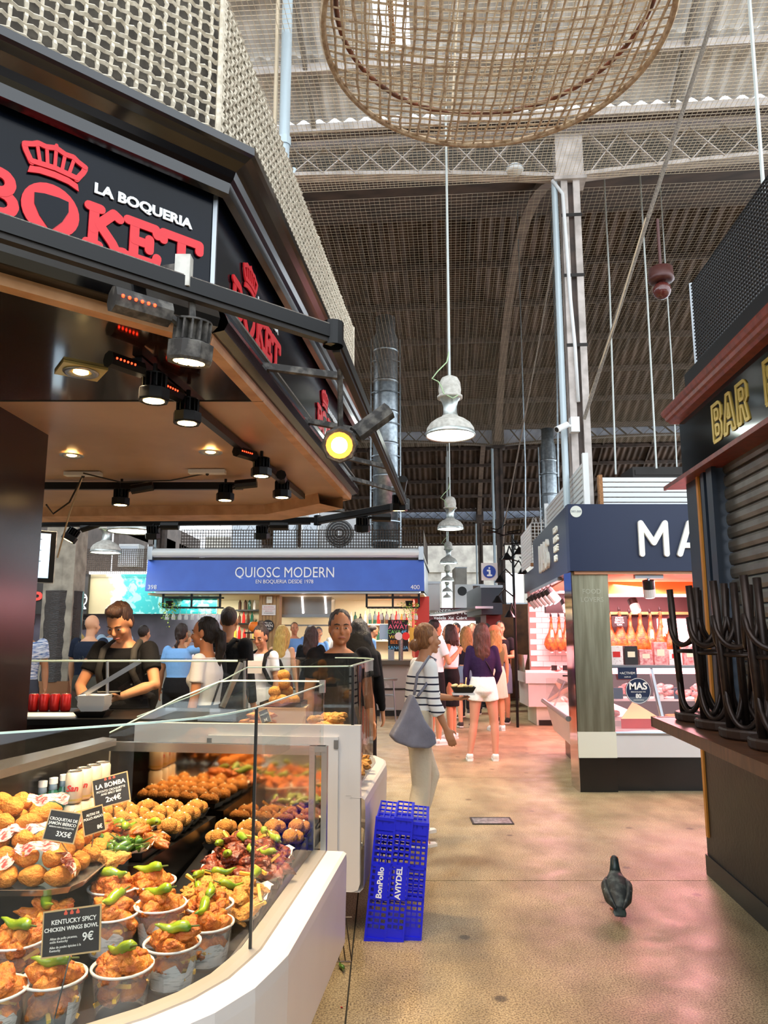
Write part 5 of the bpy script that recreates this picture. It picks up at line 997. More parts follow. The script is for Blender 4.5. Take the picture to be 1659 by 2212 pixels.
# hanging hams
mat('ham_skin', '#c9702c', 0.4, col2='#71290f', scale=14, bump=0.4, bscale=40); mat('ham_leg', '#b8562a', 0.45); mat('hoof', '#1c1513', 0.5); mat('ham_label', '#efe6c4', 0.6); mat('ham_fat', '#e0b45c', 0.45, col2='#b87a30', scale=10)
def ham(x, y, z, lab, grp, label=True, s=1.0, rz=0):
    t = thing('cured_ham', lab, 'ham', (x, y, z), rz, grp)
    mb = MB(); mb.tube([(0, 0, 0.0), (0, 0, -0.1), (0.005, 0, -0.2), (0, 0, -0.32), (0, 0, -0.42), (0, 0, -0.5), (0, 0, -0.55)], [0.022*s, 0.026*s, 0.05*s, 0.10*s, 0.12*s, 0.09*s, 0.02*s], 12, ry=[0.02*s, 0.024*s, 0.04*s, 0.07*s, 0.08*s, 0.06*s, 0.02*s]); mb.build('meat', 'ham_skin', t, smooth=True, local=True)
    MB().tube([(0, 0, 0.1), (0.01, 0, 0.05), (0, 0, -0.02)], [0.016, 0.02, 0.023], 8).build('shank', 'ham_leg', t, smooth=True, local=True); MB().tube([(-0.01, 0, 0.16), (0.0, 0, 0.12), (0.0, 0, 0.09)], [0.008, 0.022, 0.018], 8).build('hoof', 'hoof', t, local=True)
    MB().tube([(0.03, 0.0, 0.04), (-0.03, 0.01, 0.05), (0.02, 0, 0.09)], 0.008, 5).build('cord', 'hoof', t, local=True)
    if label: MB().prism([(-0.025, -0.3), (0.025, -0.3), (0.028, -0.2), (0.018, -0.15), (-0.018, -0.15), (-0.028, -0.2)], -0.072, -0.068, Matrix.Rotation(R(90), 4, 'X') @ Matrix.Scale(-1, 4, (0, 0, 1))).build('label', 'ham_label', t, local=True)
    MB().lathe([(0, -0.60), (0.035, -0.57), (0.0, -0.55)], 10).build('drip_cup', 'case_white', t, local=True)
    return t
for k, (u, lab) in enumerate(((1190, 'cured ham with cream label on the tiled wall, leftmost'), (1207, 'cured ham with cream label on the tiled wall, second'), (1222, 'cured ham with cream label on the tiled wall, third'), (1238, 'cured ham half hidden by the steel pillar'))):
    q = P(u, 1345, Y=14.1); ham(q.x, q.y, q.z+0.02, lab, 'labelled hams on the tiled wall', True, 1.2)
for k in range(7): q = P(1316+22*k, 1338, Y=11.2); ham(q.x, q.y, q.z+0.03*(k % 2), 'unlabelled cured ham on the gold rail, %s from the pillar' % ORD[k], 'hams on the gold rail', k > 3, 1.25, rnd.uniform(-.5, .5))
# goods in the cases
mat('meat', '#d9716f', 0.4, col2='#f0c4bb', scale=30); mat('cheese_rind', '#d9a35c', 0.6, col2='#b97a3a', scale=30); mat('cheese', '#f2d08e', 0.5); mat('red_pack', '#d8261f', 0.4); mat('pack_white', '#f3ede6', 0.5, col2='#d9c0b8', scale=60, lo=0.6, hi=0.63)
mat('pack_yellow', '#e9c34a', 0.5); MT = [lump('meat_cut', (0.07, 0.05, 0.03), 0.3, 1.6, 2, k+60, 'meat') for k in range(4)]
for k in range(26): put('meat_cut', rnd.choice(MT), (3.0+rnd.uniform(0, 1.3), FY+rnd.uniform(0.15, 0.6), 0.93+0.05*rnd.random()), 'pink cut of meat on the far counter before the tiled wall', 'meat', 'meat on the far counter')
for k in range(24): s_, o_ = rnd.uniform(0.6, 2.5), rnd.uniform(0.2, 0.6); put('meat_cut', rnd.choice(MT), (*mp(s_, o_), 0.70+0.04*rnd.random()), 'pink cut of meat in the low case along the aisle', 'meat', 'meat in the aisle case')
for k in range(20): q = M_f @ Vector((0.55+rnd.uniform(0, 1.2), 0.915+rnd.uniform(0, 0.1), -0.6+rnd.uniform(-.1, .1))); put('meat_cut', rnd.choice(MT), tuple(q), 'packed slice of cured meat on the middle shelf', 'meat', 'meat on the middle shelf')
for k in range(7): x = 2.95+0.2*k; MB().box(x, x+0.1, FY+0.12, FY+0.13, 0.93, 1.02).build('price_tag', 'card_black', label='little black price tag in the meat, %s from the aisle' % ORD[k], cat='price tag', group='price tags on the far counter')
def wheel(x, z, d, r, h, lab, m): q = M_f @ Vector((x, z, d)); MB().lathe([(0, 0), (r, 0), (r*1.03, h*0.5), (r, h), (0, h)], 20, Matrix.Translation(q)).build('whole_cheese', m, label=lab, cat='cheese', smooth=False)
wheel(1.5, 0.6, -0.45, 0.13, 0.16, 'cheese wheel with patterned rind at the bottom', 'cheese_rind'); wheel(1.52, 0.765, -0.45, 0.11, 0.13, 'pale cheese wheel stacked on the patterned wheel', 'cheese'); wheel(1.17, 0.6, -0.33, 0.14, 0.13, 'golden cheese wheel behind the glass post', 'cheese_rind')
q = M_f @ Vector((0.74, 0.6, -0.32)); t = thing('cheese_wedge', 'large cheese wedge in a red wrapper beside the pillar', 'cheese', tuple(q))
MB().add([(-0.2, -0.04, 0), (0.22, -0.04, 0), (0.0, 0.16, 0), (-0.2, -0.04, 0.1), (0.22, -0.04, 0.1), (0.0, 0.16, 0.26)], [(2, 1, 0), (0, 1, 4, 3), (1, 2, 5, 4), (2, 0, 3, 5)]).build('wrapper', 'red_pack', t, local=True)
MB().add([(-0.2, -0.045, 0.1), (0.22, -0.045, 0.1), (0.0, 0.165, 0.26), (-0.02, 0.1, 0.262)], [(0, 1, 2), (0, 1, 3)]).build('cut_face', 'cheese', t, local=True)
for k in range(12):
    x = 0.5+0.16*k; h = rnd.choice((0.16, 0.2, 0.24)); c = rnd.choice(('pack_white', 'pack_white', 'pack_yellow', 'meat', 'card_black')); a, b_ = M_f @ Vector((x, 1.25, -0.42)), M_f @ Vector((x+0.14, 1.25+h, -0.5))
    t = thing('deli_pack', 'boxed product on the upper shelf, %s from the pillar' % ORD[k], 'box', tuple(a), group='boxed products on the upper shelf')
    MB().box(min(a.x, b_.x), max(a.x, b_.x), a.y, b_.y, 1.25, 1.25+h).build('carton', c, t); MB().box(a.x+0.03, b_.x-0.03, a.y-0.002, a.y, 1.27+h*0.3, 1.27+h*0.6).build('label', 'ham_label' if c != 'pack_white' else 'red_pack', t)
for k in range(7): x = 0.55+0.22*k; q = M_f @ Vector((x, 0.9, -0.52)); MB().box(q.x, q.x+0.1, q.y, q.y+0.02, 0.881, 1.0).build('deli_tag', 'navy' if k % 3 == 0 else 'pack_white', label='upright product card on the middle shelf, %s from the pillar' % ORD[k], cat='card', group='product cards on the middle shelf')
q = M_f @ Vector((0.72, 1.0, -0.14)); t = thing('round_sign', 'round navy sticker sign reading MAS 80 on the glass', 'sign', tuple(q)); Mr = M_f @ Matrix.Translation((0.72, 0.99, -0.235))
MB().lathe([(0, 0), (0.135, 0), (0.135, 0.006), (0, 0.006)], 32, Mr).build('disc', 'navy', t); MB().lathe([(0.125, 0.0065), (0.13, 0.0065), (0.13, 0.0075), (0.125, 0.0075)], 32, Mr).build('ring', 'ink_white', t)
text('lettering', 'MAS', 0.1, 'ink_white', Mr @ Matrix.Translation((0, 0.045, 0.007)), t, 0.001, bold=0.003); text('lettering', 'PERSONALIZED TIPS', 0.017, 'ink_white', Mr @ Matrix.Translation((0, -0.012, 0.007)), t, 0.001); text('lettering', '80', 0.06, 'ink_white', Mr @ Matrix.Translation((0, -0.055, 0.007)), t, 0.001, bold=0.002); text('lettering', 'ANIVERSARIO', 0.018, 'ink_white', Mr @ Matrix.Translation((0, -0.095, 0.007)), t, 0.001)
q = M_f @ Vector((0.6, 1.16, -0.25)); t = thing('counter_sign', 'small navy card reading ACTIVEM above the round sign', 'sign', tuple(q)); Mr = M_f @ Matrix.Translation((0.62, 1.17, -0.25))
MB().box(-0.1, 0.1, -0.06, 0.06, 0, 0.005, Mr).build('plate', 'navy', t); text('lettering', '=ACTIVEM', 0.035, 'ink_white', Mr @ Matrix.Translation((0, 0, 0.006)), t, 0.001); text('lettering', 'SOM-HI', 0.02, 'ink_white', Mr @ Matrix.Translation((0, -0.04, 0.006)), t, 0.001)
q = P(1338, 1342, Y=11.1); t = thing('ham_price_board', 'dark handwritten price board hanging among the hams', 'board', tuple(q)); MB().box(q.x-0.11, q.x+0.11, q.y, q.y+0.01, q.z-0.08, q.z+0.08).build('board', 'card_black', t)
for k in range(4): text('lettering', ('JAMÓN', 'IBÉRICO', 'BELLOTA', '9,50€')[k], 0.035, 'ink_white', frame((q.x, q.y-0.002, q.z+0.05-0.034*k), 0), t, 0.001)
# white slatted fence on the stall roof
fn = thing('slatted_fence', 'white corrugated fence panel on the delicatessen roof, facing the viewer', 'fence', (MX+0.4, MY+0.1, 2.94))
for k in range(6): MB().box(0.42, 3.6, 2.945+0.056*k, 2.99+0.056*k, -0.22-0.01*(k % 2), -0.2, M_f).build('slat', 'slat_white', fn)
MB().box(0.40, 0.44, 2.94, 3.3, -0.26, -0.19, M_f).build('post', 'timber', fn)
fn = thing('slatted_fence', 'white slatted fence running back along the delicatessen roof', 'fence', (*mp(1.5), 2.94))
for k in range(8): MB().box(0.05, 3.25, 2.95+0.062*k, 2.99+0.062*k, -0.22, -0.2, M_s).build('slat', 'slat_white', fn)
for x in (0.03, 3.22): MB().box(x, x+0.06, 2.94, 3.5, -0.24, -0.18, M_s).build('post', 'slat_white', fn)
q = P(1440, 1018, Y=9.6); MB().box(q.x-0.45, q.x+0.8, q.y, q.y+0.5, 2.95, q.z+0.06).box(q.x-0.42, q.x+0.77, q.y-0.01, q.y, q.z-0.05, q.z+0.02).build('roof_box', 'dark_iron', label='dark equipment box on the delicatessen roof', cat='box')
cg = thing('wire_cage', 'white wire mesh cage on the roof beyond the navy fascia', 'cage', (*mp(3.6), 2.6)); a = Vector((*mp(3.45, 0.0), 2.62)); mb = MB(); net(mb, a, (0.75, 0, 0), (0, 0, 0.62), 14, 12, 0.006, 0, 4, 1); mb.build('front_mesh', 'wire_white', cg); mb = MB(); net(mb, a, Vector((AX.x, AX.y, 0))*1.6, (0, 0, 0.62), 24, 12, 0.006, 0, 4, 1); mb.build('side_mesh', 'wire_white', cg)
MB().box(a.x-0.02, a.x+0.8, a.y-0.02, a.y+0.04, 2.58, 2.63).build('sill', 'timber', cg); MB().prism([mp(3.4, 0.05), mp(5.2, 0.05), mp(5.2, 0.9), mp(3.4, 0.9)], 2.26, 2.58).build('roof_base', 'navy', cg)
mb = MB()
for k in range(40): x = a.x+0.018*k; mb.tube([(x, a.y, a.z+0.62), (x+rnd.uniform(-.06, .06), a.y+rnd.uniform(-.06, .06), a.z+0.62+rnd.uniform(0.04, 0.1))], 0.003, 3)
mb.build('bird_spikes', 'wire_white', cg)
# ================================================================ RIGHT: closed bar with stools
mat('bar_black', '#07080a', 0.1, spec=0.28); mat('bar_base', '#2c2620', 0.4, 0.4, col2='#1a1714', scale=5, bump=0.1); mat('bar_navy', '#1d2733', 0.4); mat('bar_red', '#8a3a26', 0.4, col2='#6b2a1b', scale=20); mat('bar_wood', '#5d3a24', 0.35, col2='#44291a', scale=6, stretch=(1, 6, 1)); mat('gold', '#c9a94e', 0.35, 0.6)
mat('shutter', '#8c857a', 0.4, 0.6, col2='#716b61', scale=6); mat('stripe_orange', '#d08a34', 0.5); mat('stool_metal', '#3a2d27', 0.35, 0.6, col2='#2a201c', scale=15); mat('seat_wood', '#33231b', 0.4); mat('cage_black', '#1c1c1d', 0.5, 0.3)
M_b = frame((2.17, 5.27, 0), math.atan2(-0.9964, -0.085))
br = thing('bar_stall', 'closed black and gold bar stall with roller shutter', 'bar', (2.17, 5.27, 0))
MB().box(0, 4.6, 0.0, 1.07, -1.8, 0, M_b).build('base_panel', 'bar_base', br); MB().box(-0.01, 4.6, 0, 0.13, -0.1, 0.012, M_b).build('skirting', 'deck_black', br)
MB().box(0.0, 0.55, 1.07, 2.68, -0.6, -0.02, M_b).build('corner_post', 'bar_navy', br); MB().box(0.25, 0.285, 0.28, 2.68, -0.02, -0.005, M_b).build('orange_stripe', 'stripe_orange', br); MB().box(0.36, 0.42, 1.07, 2.68, -0.02, 0.0, M_b).box(0.5, 0.6, 1.07, 2.68, -0.02, 0.01, M_b).build('shutter_guide', 'bar_navy', br)
MB().box(0.03, 0.07, 0.25, 1.0, 0.0, 0.012, M_b).build('orange_stripe', 'stripe_orange', br)
for k in range(19):
    z = 1.09+0.084*k; pr = [(0, z), (0.022, z+0.006), (0.03, z+0.03), (0.03, z+0.062), (0.02, z+0.078), (0.004, z+0.082)]
    mb = MB(); vs = [M_b @ Vector((x, p[1], -0.1+p[0])) for x in (0.58, 4.6) for p in pr]; n = len(pr); mb.add(vs, [(i, i+1, n+i+1, n+i) for i in range(n-1)]); mb.build('shutter_slat', 'shutter', br)
MB().box(0.0, 4.6, 2.68, 3.12, -0.6, 0.0, M_b).build('fascia', 'bar_black', br)
pr = [(0.0, 3.11), (0.05, 3.12), (0.06, 3.14), (0.075, 3.15), (0.08, 3.175), (0.09, 3.185), (0.1, 3.21), (0.1, 3.225), (0.0, 3.24)]
def bsweep(pr, x0, x1, nm, m):
    n = len(pr); vs = [M_b @ Vector((x0-(p[0] if x0 < 0.1 else 0), p[1], p[0])) for p in pr]+[M_b @ Vector((x1, p[1], p[0])) for p in pr]+[M_b @ Vector((x0-p[0], p[1], -0.6)) for p in pr]
    MB().add(vs, [(i, i+1, n+i+1, n+i) for i in range(n-1)]+[(2*n+i, 2*n+i+1, i+1, i) for i in range(n-1)]).build(nm, m, br)
bsweep(pr, 0.0, 4.6, 'cornice', 'bar_red')
MB().box(-0.2, 4.6, 2.655, 2.675, -0.6, 0.07, M_b).box(-0.21, 4.6, 2.65, 2.68, 0.065, 0.08, M_b).build('awning_ledge', 'bar_red', br)
MB().box(0.12, 4.6, 3.24, 3.44, -0.6, -0.02, M_b).build('upper_band', 'cage_black', br)
cgm = thing('mesh_screen', 'black woven mesh screen on top of the bar', 'mesh screen', tuple(M_b @ Vector((0.3, 3.44, 0))))
mb = MB(); o_ = M_b @ Vector((0.3, 3.44, -0.05)); net(mb, o_, M_b.to_3x3() @ Vector((2.6, 0, 0)), (0, 0, 0.6), 74, 24, 0.007, 0, 4, 2); mb.build('woven_mesh', 'cage_black', cgm); mb = MB(); net(mb, o_, M_b.to_3x3() @ Vector((0, 0, -1.2)), (0, 0, 0.6), 30, 24, 0.007, 0, 4, 2); mb.build('woven_mesh', 'cage_black', cgm)
MB().tube([o_, o_+Vector((0, 0, 0.62))], 0.014, 6).build('corner_post', 'alu', cgm); MB().tube([o_+Vector((0, 0, 0.6)), o_+M_b.to_3x3() @ Vector((2.6, 0.6, 0))], 0.008, 6).build('top_wire', 'cage_black', cgm)
# gold outlined lettering
def outline_letter(x, polys, h):
    for pl_, m_, ex, gr in ((polys, 'gold', 0.004, 0.012),):
        mb = MB(); strokes(mb, [[(x+a*h, 2.79+b*h) for a, b in ln] for ln in pl_], 0.0085, M_b, 0.006, 4); mb.build('letter', 'gold', br)
    mb = MB(); strokes(mb, [[(x+a*h-0.018, 2.79+b*h+0.012) for a, b in ln] for ln in polys], 0.003, M_b, 0.005, 4); mb.build('letter_shade', 'gold', br)
Bp = [[(0, 0), (0.5, 0), (0.62, 0.12), (0.62, 0.4), (0.52, 0.5), (0.62, 0.6), (0.62, 0.88), (0.5, 1), (0, 1), (0, 0)], [(0.2, 0.16), (0.4, 0.16), (0.44, 0.22), (0.44, 0.36), (0.38, 0.42), (0.2, 0.42), (0.2, 0.16)], [(0.2, 0.58), (0.4, 0.58), (0.44, 0.64), (0.44, 0.78), (0.38, 0.84), (0.2, 0.84), (0.2, 0.58)]]
Ap = [[(0, 0), (0.27, 1), (0.5, 1), (0.76, 0), (0.56, 0), (0.5, 0.22), (0.26, 0.22), (0.2, 0), (0, 0)], [(0.3, 0.38), (0.46, 0.38), (0.385, 0.74), (0.3, 0.38)]]
Rp = [[(0, 0), (0, 1), (0.5, 1), (0.62, 0.88), (0.62, 0.55), (0.5, 0.45), (0.66, 0), (0.46, 0), (0.32, 0.42), (0.2, 0.42), (0.2, 0), (0, 0)], [(0.2, 0.58), (0.4, 0.58), (0.44, 0.64), (0.44, 0.78), (0.38, 0.84), (0.2, 0.84), (0.2, 0.58)]]
outline_letter(0.68, Bp, 0.235); outline_letter(0.86, Ap, 0.235); outline_letter(1.08, Rp, 0.235); outline_letter(1.47, [[(0, 0), (0, 1), (0.6, 1), (0.6, 0.82), (0.2, 0.82), (0.2, 0.6), (0.5, 0.6), (0.5, 0.42), (0.2, 0.42), (0.2, 0.18), (0.6, 0.18), (0.6, 0), (0, 0)]], 0.235)
sh = thing('bar_shelf', 'brown wooden bar shelf carrying the upturned stools', 'shelf', tuple(M_b @ Vector((0.8, 1.07, 0)))); MB().box(0.80, 4.4, 1.072, 1.105, -0.05, 0.52, M_b).build('top', 'bar_wood', sh); MB().box(0.795, 4.4, 1.05, 1.107, 0.50, 0.525, M_b).box(0.795, 0.82, 1.05, 1.107, -0.05, 0.525, M_b).build('front_edge', 'bar_wood', sh)
# upturned stools
st = thing('bar_stool', 'x', 'stool', (0, 0, 0), 0, 'upturned stools on the bar shelf')
MB().lathe([(0, 0), (0.155, 0), (0.162, 0.008), (0.165, 0.038), (0.158, 0.046), (0, 0.046)], 28).build('seat', 'seat_wood', st, local=True)
for k in range(4):
    a = R(45+90*k); c, s_ = math.cos(a), math.sin(a); MB().tube([(0.115*c, 0.115*s_, 0.03), (0.15*c, 0.15*s_, 0.74)], 0.019, 10).build('leg', 'stool_metal', st, local=True, smooth=True)
    a2 = a+R(90); c2_, s2_ = math.cos(a2), math.sin(a2)
    for zb, zt in ((0.05, 0.25), (0.42, 0.57)):
        pts = []
        for i in range(13):
            f = i/12; ang = math.pi*f; rr = 0.125+0.045*zb/0.5; px = (c*(1-f)+c2_*f); py = (s_*(1-f)+s2_*f); h_ = zt-(zt-zb)*math.sin(ang)**0.6; bul = 1.0+0.18*math.sin(ang)
            pts.append((px*rr*bul, py*rr*bul, h_))
        MB().tube(pts, 0.0135, 8).build('foot_loop', 'stool_metal', st, local=True, smooth=True)
MB().tube([(0.125*math.cos(2*math.pi*k/24), 0.125*math.sin(2*math.pi*k/24), 0.385) for k in range(24)], 0.011, 6, closed=True).build('ring', 'stool_metal', st, local=True, smooth=True)
for k, (x, lab) in enumerate(((0.98, 'farthest upturned stool, at the end of the bar shelf'), (1.33, 'second upturned stool from the end of the bar shelf'), (1.68, 'third upturned stool from the end of the bar shelf'), (2.03, 'fourth upturned stool from the end of the bar shelf'), (2.38, 'nearest upturned stool, cut by the right edge'))):
    o = st if k == 0 else copy_tree(st); o.location = M_b @ Vector((x, 1.107, 0.27)); o.rotation_euler = (0, 0, 0.35+0.17*k); o['label'] = lab
# ================================================================ MIDDLE: blue kiosk
mat('kiosk_blue', '#2f5fc4', 0.4, col2='#2a56b8', scale=2); mat('marble', '#dedad2', 0.25, col2='#8f8a82', scale=2.2, detail=8, lo=0.28, hi=0.42); mat('stone_top', '#4d4a40', 0.25); mat('kiosk_wood', '#b08b58', 0.5, col2='#8f6c40', scale=10, stretch=(12, 12, 0.6))
mat('warm_wall', '#e9dcb8', 0.6); mat('leaf', '#7fae3a', 0.5, col2='#3f7a2a', scale=30); mat('leaf_yellow', '#c3cf4e', 0.5); mat('glassware', '#dfe6e6', 0.08, alpha=0.45, spec=0.9); mat('red_wall', '#9c2318', 0.5); mat('fan_dark', '#2a2c2e', 0.5)
mat('chalk', '#16181a', 0.7); mat('chalk_pink', '#f06a8a', 0.7); mat('chalk_green', '#7fd06a', 0.7); mat('chalk_yellow', '#f0d24a', 0.7); mat('chalk_orange', '#f0862e', 0.7); mat('chalk_blue', '#6cc4ee', 0.7); mat('pumpkin', '#f07a1c', 0.5)
KY = 14.6
kx0, kx1 = P(318, 1245, Y=KY).x, P(916, 1245, Y=KY).x
kq = thing('kiosk', 'marble fronted bar kiosk under a long royal blue sign', 'kiosk', ((kx0+kx1)/2, KY, 0)); M_k = frame((kx0, KY, 0), 0); KL = kx1-kx0
MB().add([M_k @ Vector(p) for p in ((0, 2.39, 0.1), (KL, 2.39, 0.1), (KL, 3.0, 0.0), (0, 3.0, 0.0), (0, 2.39, -0.1), (KL, 2.39, -0.1), (KL, 3.0, -0.1), (0, 3.0, -0.1))], [(0, 1, 2, 3), (4, 7, 6, 5), (0, 4, 5, 1), (3, 2, 6, 7), (0, 3, 7, 4), (1, 5, 6, 2)]).build('sign_board', 'kiosk_blue', kq)
Mt = M_k @ Matrix.Translation((0, 0, 0.075))
text('lettering', 'QUIOSC MODERN', 0.29, 'sign_white', M_k @ Matrix.Translation((KL*0.498, 2.745, 0.055)), kq, 0.004, sx=0.82); text('lettering', 'EN BOQUERIA DESDE 1978', 0.105, 'sign_white', M_k @ Matrix.Translation((KL*0.498, 2.57, 0.085)), kq, 0.004, sx=0.9)
text('lettering', '398', 0.12, 'sign_white', M_k @ Matrix.Translation((0.14, 2.46, 0.1)), kq, 0.004); text('lettering', '400', 0.12, 'sign_white', M_k @ Matrix.Translation((KL-0.18, 2.46, 0.1)), kq, 0.004)
MB().box(0, KL, 0.12, 0.98, -0.6, -0.05, M_k).build('counter_front', 'marble', kq); MB().box(-0.03, KL+0.03, 0.98, 1.06, -0.65, 0.08, M_k).build('counter_top', 'stone_top', kq); MB().box(0, KL, 0, 0.12, -0.55, -0.1, M_k).build('plinth', 'deck_black', kq); MB().box(0, KL, 0.5, 0.53, -0.05, -0.03, M_k).build('dark_groove', 'deck_black', kq)
MB().tube([M_k @ Vector((0.1, 3.14, 0.02)), M_k @ Vector((KL-0.1, 3.14, 0.02))], 0.09, 12).build('awning_cassette', 'slat_white', kq)
for x in (0.06, KL-0.06): MB().box(x-0.05, x+0.05, 3.0, 3.26, -0.08, 0.1, M_k).build('cassette_bracket', 'alu', kq)
MB().box(0.2, KL-0.1, 2.34, 2.38, -0.12, 0.06, M_k).build('sign_sill', 'alu', kq)
sd = Vector((AX.x, AX.y, 0)); kr = M_k @ Vector((KL, 0, 0))
MB().add([kr+Vector((0, 0.1, 2.4)), kr+sd*3+Vector((0, 0, 2.4)), kr+sd*3+Vector((0, 0, 3.0)), kr+Vector((0, 0.1, 3.0))], [(0, 1, 2, 3)]).build('side_sign', 'alu', kq)
MB().prism([(kx0, KY+0.1), (kx1, KY+0.1), (kx1+0.3, KY+3.2), (kx0, KY+3.2)], 2.32, 2.36).build('ceiling_panel', 'warm_wall', kq)
MB().box(kx0, kx1+0.2, KY+2.6, KY+2.7, 0.9, 2.33).build('back_wall', 'warm_wall', kq); MB().box(kx1-0.15, kx1+0.15, KY+0.9, KY+2.6, 1.06, 2.33).build('red_panel', 'red_wall', kq)
x = P(582, 1320, Y=KY+0.25).x; MB().box(x-0.2, x+0.2, KY+0.2, KY+0.6, 1.06, 2.34).build('wood_pillar', 'kiosk_wood', kq)
for k in range(6): MB().box(x-0.19+0.068*k, x-0.135+0.068*k, KY+0.185, KY+0.2, 1.06, 2.34).build('plank', 'kiosk_wood', kq)
def sgn(name, lab, u, v, Y, w_, h_, m, lines, lm='card_black', cat='sign', rnd_=False):
    q = P(u, v, Y=Y); t = thing(name, lab, cat, tuple(q))
    if rnd_: MB().lathe([(0, 0), (w_/2, 0), (w_/2, 0.02), (0, 0.02)], 20, frame(tuple(q), 0)).build('disc', m, t)
    else: MB().box(q.x-w_/2, q.x+w_/2, q.y-0.02, q.y, q.z-h_/2, q.z+h_/2).build('board', m, t)
    for body, dx, dz, sz, lmm in lines: text('lettering', body, sz, lmm or lm, frame((q.x+dx, q.y-0.022, q.z+dz), 0), t, 0.001)
    return t
sgn('wall_notice', 'white paper notice on the wooden kiosk pillar', 581, 1318, KY+0.18, 0.27, 0.2, 'case_white', [('NO SE PERMITE EL', 0, 0.06, 0.025, 'ink_red'), ('CONSUMO DE PRODUCTOS', 0, 0.02, 0.02, 'ink_red'), ('AJENOS A ESTE', 0, -0.02, 0.022, 'ink_red'), ('ESTABLECIMIENTO', 0, -0.06, 0.022, 'card_black')])
sgn('wall_notice', 'small cream plate at the top of the wooden pillar', 582, 1296, KY+0.18, 0.11, 0.13, 'cream_panel', [('300', 0, 0.02, 0.045, 'gold')])
sgn('open_sign', 'round black hanging sign reading OPEN', 579, 1352, KY+0.16, 0.24, 0.24, 'card_black', [('We are', 0, 0.06, 0.05, 'ink_white'), ('OPEN', 0, 0.0, 0.075, 'ink_white'), ('TAPAS', 0, -0.06, 0.045, 'ink_white')], rnd_=True)
sgn('chalkboard', 'black menu board with bright chalk lettering on the bar', 860, 1373, KY+0.35, 0.4, 0.62, 'chalk', [('TAKE', -0.03, 0.26, 0.09, 'chalk_pink'), ('AWAY', 0, 0.17, 0.13, 'chalk_pink'), ('CAVA', -0.08, 0.07, 0.1, 'chalk_green'), ('4€', 0.12, 0.07, 0.1, 'chalk_blue'), ('WINE', -0.05, -0.03, 0.1, 'chalk_yellow'), ('BEER', -0.05, -0.13, 0.1, 'chalk_orange'), ('SANGRIA', 0, -0.24, 0.095, 'chalk_blue')], cat='menu board')
sgn('notice_sheet', 'pale blue paper taped beside the menu board', 829, 1365, KY+0.4, 0.17, 0.3, 'label_blue', [], cat='paper')
sgn('poster', 'yellow poster at the right end of the kiosk', 896, 1372, KY+0.5, 0.22, 0.3, 'pack_yellow', [('3€', 0.03, -0.05, 0.1, 'ink_red')], cat='poster')
q = P(549, 1354, Y=KY); t = thing('pumpkin', 'small orange pumpkin left of the wooden pillar', 'pumpkin', (q.x, q.y+0.1, q.z)); mb = MB()
for k in range(8): a = k*math.pi/4; mb.ball((0.05*math.cos(a), 0.05*math.sin(a), 0), (0.08, 0.08, 0.1), 10, 8)
mb.build('flesh', 'pumpkin', t, smooth=True, local=True); MB().tube([(0, 0, 0.08), (0.02, 0, 0.14)], 0.015, 6).build('stem', 'stem', t, local=True); MB().box(q.x-0.2, q.x+0.2, q.y+0.05, q.y+0.35, q.z-0.13, q.z-0.1).build('pumpkin_shelf', 'black_metal', kq)
# hood, shelves, bottles
x0, x1 = P(606, 1300, Y=KY+0.8).x, P(716, 1300, Y=KY+0.8).x
hd = thing('extractor_hood', 'brushed steel extractor hood with strip lights', 'hood', ((x0+x1)/2, KY+1, 1.95)); MB().box(x0, x1, KY+0.8, KY+2, 1.95, 2.33).build('canopy', 'steel', hd); MB().box(x0-0.02, x1+0.02, KY+0.75, KY+2, 1.90, 1.95).build('lip', 'alu', hd)
for f in (0.45, 0.9): MB().bar((x0+(x1-x0)*f-0.03, KY+0.79, 2.32), (x0+(x1-x0)*f, KY+0.79, 1.98), 0.03, 0.02).build('strip_light', 'white_lens', hd)
MB().box(x0, x1, KY+0.9, KY+1.3, 1.72, 1.75).build('kitchen_shelf', 'steel', kq)
for zz, xa, xb in ((1.42, P(760, 1300, Y=KY+2).x, kx1-0.2), (1.78, P(740, 1300, Y=KY+2).x, kx1-0.2), (1.45, kx0+1.0, P(555, 1300, Y=KY+2).x), (1.8, kx0+1.3, P(555, 1300, Y=KY+2).x), (2.1, kx0+1.3, P(555, 1300, Y=KY+2).x)):
    MB().box(xa, xb, KY+2.3, KY+2.6, zz-0.03, zz).build('shelf', 'black_metal' if xa < -2.5 else 'cream_panel', kq)
    x = xa+0.08; k = 0
    while x < xb-0.08:
        c = rnd.choice(('bottle_green', 'bar_wood', 'red_pack', 'pack_yellow', 'card_black', 'case_white', 'pumpkin')); h = rnd.uniform(0.22, 0.3)
        MB().lathe([(0, 0), (0.036, 0), (0.036, h*0.6), (0.014, h*0.78), (0.013, h), (0, h)], 8, Matrix.Translation((x, KY+2.4, zz))).build('bottle', c, label='liquor bottle standing on the lit back shelves of the kiosk', cat='bottle', group='bottles on the kiosk shelves'); x += rnd.uniform(0.085, 0.13)
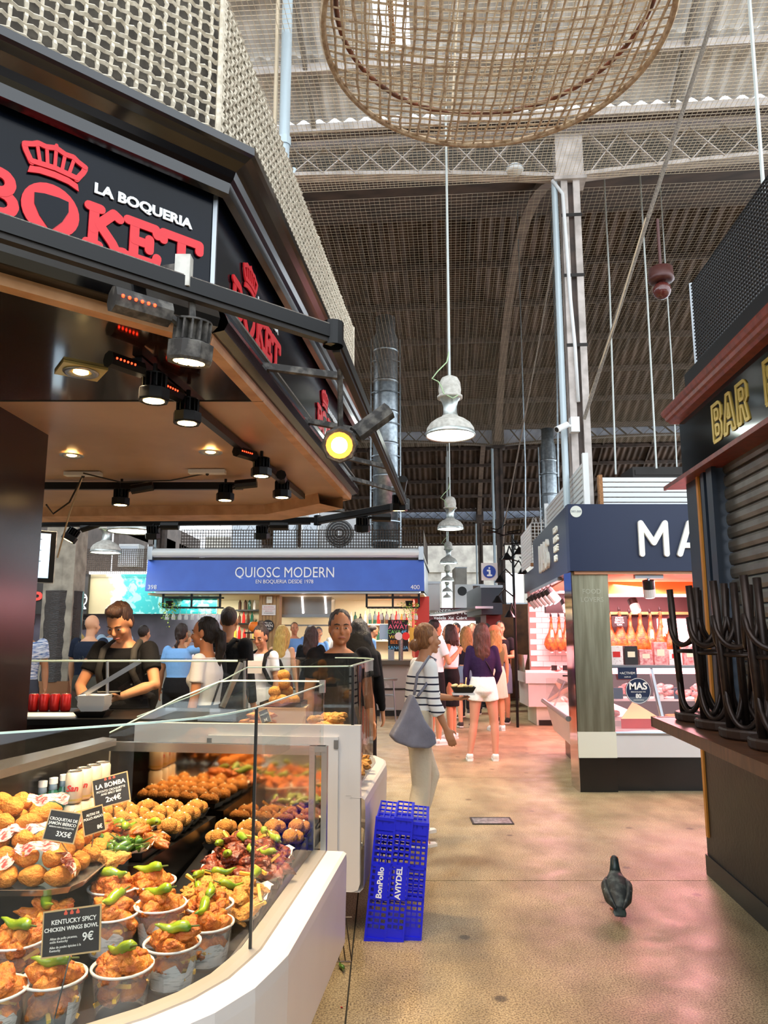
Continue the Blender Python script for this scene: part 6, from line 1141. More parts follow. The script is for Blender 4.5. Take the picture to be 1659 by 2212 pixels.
def rack(u0, u1, v, lab, plab, pu):
    a, b_ = P(u0, v, Y=KY+0.1), P(u1, v, Y=KY+0.1); t = thing('glass_rack', lab, 'glass rack', tuple(a))
    for z in (a.z, a.z+0.2): MB().bar((a.x, a.y, z), (b_.x, b_.y, z), 0.03, 0.03).build('rail', 'black_metal', t); MB().bar((a.x, a.y+0.35, z), (b_.x, b_.y+0.35, z), 0.03, 0.03).build('rail', 'black_metal', t)
    for x in (a.x, (a.x+b_.x)/2, b_.x): MB().box(x-0.02, x+0.02, a.y-0.02, a.y+0.02, a.z, 2.36).build('hanger', 'black_metal', t)
    n = 9
    for k in range(n):
        x = a.x+(b_.x-a.x)*(k+0.5)/n; MB().lathe([(0.035, 0), (0.04, -0.005), (0.004, -0.012), (0.004, -0.1), (0.03, -0.13), (0.042, -0.19), (0.036, -0.23)], 12, Matrix.Translation((x, a.y+0.1, a.z-0.01))).build('wine_glass', 'glassware', label='upside down wine glass in the '+lab, cat='glass', group='glasses in the '+lab, smooth=True)
    for k in range(3): x = a.x+0.35+0.22*k; MB().lathe([(0.075, 0.015), (0.09, 0.05), (0.07, 0.15), (0.06, 0.2), (0.07, 0.24)], 14, Matrix.Translation((x, a.y+0.15, a.z+0.2))).build('carafe', 'glassware', label='glass carafe on top of the '+lab, cat='carafe', group='carafes on the '+lab, smooth=True)
    pq = P(pu, v-5, Y=KY+0.02); t = thing('hanging_plant', plab, 'plant', tuple(pq)); mb = MB(); m2 = MB()
    for k in range(150):
        f = rnd.random()**0.8; px = rnd.uniform(-0.22, 0.22)*(1-0.5*f); pz = 0.1-0.5*f*rnd.random()-0.05; py = rnd.uniform(-.1, .1); s_ = 0.035; d = Vector((rnd.uniform(-1, 1), rnd.uniform(-1, 0.3), rnd.uniform(-1, 0.4))).normalized(); e = d.orthogonal().normalized()*0.4; c = Vector((pq.x+px, pq.y+py, pq.z+pz))
        (mb if k % 3 else m2).add([c, c+(d*0.5+e)*s_, c+d*s_, c+(d*0.5-e)*s_], [(0, 1, 2, 3)])
    mb.build('leaves', 'leaf', t, kind='stuff'); m2.build('pale_leaves', 'leaf_yellow', t, kind='stuff'); MB().lathe([(0.06, -0.02), (0.08, 0.08)], 12, Matrix.Translation(pq)).build('pot', 'black_metal', t)
rack(352, 475, 1312, 'left hanging glass rack of the kiosk', 'trailing green plant at the left glass rack', 366); rack(792, 905, 1312, 'right hanging glass rack of the kiosk', 'trailing green plant at the right glass rack', 884)
for u, lab in ((838, 'chrome bar stool at the right end of the kiosk counter'), (560, 'chrome bar stool at the middle of the kiosk counter'), (505, 'chrome bar stool left of the middle at the kiosk counter'), (300, 'chrome bar stool near the left end of the kiosk counter'), (420, 'chrome bar stool under the left glass rack')):
    q = P(u, 1470, Y=14.0); t = thing('chrome_stool', lab, 'stool', (q.x, 14.0, 0), 0, 'chrome stools at the kiosk')
    MB().lathe([(0, 0.72), (0.17, 0.72), (0.18, 0.75), (0, 0.76)], 20).build('seat', 'alu', t, local=True)
    for k in range(4): a = R(45+90*k); MB().tube([(0.14*math.cos(a), 0.14*math.sin(a), 0.72), (0.2*math.cos(a), 0.2*math.sin(a), 0)], 0.014, 8).build('leg', 'alu', t, local=True)
    for z in (0.2, 0.45): MB().tube([((0.2-0.08*z)*math.cos(R(45+90*k)), (0.2-0.08*z)*math.sin(R(45+90*k)), z) for k in range(4)], 0.01, 6, closed=True).build('foot_ring', 'alu', t, local=True)
q = P(866, 1425, Y=KY); t = thing('beer_tap', 'chrome beer tap column with round badges on the bar', 'beer tap', (q.x, KY+0.1, 1.06)); MB().tube([(0, 0, 0), (0, 0, 0.42)], 0.045, 14).build('column', 'steel', t, local=True); MB().tube([(-0.08, 0, 0.42), (0.14, 0, 0.42)], 0.03, 10).build('head', 'steel', t, local=True)
for x, m_ in ((-0.04, 'case_white'), (0.1, 'red_pack')): MB().lathe([(0, 0), (0.075, 0), (0.075, 0.015), (0, 0.015)], 18, Matrix.Translation((x, -0.04, 0.46)) @ Matrix.Rotation(R(90), 4, 'X')).build('badge', m_, t, local=True)
for k, u in enumerate((808, 815, 845, 352, 640, 660, 705, 720)):
    q = P(u, 1425, Y=KY+0.1); MB().box(q.x-0.06, q.x+0.06, KY+0.05, KY+0.15, 1.06, 1.06+0.1+0.05*(k % 3)).box(q.x-0.05, q.x+0.05, KY+0.04, KY+0.05, 1.08, 1.14).build('counter_item', ('card_black', 'case_white', 'alu')[k % 3], label='small container on the kiosk counter, %s from the left' % ORD[sorted((808, 815, 845, 352, 640, 660, 705, 720)).index(u)], cat='container', group='containers on the kiosk counter')
# roof of the kiosk
for xx in (-3.6, -1.6, 0.0): lamp('kiosk_fill', 'AREA', (xx, KY+1.3, 2.28), 45, (1, 0.9, 0.76), (xx, KY+1.5, 0), 1.2, sy=1.0)  # unseen area lamps added to brighten the kiosk interior
lamp('mural_light', 'AREA', (-5.4, 14.9, 3.0), 4, (1, 0.97, 0.9), (-5.4, 15.6, 2.3), 1.6, sy=0.1)
lamp('fish_fill', 'AREA', (-6.0, 14.6, 3.2), 35, (1, 0.95, 0.9), (-6.0, 15.2, 0.5), 2.5, sy=0.5)  # unseen area lamp added to brighten the left background
MB().prism([(kx0, KY), (kx1, KY), (kx1+0.3, KY+3.2), (kx0, KY+3.2)], 3.0, 3.05).build('roof_deck', 'dark_iron', kq)
rf = thing('roof_fence', 'dark wire fence on the blue kiosk roof', 'fence', (kx0, KY, 3.2)); mb = MB(); net(mb, (kx0+0.6, KY+0.15, 3.2), (KL-0.6, 0, 0), (0, 0, 0.42), 90, 7, 0.008, 0, 4, 1); mb.build('front_mesh', 'wire', rf); mb = MB(); net(mb, (kx1, KY+0.15, 3.2), sd*3, (0, 0, 0.42), 40, 7, 0.008, 0, 4, 1); mb.build('side_mesh', 'wire', rf)
mb = MB()
for k in range(110): f = k/110; p = Vector((kx0+0.6+(KL-0.6)*f, KY+0.15, 3.6)); mb.tube([p, p+Vector((rnd.uniform(-.08, .08), rnd.uniform(-.1, .1), rnd.uniform(0.05, 0.14)))], 0.004, 3)
mb.build('bird_spikes', 'wire', rf, kind='stuff')
q = P(733, 1152, Y=KY+1.0); ac = thing('air_conditioner', 'large white air conditioner unit with a round fan on the kiosk roof', 'air conditioner', (q.x, q.y, 3.05)); MB().box(q.x-0.42, q.x+0.62, q.y, q.y+0.4, 3.05, q.z+0.45).build('casing', 'white_paint', ac)
Mf = frame((q.x, q.y-0.01, q.z), 0); MB().lathe([(0, 0), (0.3, 0), (0.3, 0.004), (0, 0.004)], 28, Mf).build('fan_well', 'fan_dark', ac)
for k in range(5): r_ = 0.06+0.055*k; MB().tube([Mf @ Vector((r_*math.cos(a*math.pi/14), r_*math.sin(a*math.pi/14), 0.02)) for a in range(28)], 0.005, 4, closed=True).build('guard_ring', 'wire_white', ac)
for k in range(20): a = k*math.pi/10; MB().tube([Mf @ Vector((0.05*math.cos(a), 0.05*math.sin(a), 0.022)), Mf @ Vector((0.3*math.cos(a+0.35), 0.3*math.sin(a+0.35), 0.022))], 0.004, 3).build('guard_spoke', 'wire', ac)
MB().lathe([(0, 0.028), (0.05, 0.028), (0.05, 0.02)], 16, Mf).build('hub', 'white_paint', ac)
for i, (u0, u1, v0, v1, Y, m_, lab) in enumerate(((590, 640, 1100, 1180, KY+1.4, 'galv', 'galvanised vent box on the kiosk roof beside the fan'), (650, 690, 1095, 1180, KY+1.2, 'steel', 'tall steel vent stack left of the fan'), (255, 300, 1175, 1215, KY+2, 'white_paint', 'white service box behind the far rail at left'), (500, 560, 1110, 1150, KY+1.6, 'white_paint', 'small white condenser on the kiosk roof'))):
    a, b_ = P(u0, v1, Y=Y), P(u1, v0, Y=Y); t = thing('roof_unit', lab, 'roof unit', tuple(a)); MB().box(a.x, b_.x, Y, Y+0.4, 3.05, b_.z).build('casing', m_, t); MB().box(a.x+0.03, b_.x-0.03, Y-0.01, Y, 3.1, b_.z-0.05).build('panel', 'alu', t)
# ================================================================ LEFT BACKGROUND
mat('pillar_stone', '#a59c8c', 0.8, col2='#7f786c', scale=6); mat('plastic_wrap', '#16100d', 0.15, col2='#2a1d17', scale=18, stretch=(1, 1, 5), bump=0.8, bscale=30, spec=0.8); mat('cardboard', '#8a5c38', 0.7)
q = P(130, 1400, Y=10.2); pw = thing('wrapped_pillar', 'stone pillar wrapped in shiny black plastic film', 'pillar', (q.x, q.y, 0)); MB().box(-0.2, 0.2, -0.2, 0.2, 0, 3.6).build('shaft', 'pillar_stone', pw, local=True); MB().box(0.06, 0.21, -0.215, -0.2, 0, 3.6).build('pilaster', 'pillar_stone', pw, local=True)
mb = MB(); mb.lathe([(0.255+0.004*math.sin(k*2.1), 0.95+1.2*k/16) for k in range(17)], 14); mb.build('film', 'plastic_wrap', pw, local=True); MB().box(-0.235, 0.235, -0.235, 0.235, 0.3, 0.96).build('cardboard_sleeve', 'cardboard', pw, local=True)
def sea_mat():
    m = bpy.data.materials.new('beach_print'); m.use_nodes = True; n = m.node_tree; b = n.nodes['Principled BSDF']; b.inputs['Roughness'].default_value = 0.4
    tc = n.nodes.new('ShaderNodeTexCoord'); sp = n.nodes.new('ShaderNodeSeparateXYZ'); n.links.new(tc.outputs['Object'], sp.inputs[0]); t = n.nodes.new('ShaderNodeTexNoise'); t.inputs['Scale'].default_value = 3.0; t.inputs['Detail'].default_value = 7; n.links.new(tc.outputs['Object'], t.inputs['Vector'])
    ma = n.nodes.new('ShaderNodeMath'); ma.operation = 'MULTIPLY_ADD'; ma.inputs[1].default_value = 0.75; n.links.new(t.outputs['Fac'], ma.inputs[0]); n.links.new(sp.outputs['X'], ma.inputs[2])
    r = n.nodes.new('ShaderNodeValToRGB'); e = r.color_ramp.elements; e[0].position = 0.0; e[0].color = lin('#a89d78'); e[1].position = 1.0; e[1].color = lin('#1b9aa2')
    for p, c in ((0.28, '#b0a583'), (0.32, '#d8d6ce'), (0.42, '#d2d8d2'), (0.46, '#36b0ae')): x = e.new(p); x.color = lin(c)
    mr = n.nodes.new('ShaderNodeMapRange'); mr.inputs[1].default_value = 0.2; mr.inputs[2].default_value = 2.2; n.links.new(ma.outputs[0], mr.inputs[0]); n.links.new(mr.outputs[0], r.inputs[0])
    t2 = n.nodes.new('ShaderNodeTexNoise'); t2.inputs['Scale'].default_value = 5; t2.inputs['Detail'].default_value = 6; t2.inputs['Distortion'].default_value = 1.5; n.links.new(tc.outputs['Object'], t2.inputs['Vector'])
    r2 = n.nodes.new('ShaderNodeValToRGB'); r2.color_ramp.elements[0].position = 0.52; r2.color_ramp.elements[0].color = (0, 0, 0, 1); r2.color_ramp.elements[1].position = 0.6; r2.color_ramp.elements[1].color = (1, 1, 1, 1); n.links.new(t2.outputs['Fac'], r2.inputs[0])
    gt = n.nodes.new('ShaderNodeMath'); gt.operation = 'GREATER_THAN'; gt.inputs[1].default_value = 0.46; n.links.new(mr.outputs[0], gt.inputs[0]); mu = n.nodes.new('ShaderNodeMath'); mu.operation = 'MULTIPLY'; n.links.new(gt.outputs[0], mu.inputs[0]); n.links.new(r2.outputs[0], mu.inputs[1])
    mx = n.nodes.new('ShaderNodeMix'); mx.data_type = 'RGBA'; n.links.new(mu.outputs[0], mx.inputs[0]); n.links.new(r.outputs[0], mx.inputs[6]); mx.inputs[7].default_value = lin('#8fcfca'); n.links.new(mx.outputs[2], b.inputs['Base Color']); MATS['beach'] = m
mat('led_strip', '#ffffff', 0.4, emit=2.0)
sea_mat()
a, b_ = P(190, 1326, Y=15.6), P(470, 1240, Y=15.6)
t = thing('beach_mural', 'stall fascia printed with a beach and turquoise sea', 'mural', (a.x, a.y, a.z)); me = MB().box(0, b_.x-a.x, 0, 0.06, 0, b_.z-a.z).build('print', 'beach', t, local=True); MB().box(-0.02, b_.x-a.x, -0.03, 0.06, b_.z-a.z, b_.z-a.z+0.05).build('light_strip', 'led_strip', t, local=True)
a, b_ = P(20, 1326, Y=15.5), P(192, 1240, Y=15.5); t = thing('fish_stall_sign', 'black stall fascia with red letters and white fish drawings', 'sign', (a.x, a.y, a.z)); MB().box(a.x, b_.x, 15.5, 15.6, a.z, b_.z).build('board', 'card_black', t); mat('neon_red', '#e8443c', 0.4)
text('lettering', 'PE', 0.42, 'neon_red', frame((P(90, 1296, Y=15.48).x, 15.48, P(90, 1296, Y=15.48).z), 0), t, 0.01, bold=0.01)
for u in (166, 180):
    q = P(u, 1297, Y=15.48); Mq = frame((q.x, 15.48, q.z), 0); mb = MB(); strokes(mb, [[(0.07*math.cos(k*math.pi/8), 0.02+0.11*math.sin(k*math.pi/8)) for k in range(17)], [(-0.06, -0.17), (0, -0.09), (0.06, -0.17), (-0.06, -0.17)], [(-0.05, 0.06), (0.05, 0.06)]], 0.012, Mq, 0.006, 4); mb.build('fish_icon', 'sign_white', t)
mb = MB(); net(mb, P(150, 1238, Y=15.4), (3.4, 0, 0), (0, 0, 0.5), 80, 12, 0.007, 0, 4, 1); mb.build('roof_mesh', 'wire', label='grey wire mesh fence above the beach mural', cat='fence')
mat('market_print', '#6b6675', 0.5, col2='#3f3c48', scale=1.2); a, b_ = P(20, 1560, Y=16.0), P(330, 1327, Y=16.0); t = thing('printed_panel', 'dark printed stall wall showing a market scene and CENTRAL sign', 'wall panel', (a.x, 16, 0)); MB().box(a.x-2, b_.x+1.5, 16, 16.1, 0, b_.z).build('panel', 'market_print', t)
q = P(176, 1345, Y=15.98); MB().box(q.x-0.28, q.x+0.28, 15.97, 15.99, q.z-0.14, q.z+0.14).build('printed_sign', 'brown_gloss', t); text('lettering', 'CENTRAL', 0.15, 'alu', frame((q.x, 15.965, q.z), R(-6)), t, 0.002)
mat('salmon', '#e07a4a', 0.5, col2='#f0b088', scale=12); q = P(170, 1400, Y=15.6); MB().box(q.x-1.2, q.x+1.2, 15.3, 15.9, 0, 1.05).build('fish_counter', 'steel', label='low steel fish counter under the printed wall', cat='counter')
for k in range(8): put('salmon_fillet', MT[k % 4], (q.x-1+0.28*k, 15.5, 1.09), 'orange fillet on the low fish counter', 'fish', 'fillets on the fish counter', None, 1.5).data = MT[k % 4]
# ================================================================ FAR AISLE
sgn('info_sign', 'square white information sign with a blue letter i', 1057, 1235, 13.2, 0.29, 0.31, 'case_white', [], cat='sign')
q = P(1057, 1235, Y=13.17); t = bpy.data.objects['info_sign']; mat('info_blue', '#1b3f9c', 0.5); MB().lathe([(0, 0), (0.115, 0), (0.115, 0.004), (0, 0.004)], 28, frame(tuple(q), 0)).build('blue_disc', 'info_blue', t); mb = MB(); strokes(mb, [[(-0.03, 0.02), (0.005, 0.02), (0.005, -0.06)], [(-0.03, -0.065), (0.035, -0.065)], [(0, 0.065), (0.001, 0.065)]], 0.016, frame((q.x, q.y-0.005, q.z), 0), 0.003); mb.build('letter_i', 'sign_white', t)
q = P(1096, 1300, Y=13.0); t = thing('lantern_post', 'black post hung with a cluster of dark lanterns', 'lamp post', (q.x+0.12, q.y, 0)); MB().tube([(0, 0, 0), (0, 0, 3.3)], 0.024, 8).build('post', 'black_metal', t, local=True)
for k, (dx, dz) in enumerate(((-0.25, 2.55), (-0.12, 2.95), (-0.3, 2.2), (0.15, 2.7), (-0.1, 1.95), (0.1, 3.05))): MB().tube([(0, 0, dz), (dx*0.6, -0.05, dz+0.14), (dx, -0.08, dz)], 0.014, 6).build('arm', 'black_metal', t, local=True); MB().lathe([(0.02, 0.02), (0.1, -0.1), (0.09, -0.1), (0, -0.02)], 12, Matrix.Translation((dx, -0.08, dz))).build('lantern', 'black_metal', t, local=True)
mb = MB()
for k in range(26): p = Vector((rnd.uniform(-.3, .15), rnd.uniform(-.1, .1), rnd.uniform(2.8, 3.4))); mb.tube([p, p+Vector((rnd.uniform(-.3, .3), 0, rnd.uniform(-.2, .2)))], 0.01, 4)
mb.build('cable_tangle', 'black_metal', t, local=True, kind='stuff')
mat('maroon', '#4a1418', 0.5); mat('tube_white', '#ffffff', 0.4, emit=3.5); mat('pale_case', '#e6dcdc', 0.5)
FB = 27.0; a, b_ = P(880, 1340, Y=FB), P(1026, 1313, Y=FB); t = thing('butcher_stall', 'distant butcher stall with maroon lettered fascia and white counter', 'stall', ((a.x+b_.x)/2, FB, 0)); MB().box(a.x, b_.x, FB, FB+0.15, a.z, b_.z).build('fascia', 'maroon', t)
text('lettering', 'CARNISSERIA TERESA', 0.24, 'sign_white', frame((a.x+1.55, FB-0.01, (a.z+b_.z)/2+0.07), 0), t, 0.004, bold=0.004); text('lettering', 'Vedella  Xai  Cabrit', 0.15, 'sign_white', frame((a.x+1.55, FB-0.01, (a.z+b_.z)/2-0.14), 0), t, 0.004)
MB().box(a.x, b_.x, FB-0.1, FB+0.1, a.z-0.16, a.z-0.03).build('tube_light', 'tube_white', t); MB().box(a.x, b_.x, FB+1.6, FB+1.7, 0, a.z).build('back_wall', 'pale_case', t); MB().box(a.x, b_.x, FB, FB+0.7, 0, 1.1).build('counter', 'case_white', t); lamp('butcher_light', 'AREA', ((a.x+b_.x)/2, FB+0.5, a.z-0.2), 60, (1, 0.85, 0.85), ((a.x+b_.x)/2, FB+0.8, 0), 2.0, sy=0.5)
q = P(1003, 1277, Y=27.5); t = thing('air_conditioner', 'small white air conditioner on the distant butcher stall', 'air conditioner', (q.x, q.y, q.z)); MB().box(q.x-0.32, q.x+0.32, q.y, q.y+0.3, b_.z, q.z+0.25).build('casing', 'white_paint', t); MB().lathe([(0, 0), (0.17, 0), (0.17, 0.01), (0, 0.01)], 20, frame((q.x-0.08, q.y-0.005, q.z), 0)).build('fan', 'fan_dark', t)
for (u0, u1, v0, v1, Y, dp, m_, nm, lab, cat) in ((921, 950, 1256, 1305, 19.0, 3, 'white_paint', 'stall_sign', 'pale boxed stall sign beyond the blue kiosk', 'sign'), (1040, 1084, 1264, 1312, 17, 3, 'bar_navy', 'stall_sign', 'dark boxed fascia on the right beyond the lantern post', 'sign'), (1052, 1082, 1320, 1420, 17.5, 1, 'red_wall', 'red_stall', 'red lit stall front down the right side of the aisle', 'stall'),
        (985, 1008, 1225, 1310, 40, 2, 'stone_wall', 'far_pier', 'tall pale pier at the end of the aisle', 'pier'), (1024, 1046, 1262, 1420, 30, 2, 'paint_brown', 'dark_stall', 'dark stall side at the far end of the aisle', 'stall')):
    a, b_ = P(u0, v1, Y=Y), P(u1, v0, Y=Y); z0 = 0 if cat != 'sign' else a.z-0.16; t = thing(nm, lab, cat, (a.x, Y, z0))
    MB().box(a.x, b_.x, Y, Y+dp, z0, b_.z).build('panel', m_, t); MB().box(a.x-0.02, b_.x+0.02, Y-0.03, Y, b_.z-0.06, b_.z).build('cap', 'alu', t)
a = P(1046, 1312, Y=16.5); MB().bar((a.x, 16.5, a.z), (a.x-0.6, 24, a.z), 0.4, 0.05).build('awning_rail', 'alu', label='row of awning lamps under the dark boxed fascia', cat='rail')
mat('lit_orange', '#8a5a34', 0.6, col2='#5a3a24', scale=3); a = P(1040, 1330, Y=19); MB().box(a.x, a.x+1.2, 19, 19.1, 0.9, 2.3).box(a.x, a.x+1.2, 18.6, 19.0, 0, 0.95).build('lit_stall', 'lit_orange', label='warm lit stall interior down the right side', cat='stall')  # the stall's warm light is put into this orange-brown colour
# side masses that close the hall left and right
for nm, lab, x0, x1, y0, y1, z1, m_ in (('stall_block', 'long row of closed stalls beyond the bar at right', 5.7, 9, 7, 30, 2.6, 'bar_navy'), ('stall_block', 'row of stalls far behind the wrapped pillar', -14.8, -12.3, 8, 30, 2.6, 'market_print'), ('stall_block', 'dark stalls behind the beach mural', -12, -5, 23.4, 30, 2.7, 'paint_brown'), ('stall_block', 'stalls on the left side of the far aisle', -4, 0.9, 19.5, 26, 2.7, 'cream_panel'), ('stall_block', 'stalls on the right side of the far aisle', 4.95, 9, 31, 45, 2.7, 'paint_brown')):
    t = thing(nm, lab, 'stall', ((x0+x1)/2, (y0+y1)/2, 0)); MB().box(x0, x1, y0, y1, 0, z1).build('body', m_, t); MB().box(x0-0.1, x1+0.1, y0-0.1, y1+0.1, z1, z1+0.1).build('roof_edge', 'alu', t)
# ================================================================ PEOPLE
def V(*a): return Vector(a)
mat('eye_white', '#cdc3bc', 0.25); mat('iris', '#2a1a12', 0.15); mat('lip', '#b0655a', 0.45); mat('sole', '#eeeae4', 0.6)
def skin_m(c): return mat('skin_'+c[1:], c, 0.5, col2=c, scale=5, spec=0.35)
def cloth(c, c2=None): return mat('cloth_'+c[1:], c, 0.85, col2=c2 or c, scale=9, bump=0.25, bscale=26, spec=0.2)
def hair_m(c, c2): return mat('hair_'+c[1:], c, 0.45, col2=c2, scale=40, stretch=(3, 3, 0.35), bump=0.5, bscale=60, spec=0.4)
def stripes_mat():
    m = bpy.data.materials.new('striped_jersey'); m.use_nodes = True; n = m.node_tree; b = n.nodes['Principled BSDF']; b.inputs['Roughness'].default_value = 0.85
    tc = n.nodes.new('ShaderNodeTexCoord'); sp = n.nodes.new('ShaderNodeSeparateXYZ'); n.links.new(tc.outputs['Object'], sp.inputs[0])
    d = n.nodes.new('ShaderNodeMath'); d.operation = 'DIVIDE'; d.inputs[1].default_value = 0.052; n.links.new(sp.outputs['Z'], d.inputs[0]); f = n.nodes.new('ShaderNodeMath'); f.operation = 'FRACT'; n.links.new(d.outputs[0], f.inputs[0])
    l = n.nodes.new('ShaderNodeMath'); l.operation = 'LESS_THAN'; l.inputs[1].default_value = 0.24; n.links.new(f.outputs[0], l.inputs[0]); z = n.nodes.new('ShaderNodeMath'); z.operation = 'LESS_THAN'; z.inputs[1].default_value = 1.27; n.links.new(sp.outputs['Z'], z.inputs[0])
    mu = n.nodes.new('ShaderNodeMath'); mu.operation = 'MULTIPLY'; n.links.new(l.outputs[0], mu.inputs[0]); n.links.new(z.outputs[0], mu.inputs[1]); mx = n.nodes.new('ShaderNodeMix'); mx.data_type = 'RGBA'; n.links.new(mu.outputs[0], mx.inputs[0])
    mx.inputs[6].default_value = lin('#eef0ee'); mx.inputs[7].default_value = lin('#1b2136'); n.links.new(mx.outputs[2], b.inputs['Base Color']); MATS['stripes'] = m; return m
stripes_mat()
def hand(mb, w_, d, palm, out, s, curl=0.5):
    """palm plus five bent fingers; d forearm direction, palm the way the palm faces, out the thumb side"""
    d = d.normalized(); palm = (palm-d*palm.dot(d)).normalized(); side = d.cross(palm).normalized()
    if side.dot(out) < 0: side = -side
    mb.tube([w_-d*0.01*s, w_+d*0.03*s, w_+d*0.075*s, w_+d*0.092*s], [0.027*s, 0.036*s, 0.041*s, 0.034*s], 10, ry=[0.02*s, 0.018*s, 0.015*s, 0.012*s], xd=side)
    for k, (o, L) in enumerate(((0.028, 0.072), (0.010, 0.080), (-0.010, 0.075), (-0.028, 0.058))):
        p = w_+d*0.08*s+side*o*s; dd = (d+side*o*1.6).normalized(); c = curl*(0.8+0.12*k); pts = [p]
        for j, f in enumerate((0.45, 0.3, 0.25)): a = c*(0.5+j*0.55); pts.append(pts[-1]+(dd*math.cos(a)+palm*math.sin(a))*L*f*s)
        mb.tube(pts, [0.0095*s, 0.009*s, 0.008*s, 0.0065*s], 7); mb.ball(pts[-1], 0.0066*s, 6, 5)
    p = w_+d*0.022*s+side*0.028*s; q = p+(d*0.6+side*0.75+palm*0.35)*0.036*s; r_ = q+(d*0.9+side*0.25+palm*0.35)*0.032*s; mb.tube([p, q, r_], [0.014*s, 0.0115*s, 0.008*s], 7); mb.ball(r_, 0.008*s, 6, 5)
def person(label, x, y, rz, H=1.7, fem=False, skin='#c98f6c', hair=('short', '#2a1c14', '#3d2a1e'), top='#222222', sleeve='short', bottom=('pants', '#26262a'), shoes='#e8e6e2', lean=0.0, hp=0.0, hy=0.0, arms=None, legs=None, voxel=0.014, face=False, crop=None, hem=-0.02, heavy=1.0, topm=None, curl=0.5, headsc=1.0, flip=False):
    s = H/1.72; T = thing('person', label, 'person', (x, y, 0), rz)
    hip = V(0, 0, 0.92); Rl = Matrix.Rotation(-lean, 3, 'X')
    def up(h, dx=0, dy=0): return hip+Rl @ V(dx, dy, h)
    sw, hw = (0.158, 0.085) if fem else (0.185, 0.088); kx = heavy
    arms = arms or {}; legs = legs or {}
    A = {}; L = {}
    for sd_, nm in ((1, 'R'), (-1, 'L')):
        sh = up(0.49, sd_*sw*kx); u_, f_ = arms.get(nm, ((0.16*sd_, 0.0, -1), (0.08*sd_, 0.22, -1)))[:2]; el = sh+V(*u_).normalized()*0.285; wr = el+V(*f_).normalized()*0.245; A[nm] = (sh, el, wr)
        hj = hip+V(sd_*hw, 0, -0.03); t_, c_ = legs.get(nm, ((0.02*sd_, 0.02, -1), (0.0, -0.03, -1))); kn = hj+V(*t_).normalized()*0.42; an = kn+V(*c_).normalized()*0.40; L[nm] = (hj, kn, an)
    dz = 0.075-min(L['R'][2].z, L['L'][2].z); sh_ = V(0, 0, dz)
    def S(p): return (p+sh_)*s
    neck = up(0.54); Rh = Matrix.Rotation(hy, 3, 'Z') @ Matrix.Rotation(-hp-lean*0.3, 3, 'X'); hc = neck+Rl @ V(0, 0.015, 0.075)+Rh @ V(0, 0.015, 0.085); hs = headsc
    def Hd(a, b, c): return S(hc+Rh @ V(a*hs, b*hs, c*hs))
    RS = Rh.to_4x4()
    mb = MB()
    prof = [(-0.1, .13, .105), (-0.04, .165, .118), (0.05, .155, .112), (0.16, .125, .095), (0.28, .145, .108), (0.38, .158, .112), (0.46, .15, .092), (0.51, .105, .07), (0.545, .06, .056)] if fem else [(-0.1, .125, .105), (-0.04, .158, .115), (0.05, .155, .112), (0.16, .146, .105), (0.28, .162, .115), (0.38, .175, .12), (0.46, .168, .1), (0.51, .115, .075), (0.545, .066, .062)]
    def torso(m_, e, h0, h1):
        pr = [p for p in prof if h0 <= p[0] <= h1]; m_.tube([S(up(p[0])) for p in pr], [(p[1]*kx+e)*s for p in pr], 18, ry=[(p[2]*kx+e)*s for p in pr], xd=(1, 0, 0))
    torso(mb, 0, -0.1, 0.55)
    mb.tube([S(up(0.50)), S(neck+Rl @ V(0, 0.005, 0.03)), S(hc+Rh @ V(0, -0.015, -0.05))], [0.062*s, 0.054*s, 0.056*s], 12)
    mb.ball(S(hc+Rh @ V(0, -0.008, 0.03)*hs), (0.074*s*hs, 0.094*s*hs, 0.098*s*hs), 16, 12, RS); jw = 1.0 if fem else 1.1*min(1.1, heavy); mb.ball(S(hc+Rh @ V(0, 0.02, -0.04)*hs), (0.058*s*hs*jw, 0.066*s*hs, 0.072*s*hs), 14, 10, RS); mb.ball(S(hc+Rh @ V(0, 0.03, -0.072)*hs), (0.042*s*hs*jw, 0.042*s*hs, 0.034*s*hs), 12, 8, RS)
    mb.ball(Hd(0, 0.066, -0.092), 0.022*s, 8, 6); mb.tube([Hd(0, 0.088, 0.012), Hd(0, 0.104, -0.022), Hd(0, 0.096, -0.036)], [0.009*s, 0.016*s, 0.013*s], 8); mb.ball(Hd(0, 0.072, 0.028), (0.052*s, 0.02*s, 0.013*s), 10, 6, RS); mb.ball(Hd(0, 0.081, -0.062), (0.024*s, 0.012*s, 0.011*s), 8, 6, RS)
    for sd_ in (-1, 1):
        mb.ball(Hd(0.076*sd_, -0.008, -0.005), (0.011*s, 0.021*s, 0.033*s), 8, 6, RS); mb.ball(Hd(0.042*sd_, 0.06, -0.025), (0.025*s, 0.026*s, 0.026*s), 8, 6, RS)
    for nm, sd_ in (('R', 1), ('L', -1)):
        a, e, w_ = A[nm]; am = heavy*(0.9 if fem else 1.0)
        mb.tube([S(a), S(a.lerp(e, 0.4)), S(e), S(e.lerp(w_, 0.3)), S(w_)], [0.05*s*am, 0.046*s*am, 0.038*s*am, 0.04*s*am, 0.027*s*am], 12); mb.ball(S(a), 0.052*s*am, 10, 8); mb.ball(S(e), 0.039*s*am, 10, 8)
        fd = (w_-e).normalized(); hd = arms.get(nm, (0, 0))[2] if nm in arms and len(arms[nm]) > 2 else None
        pd = V(*hd) if hd else V(-sd_, 0.1, 0); hand(mb, S(w_), fd, pd, V(0, 1, 0.2), s, curl)
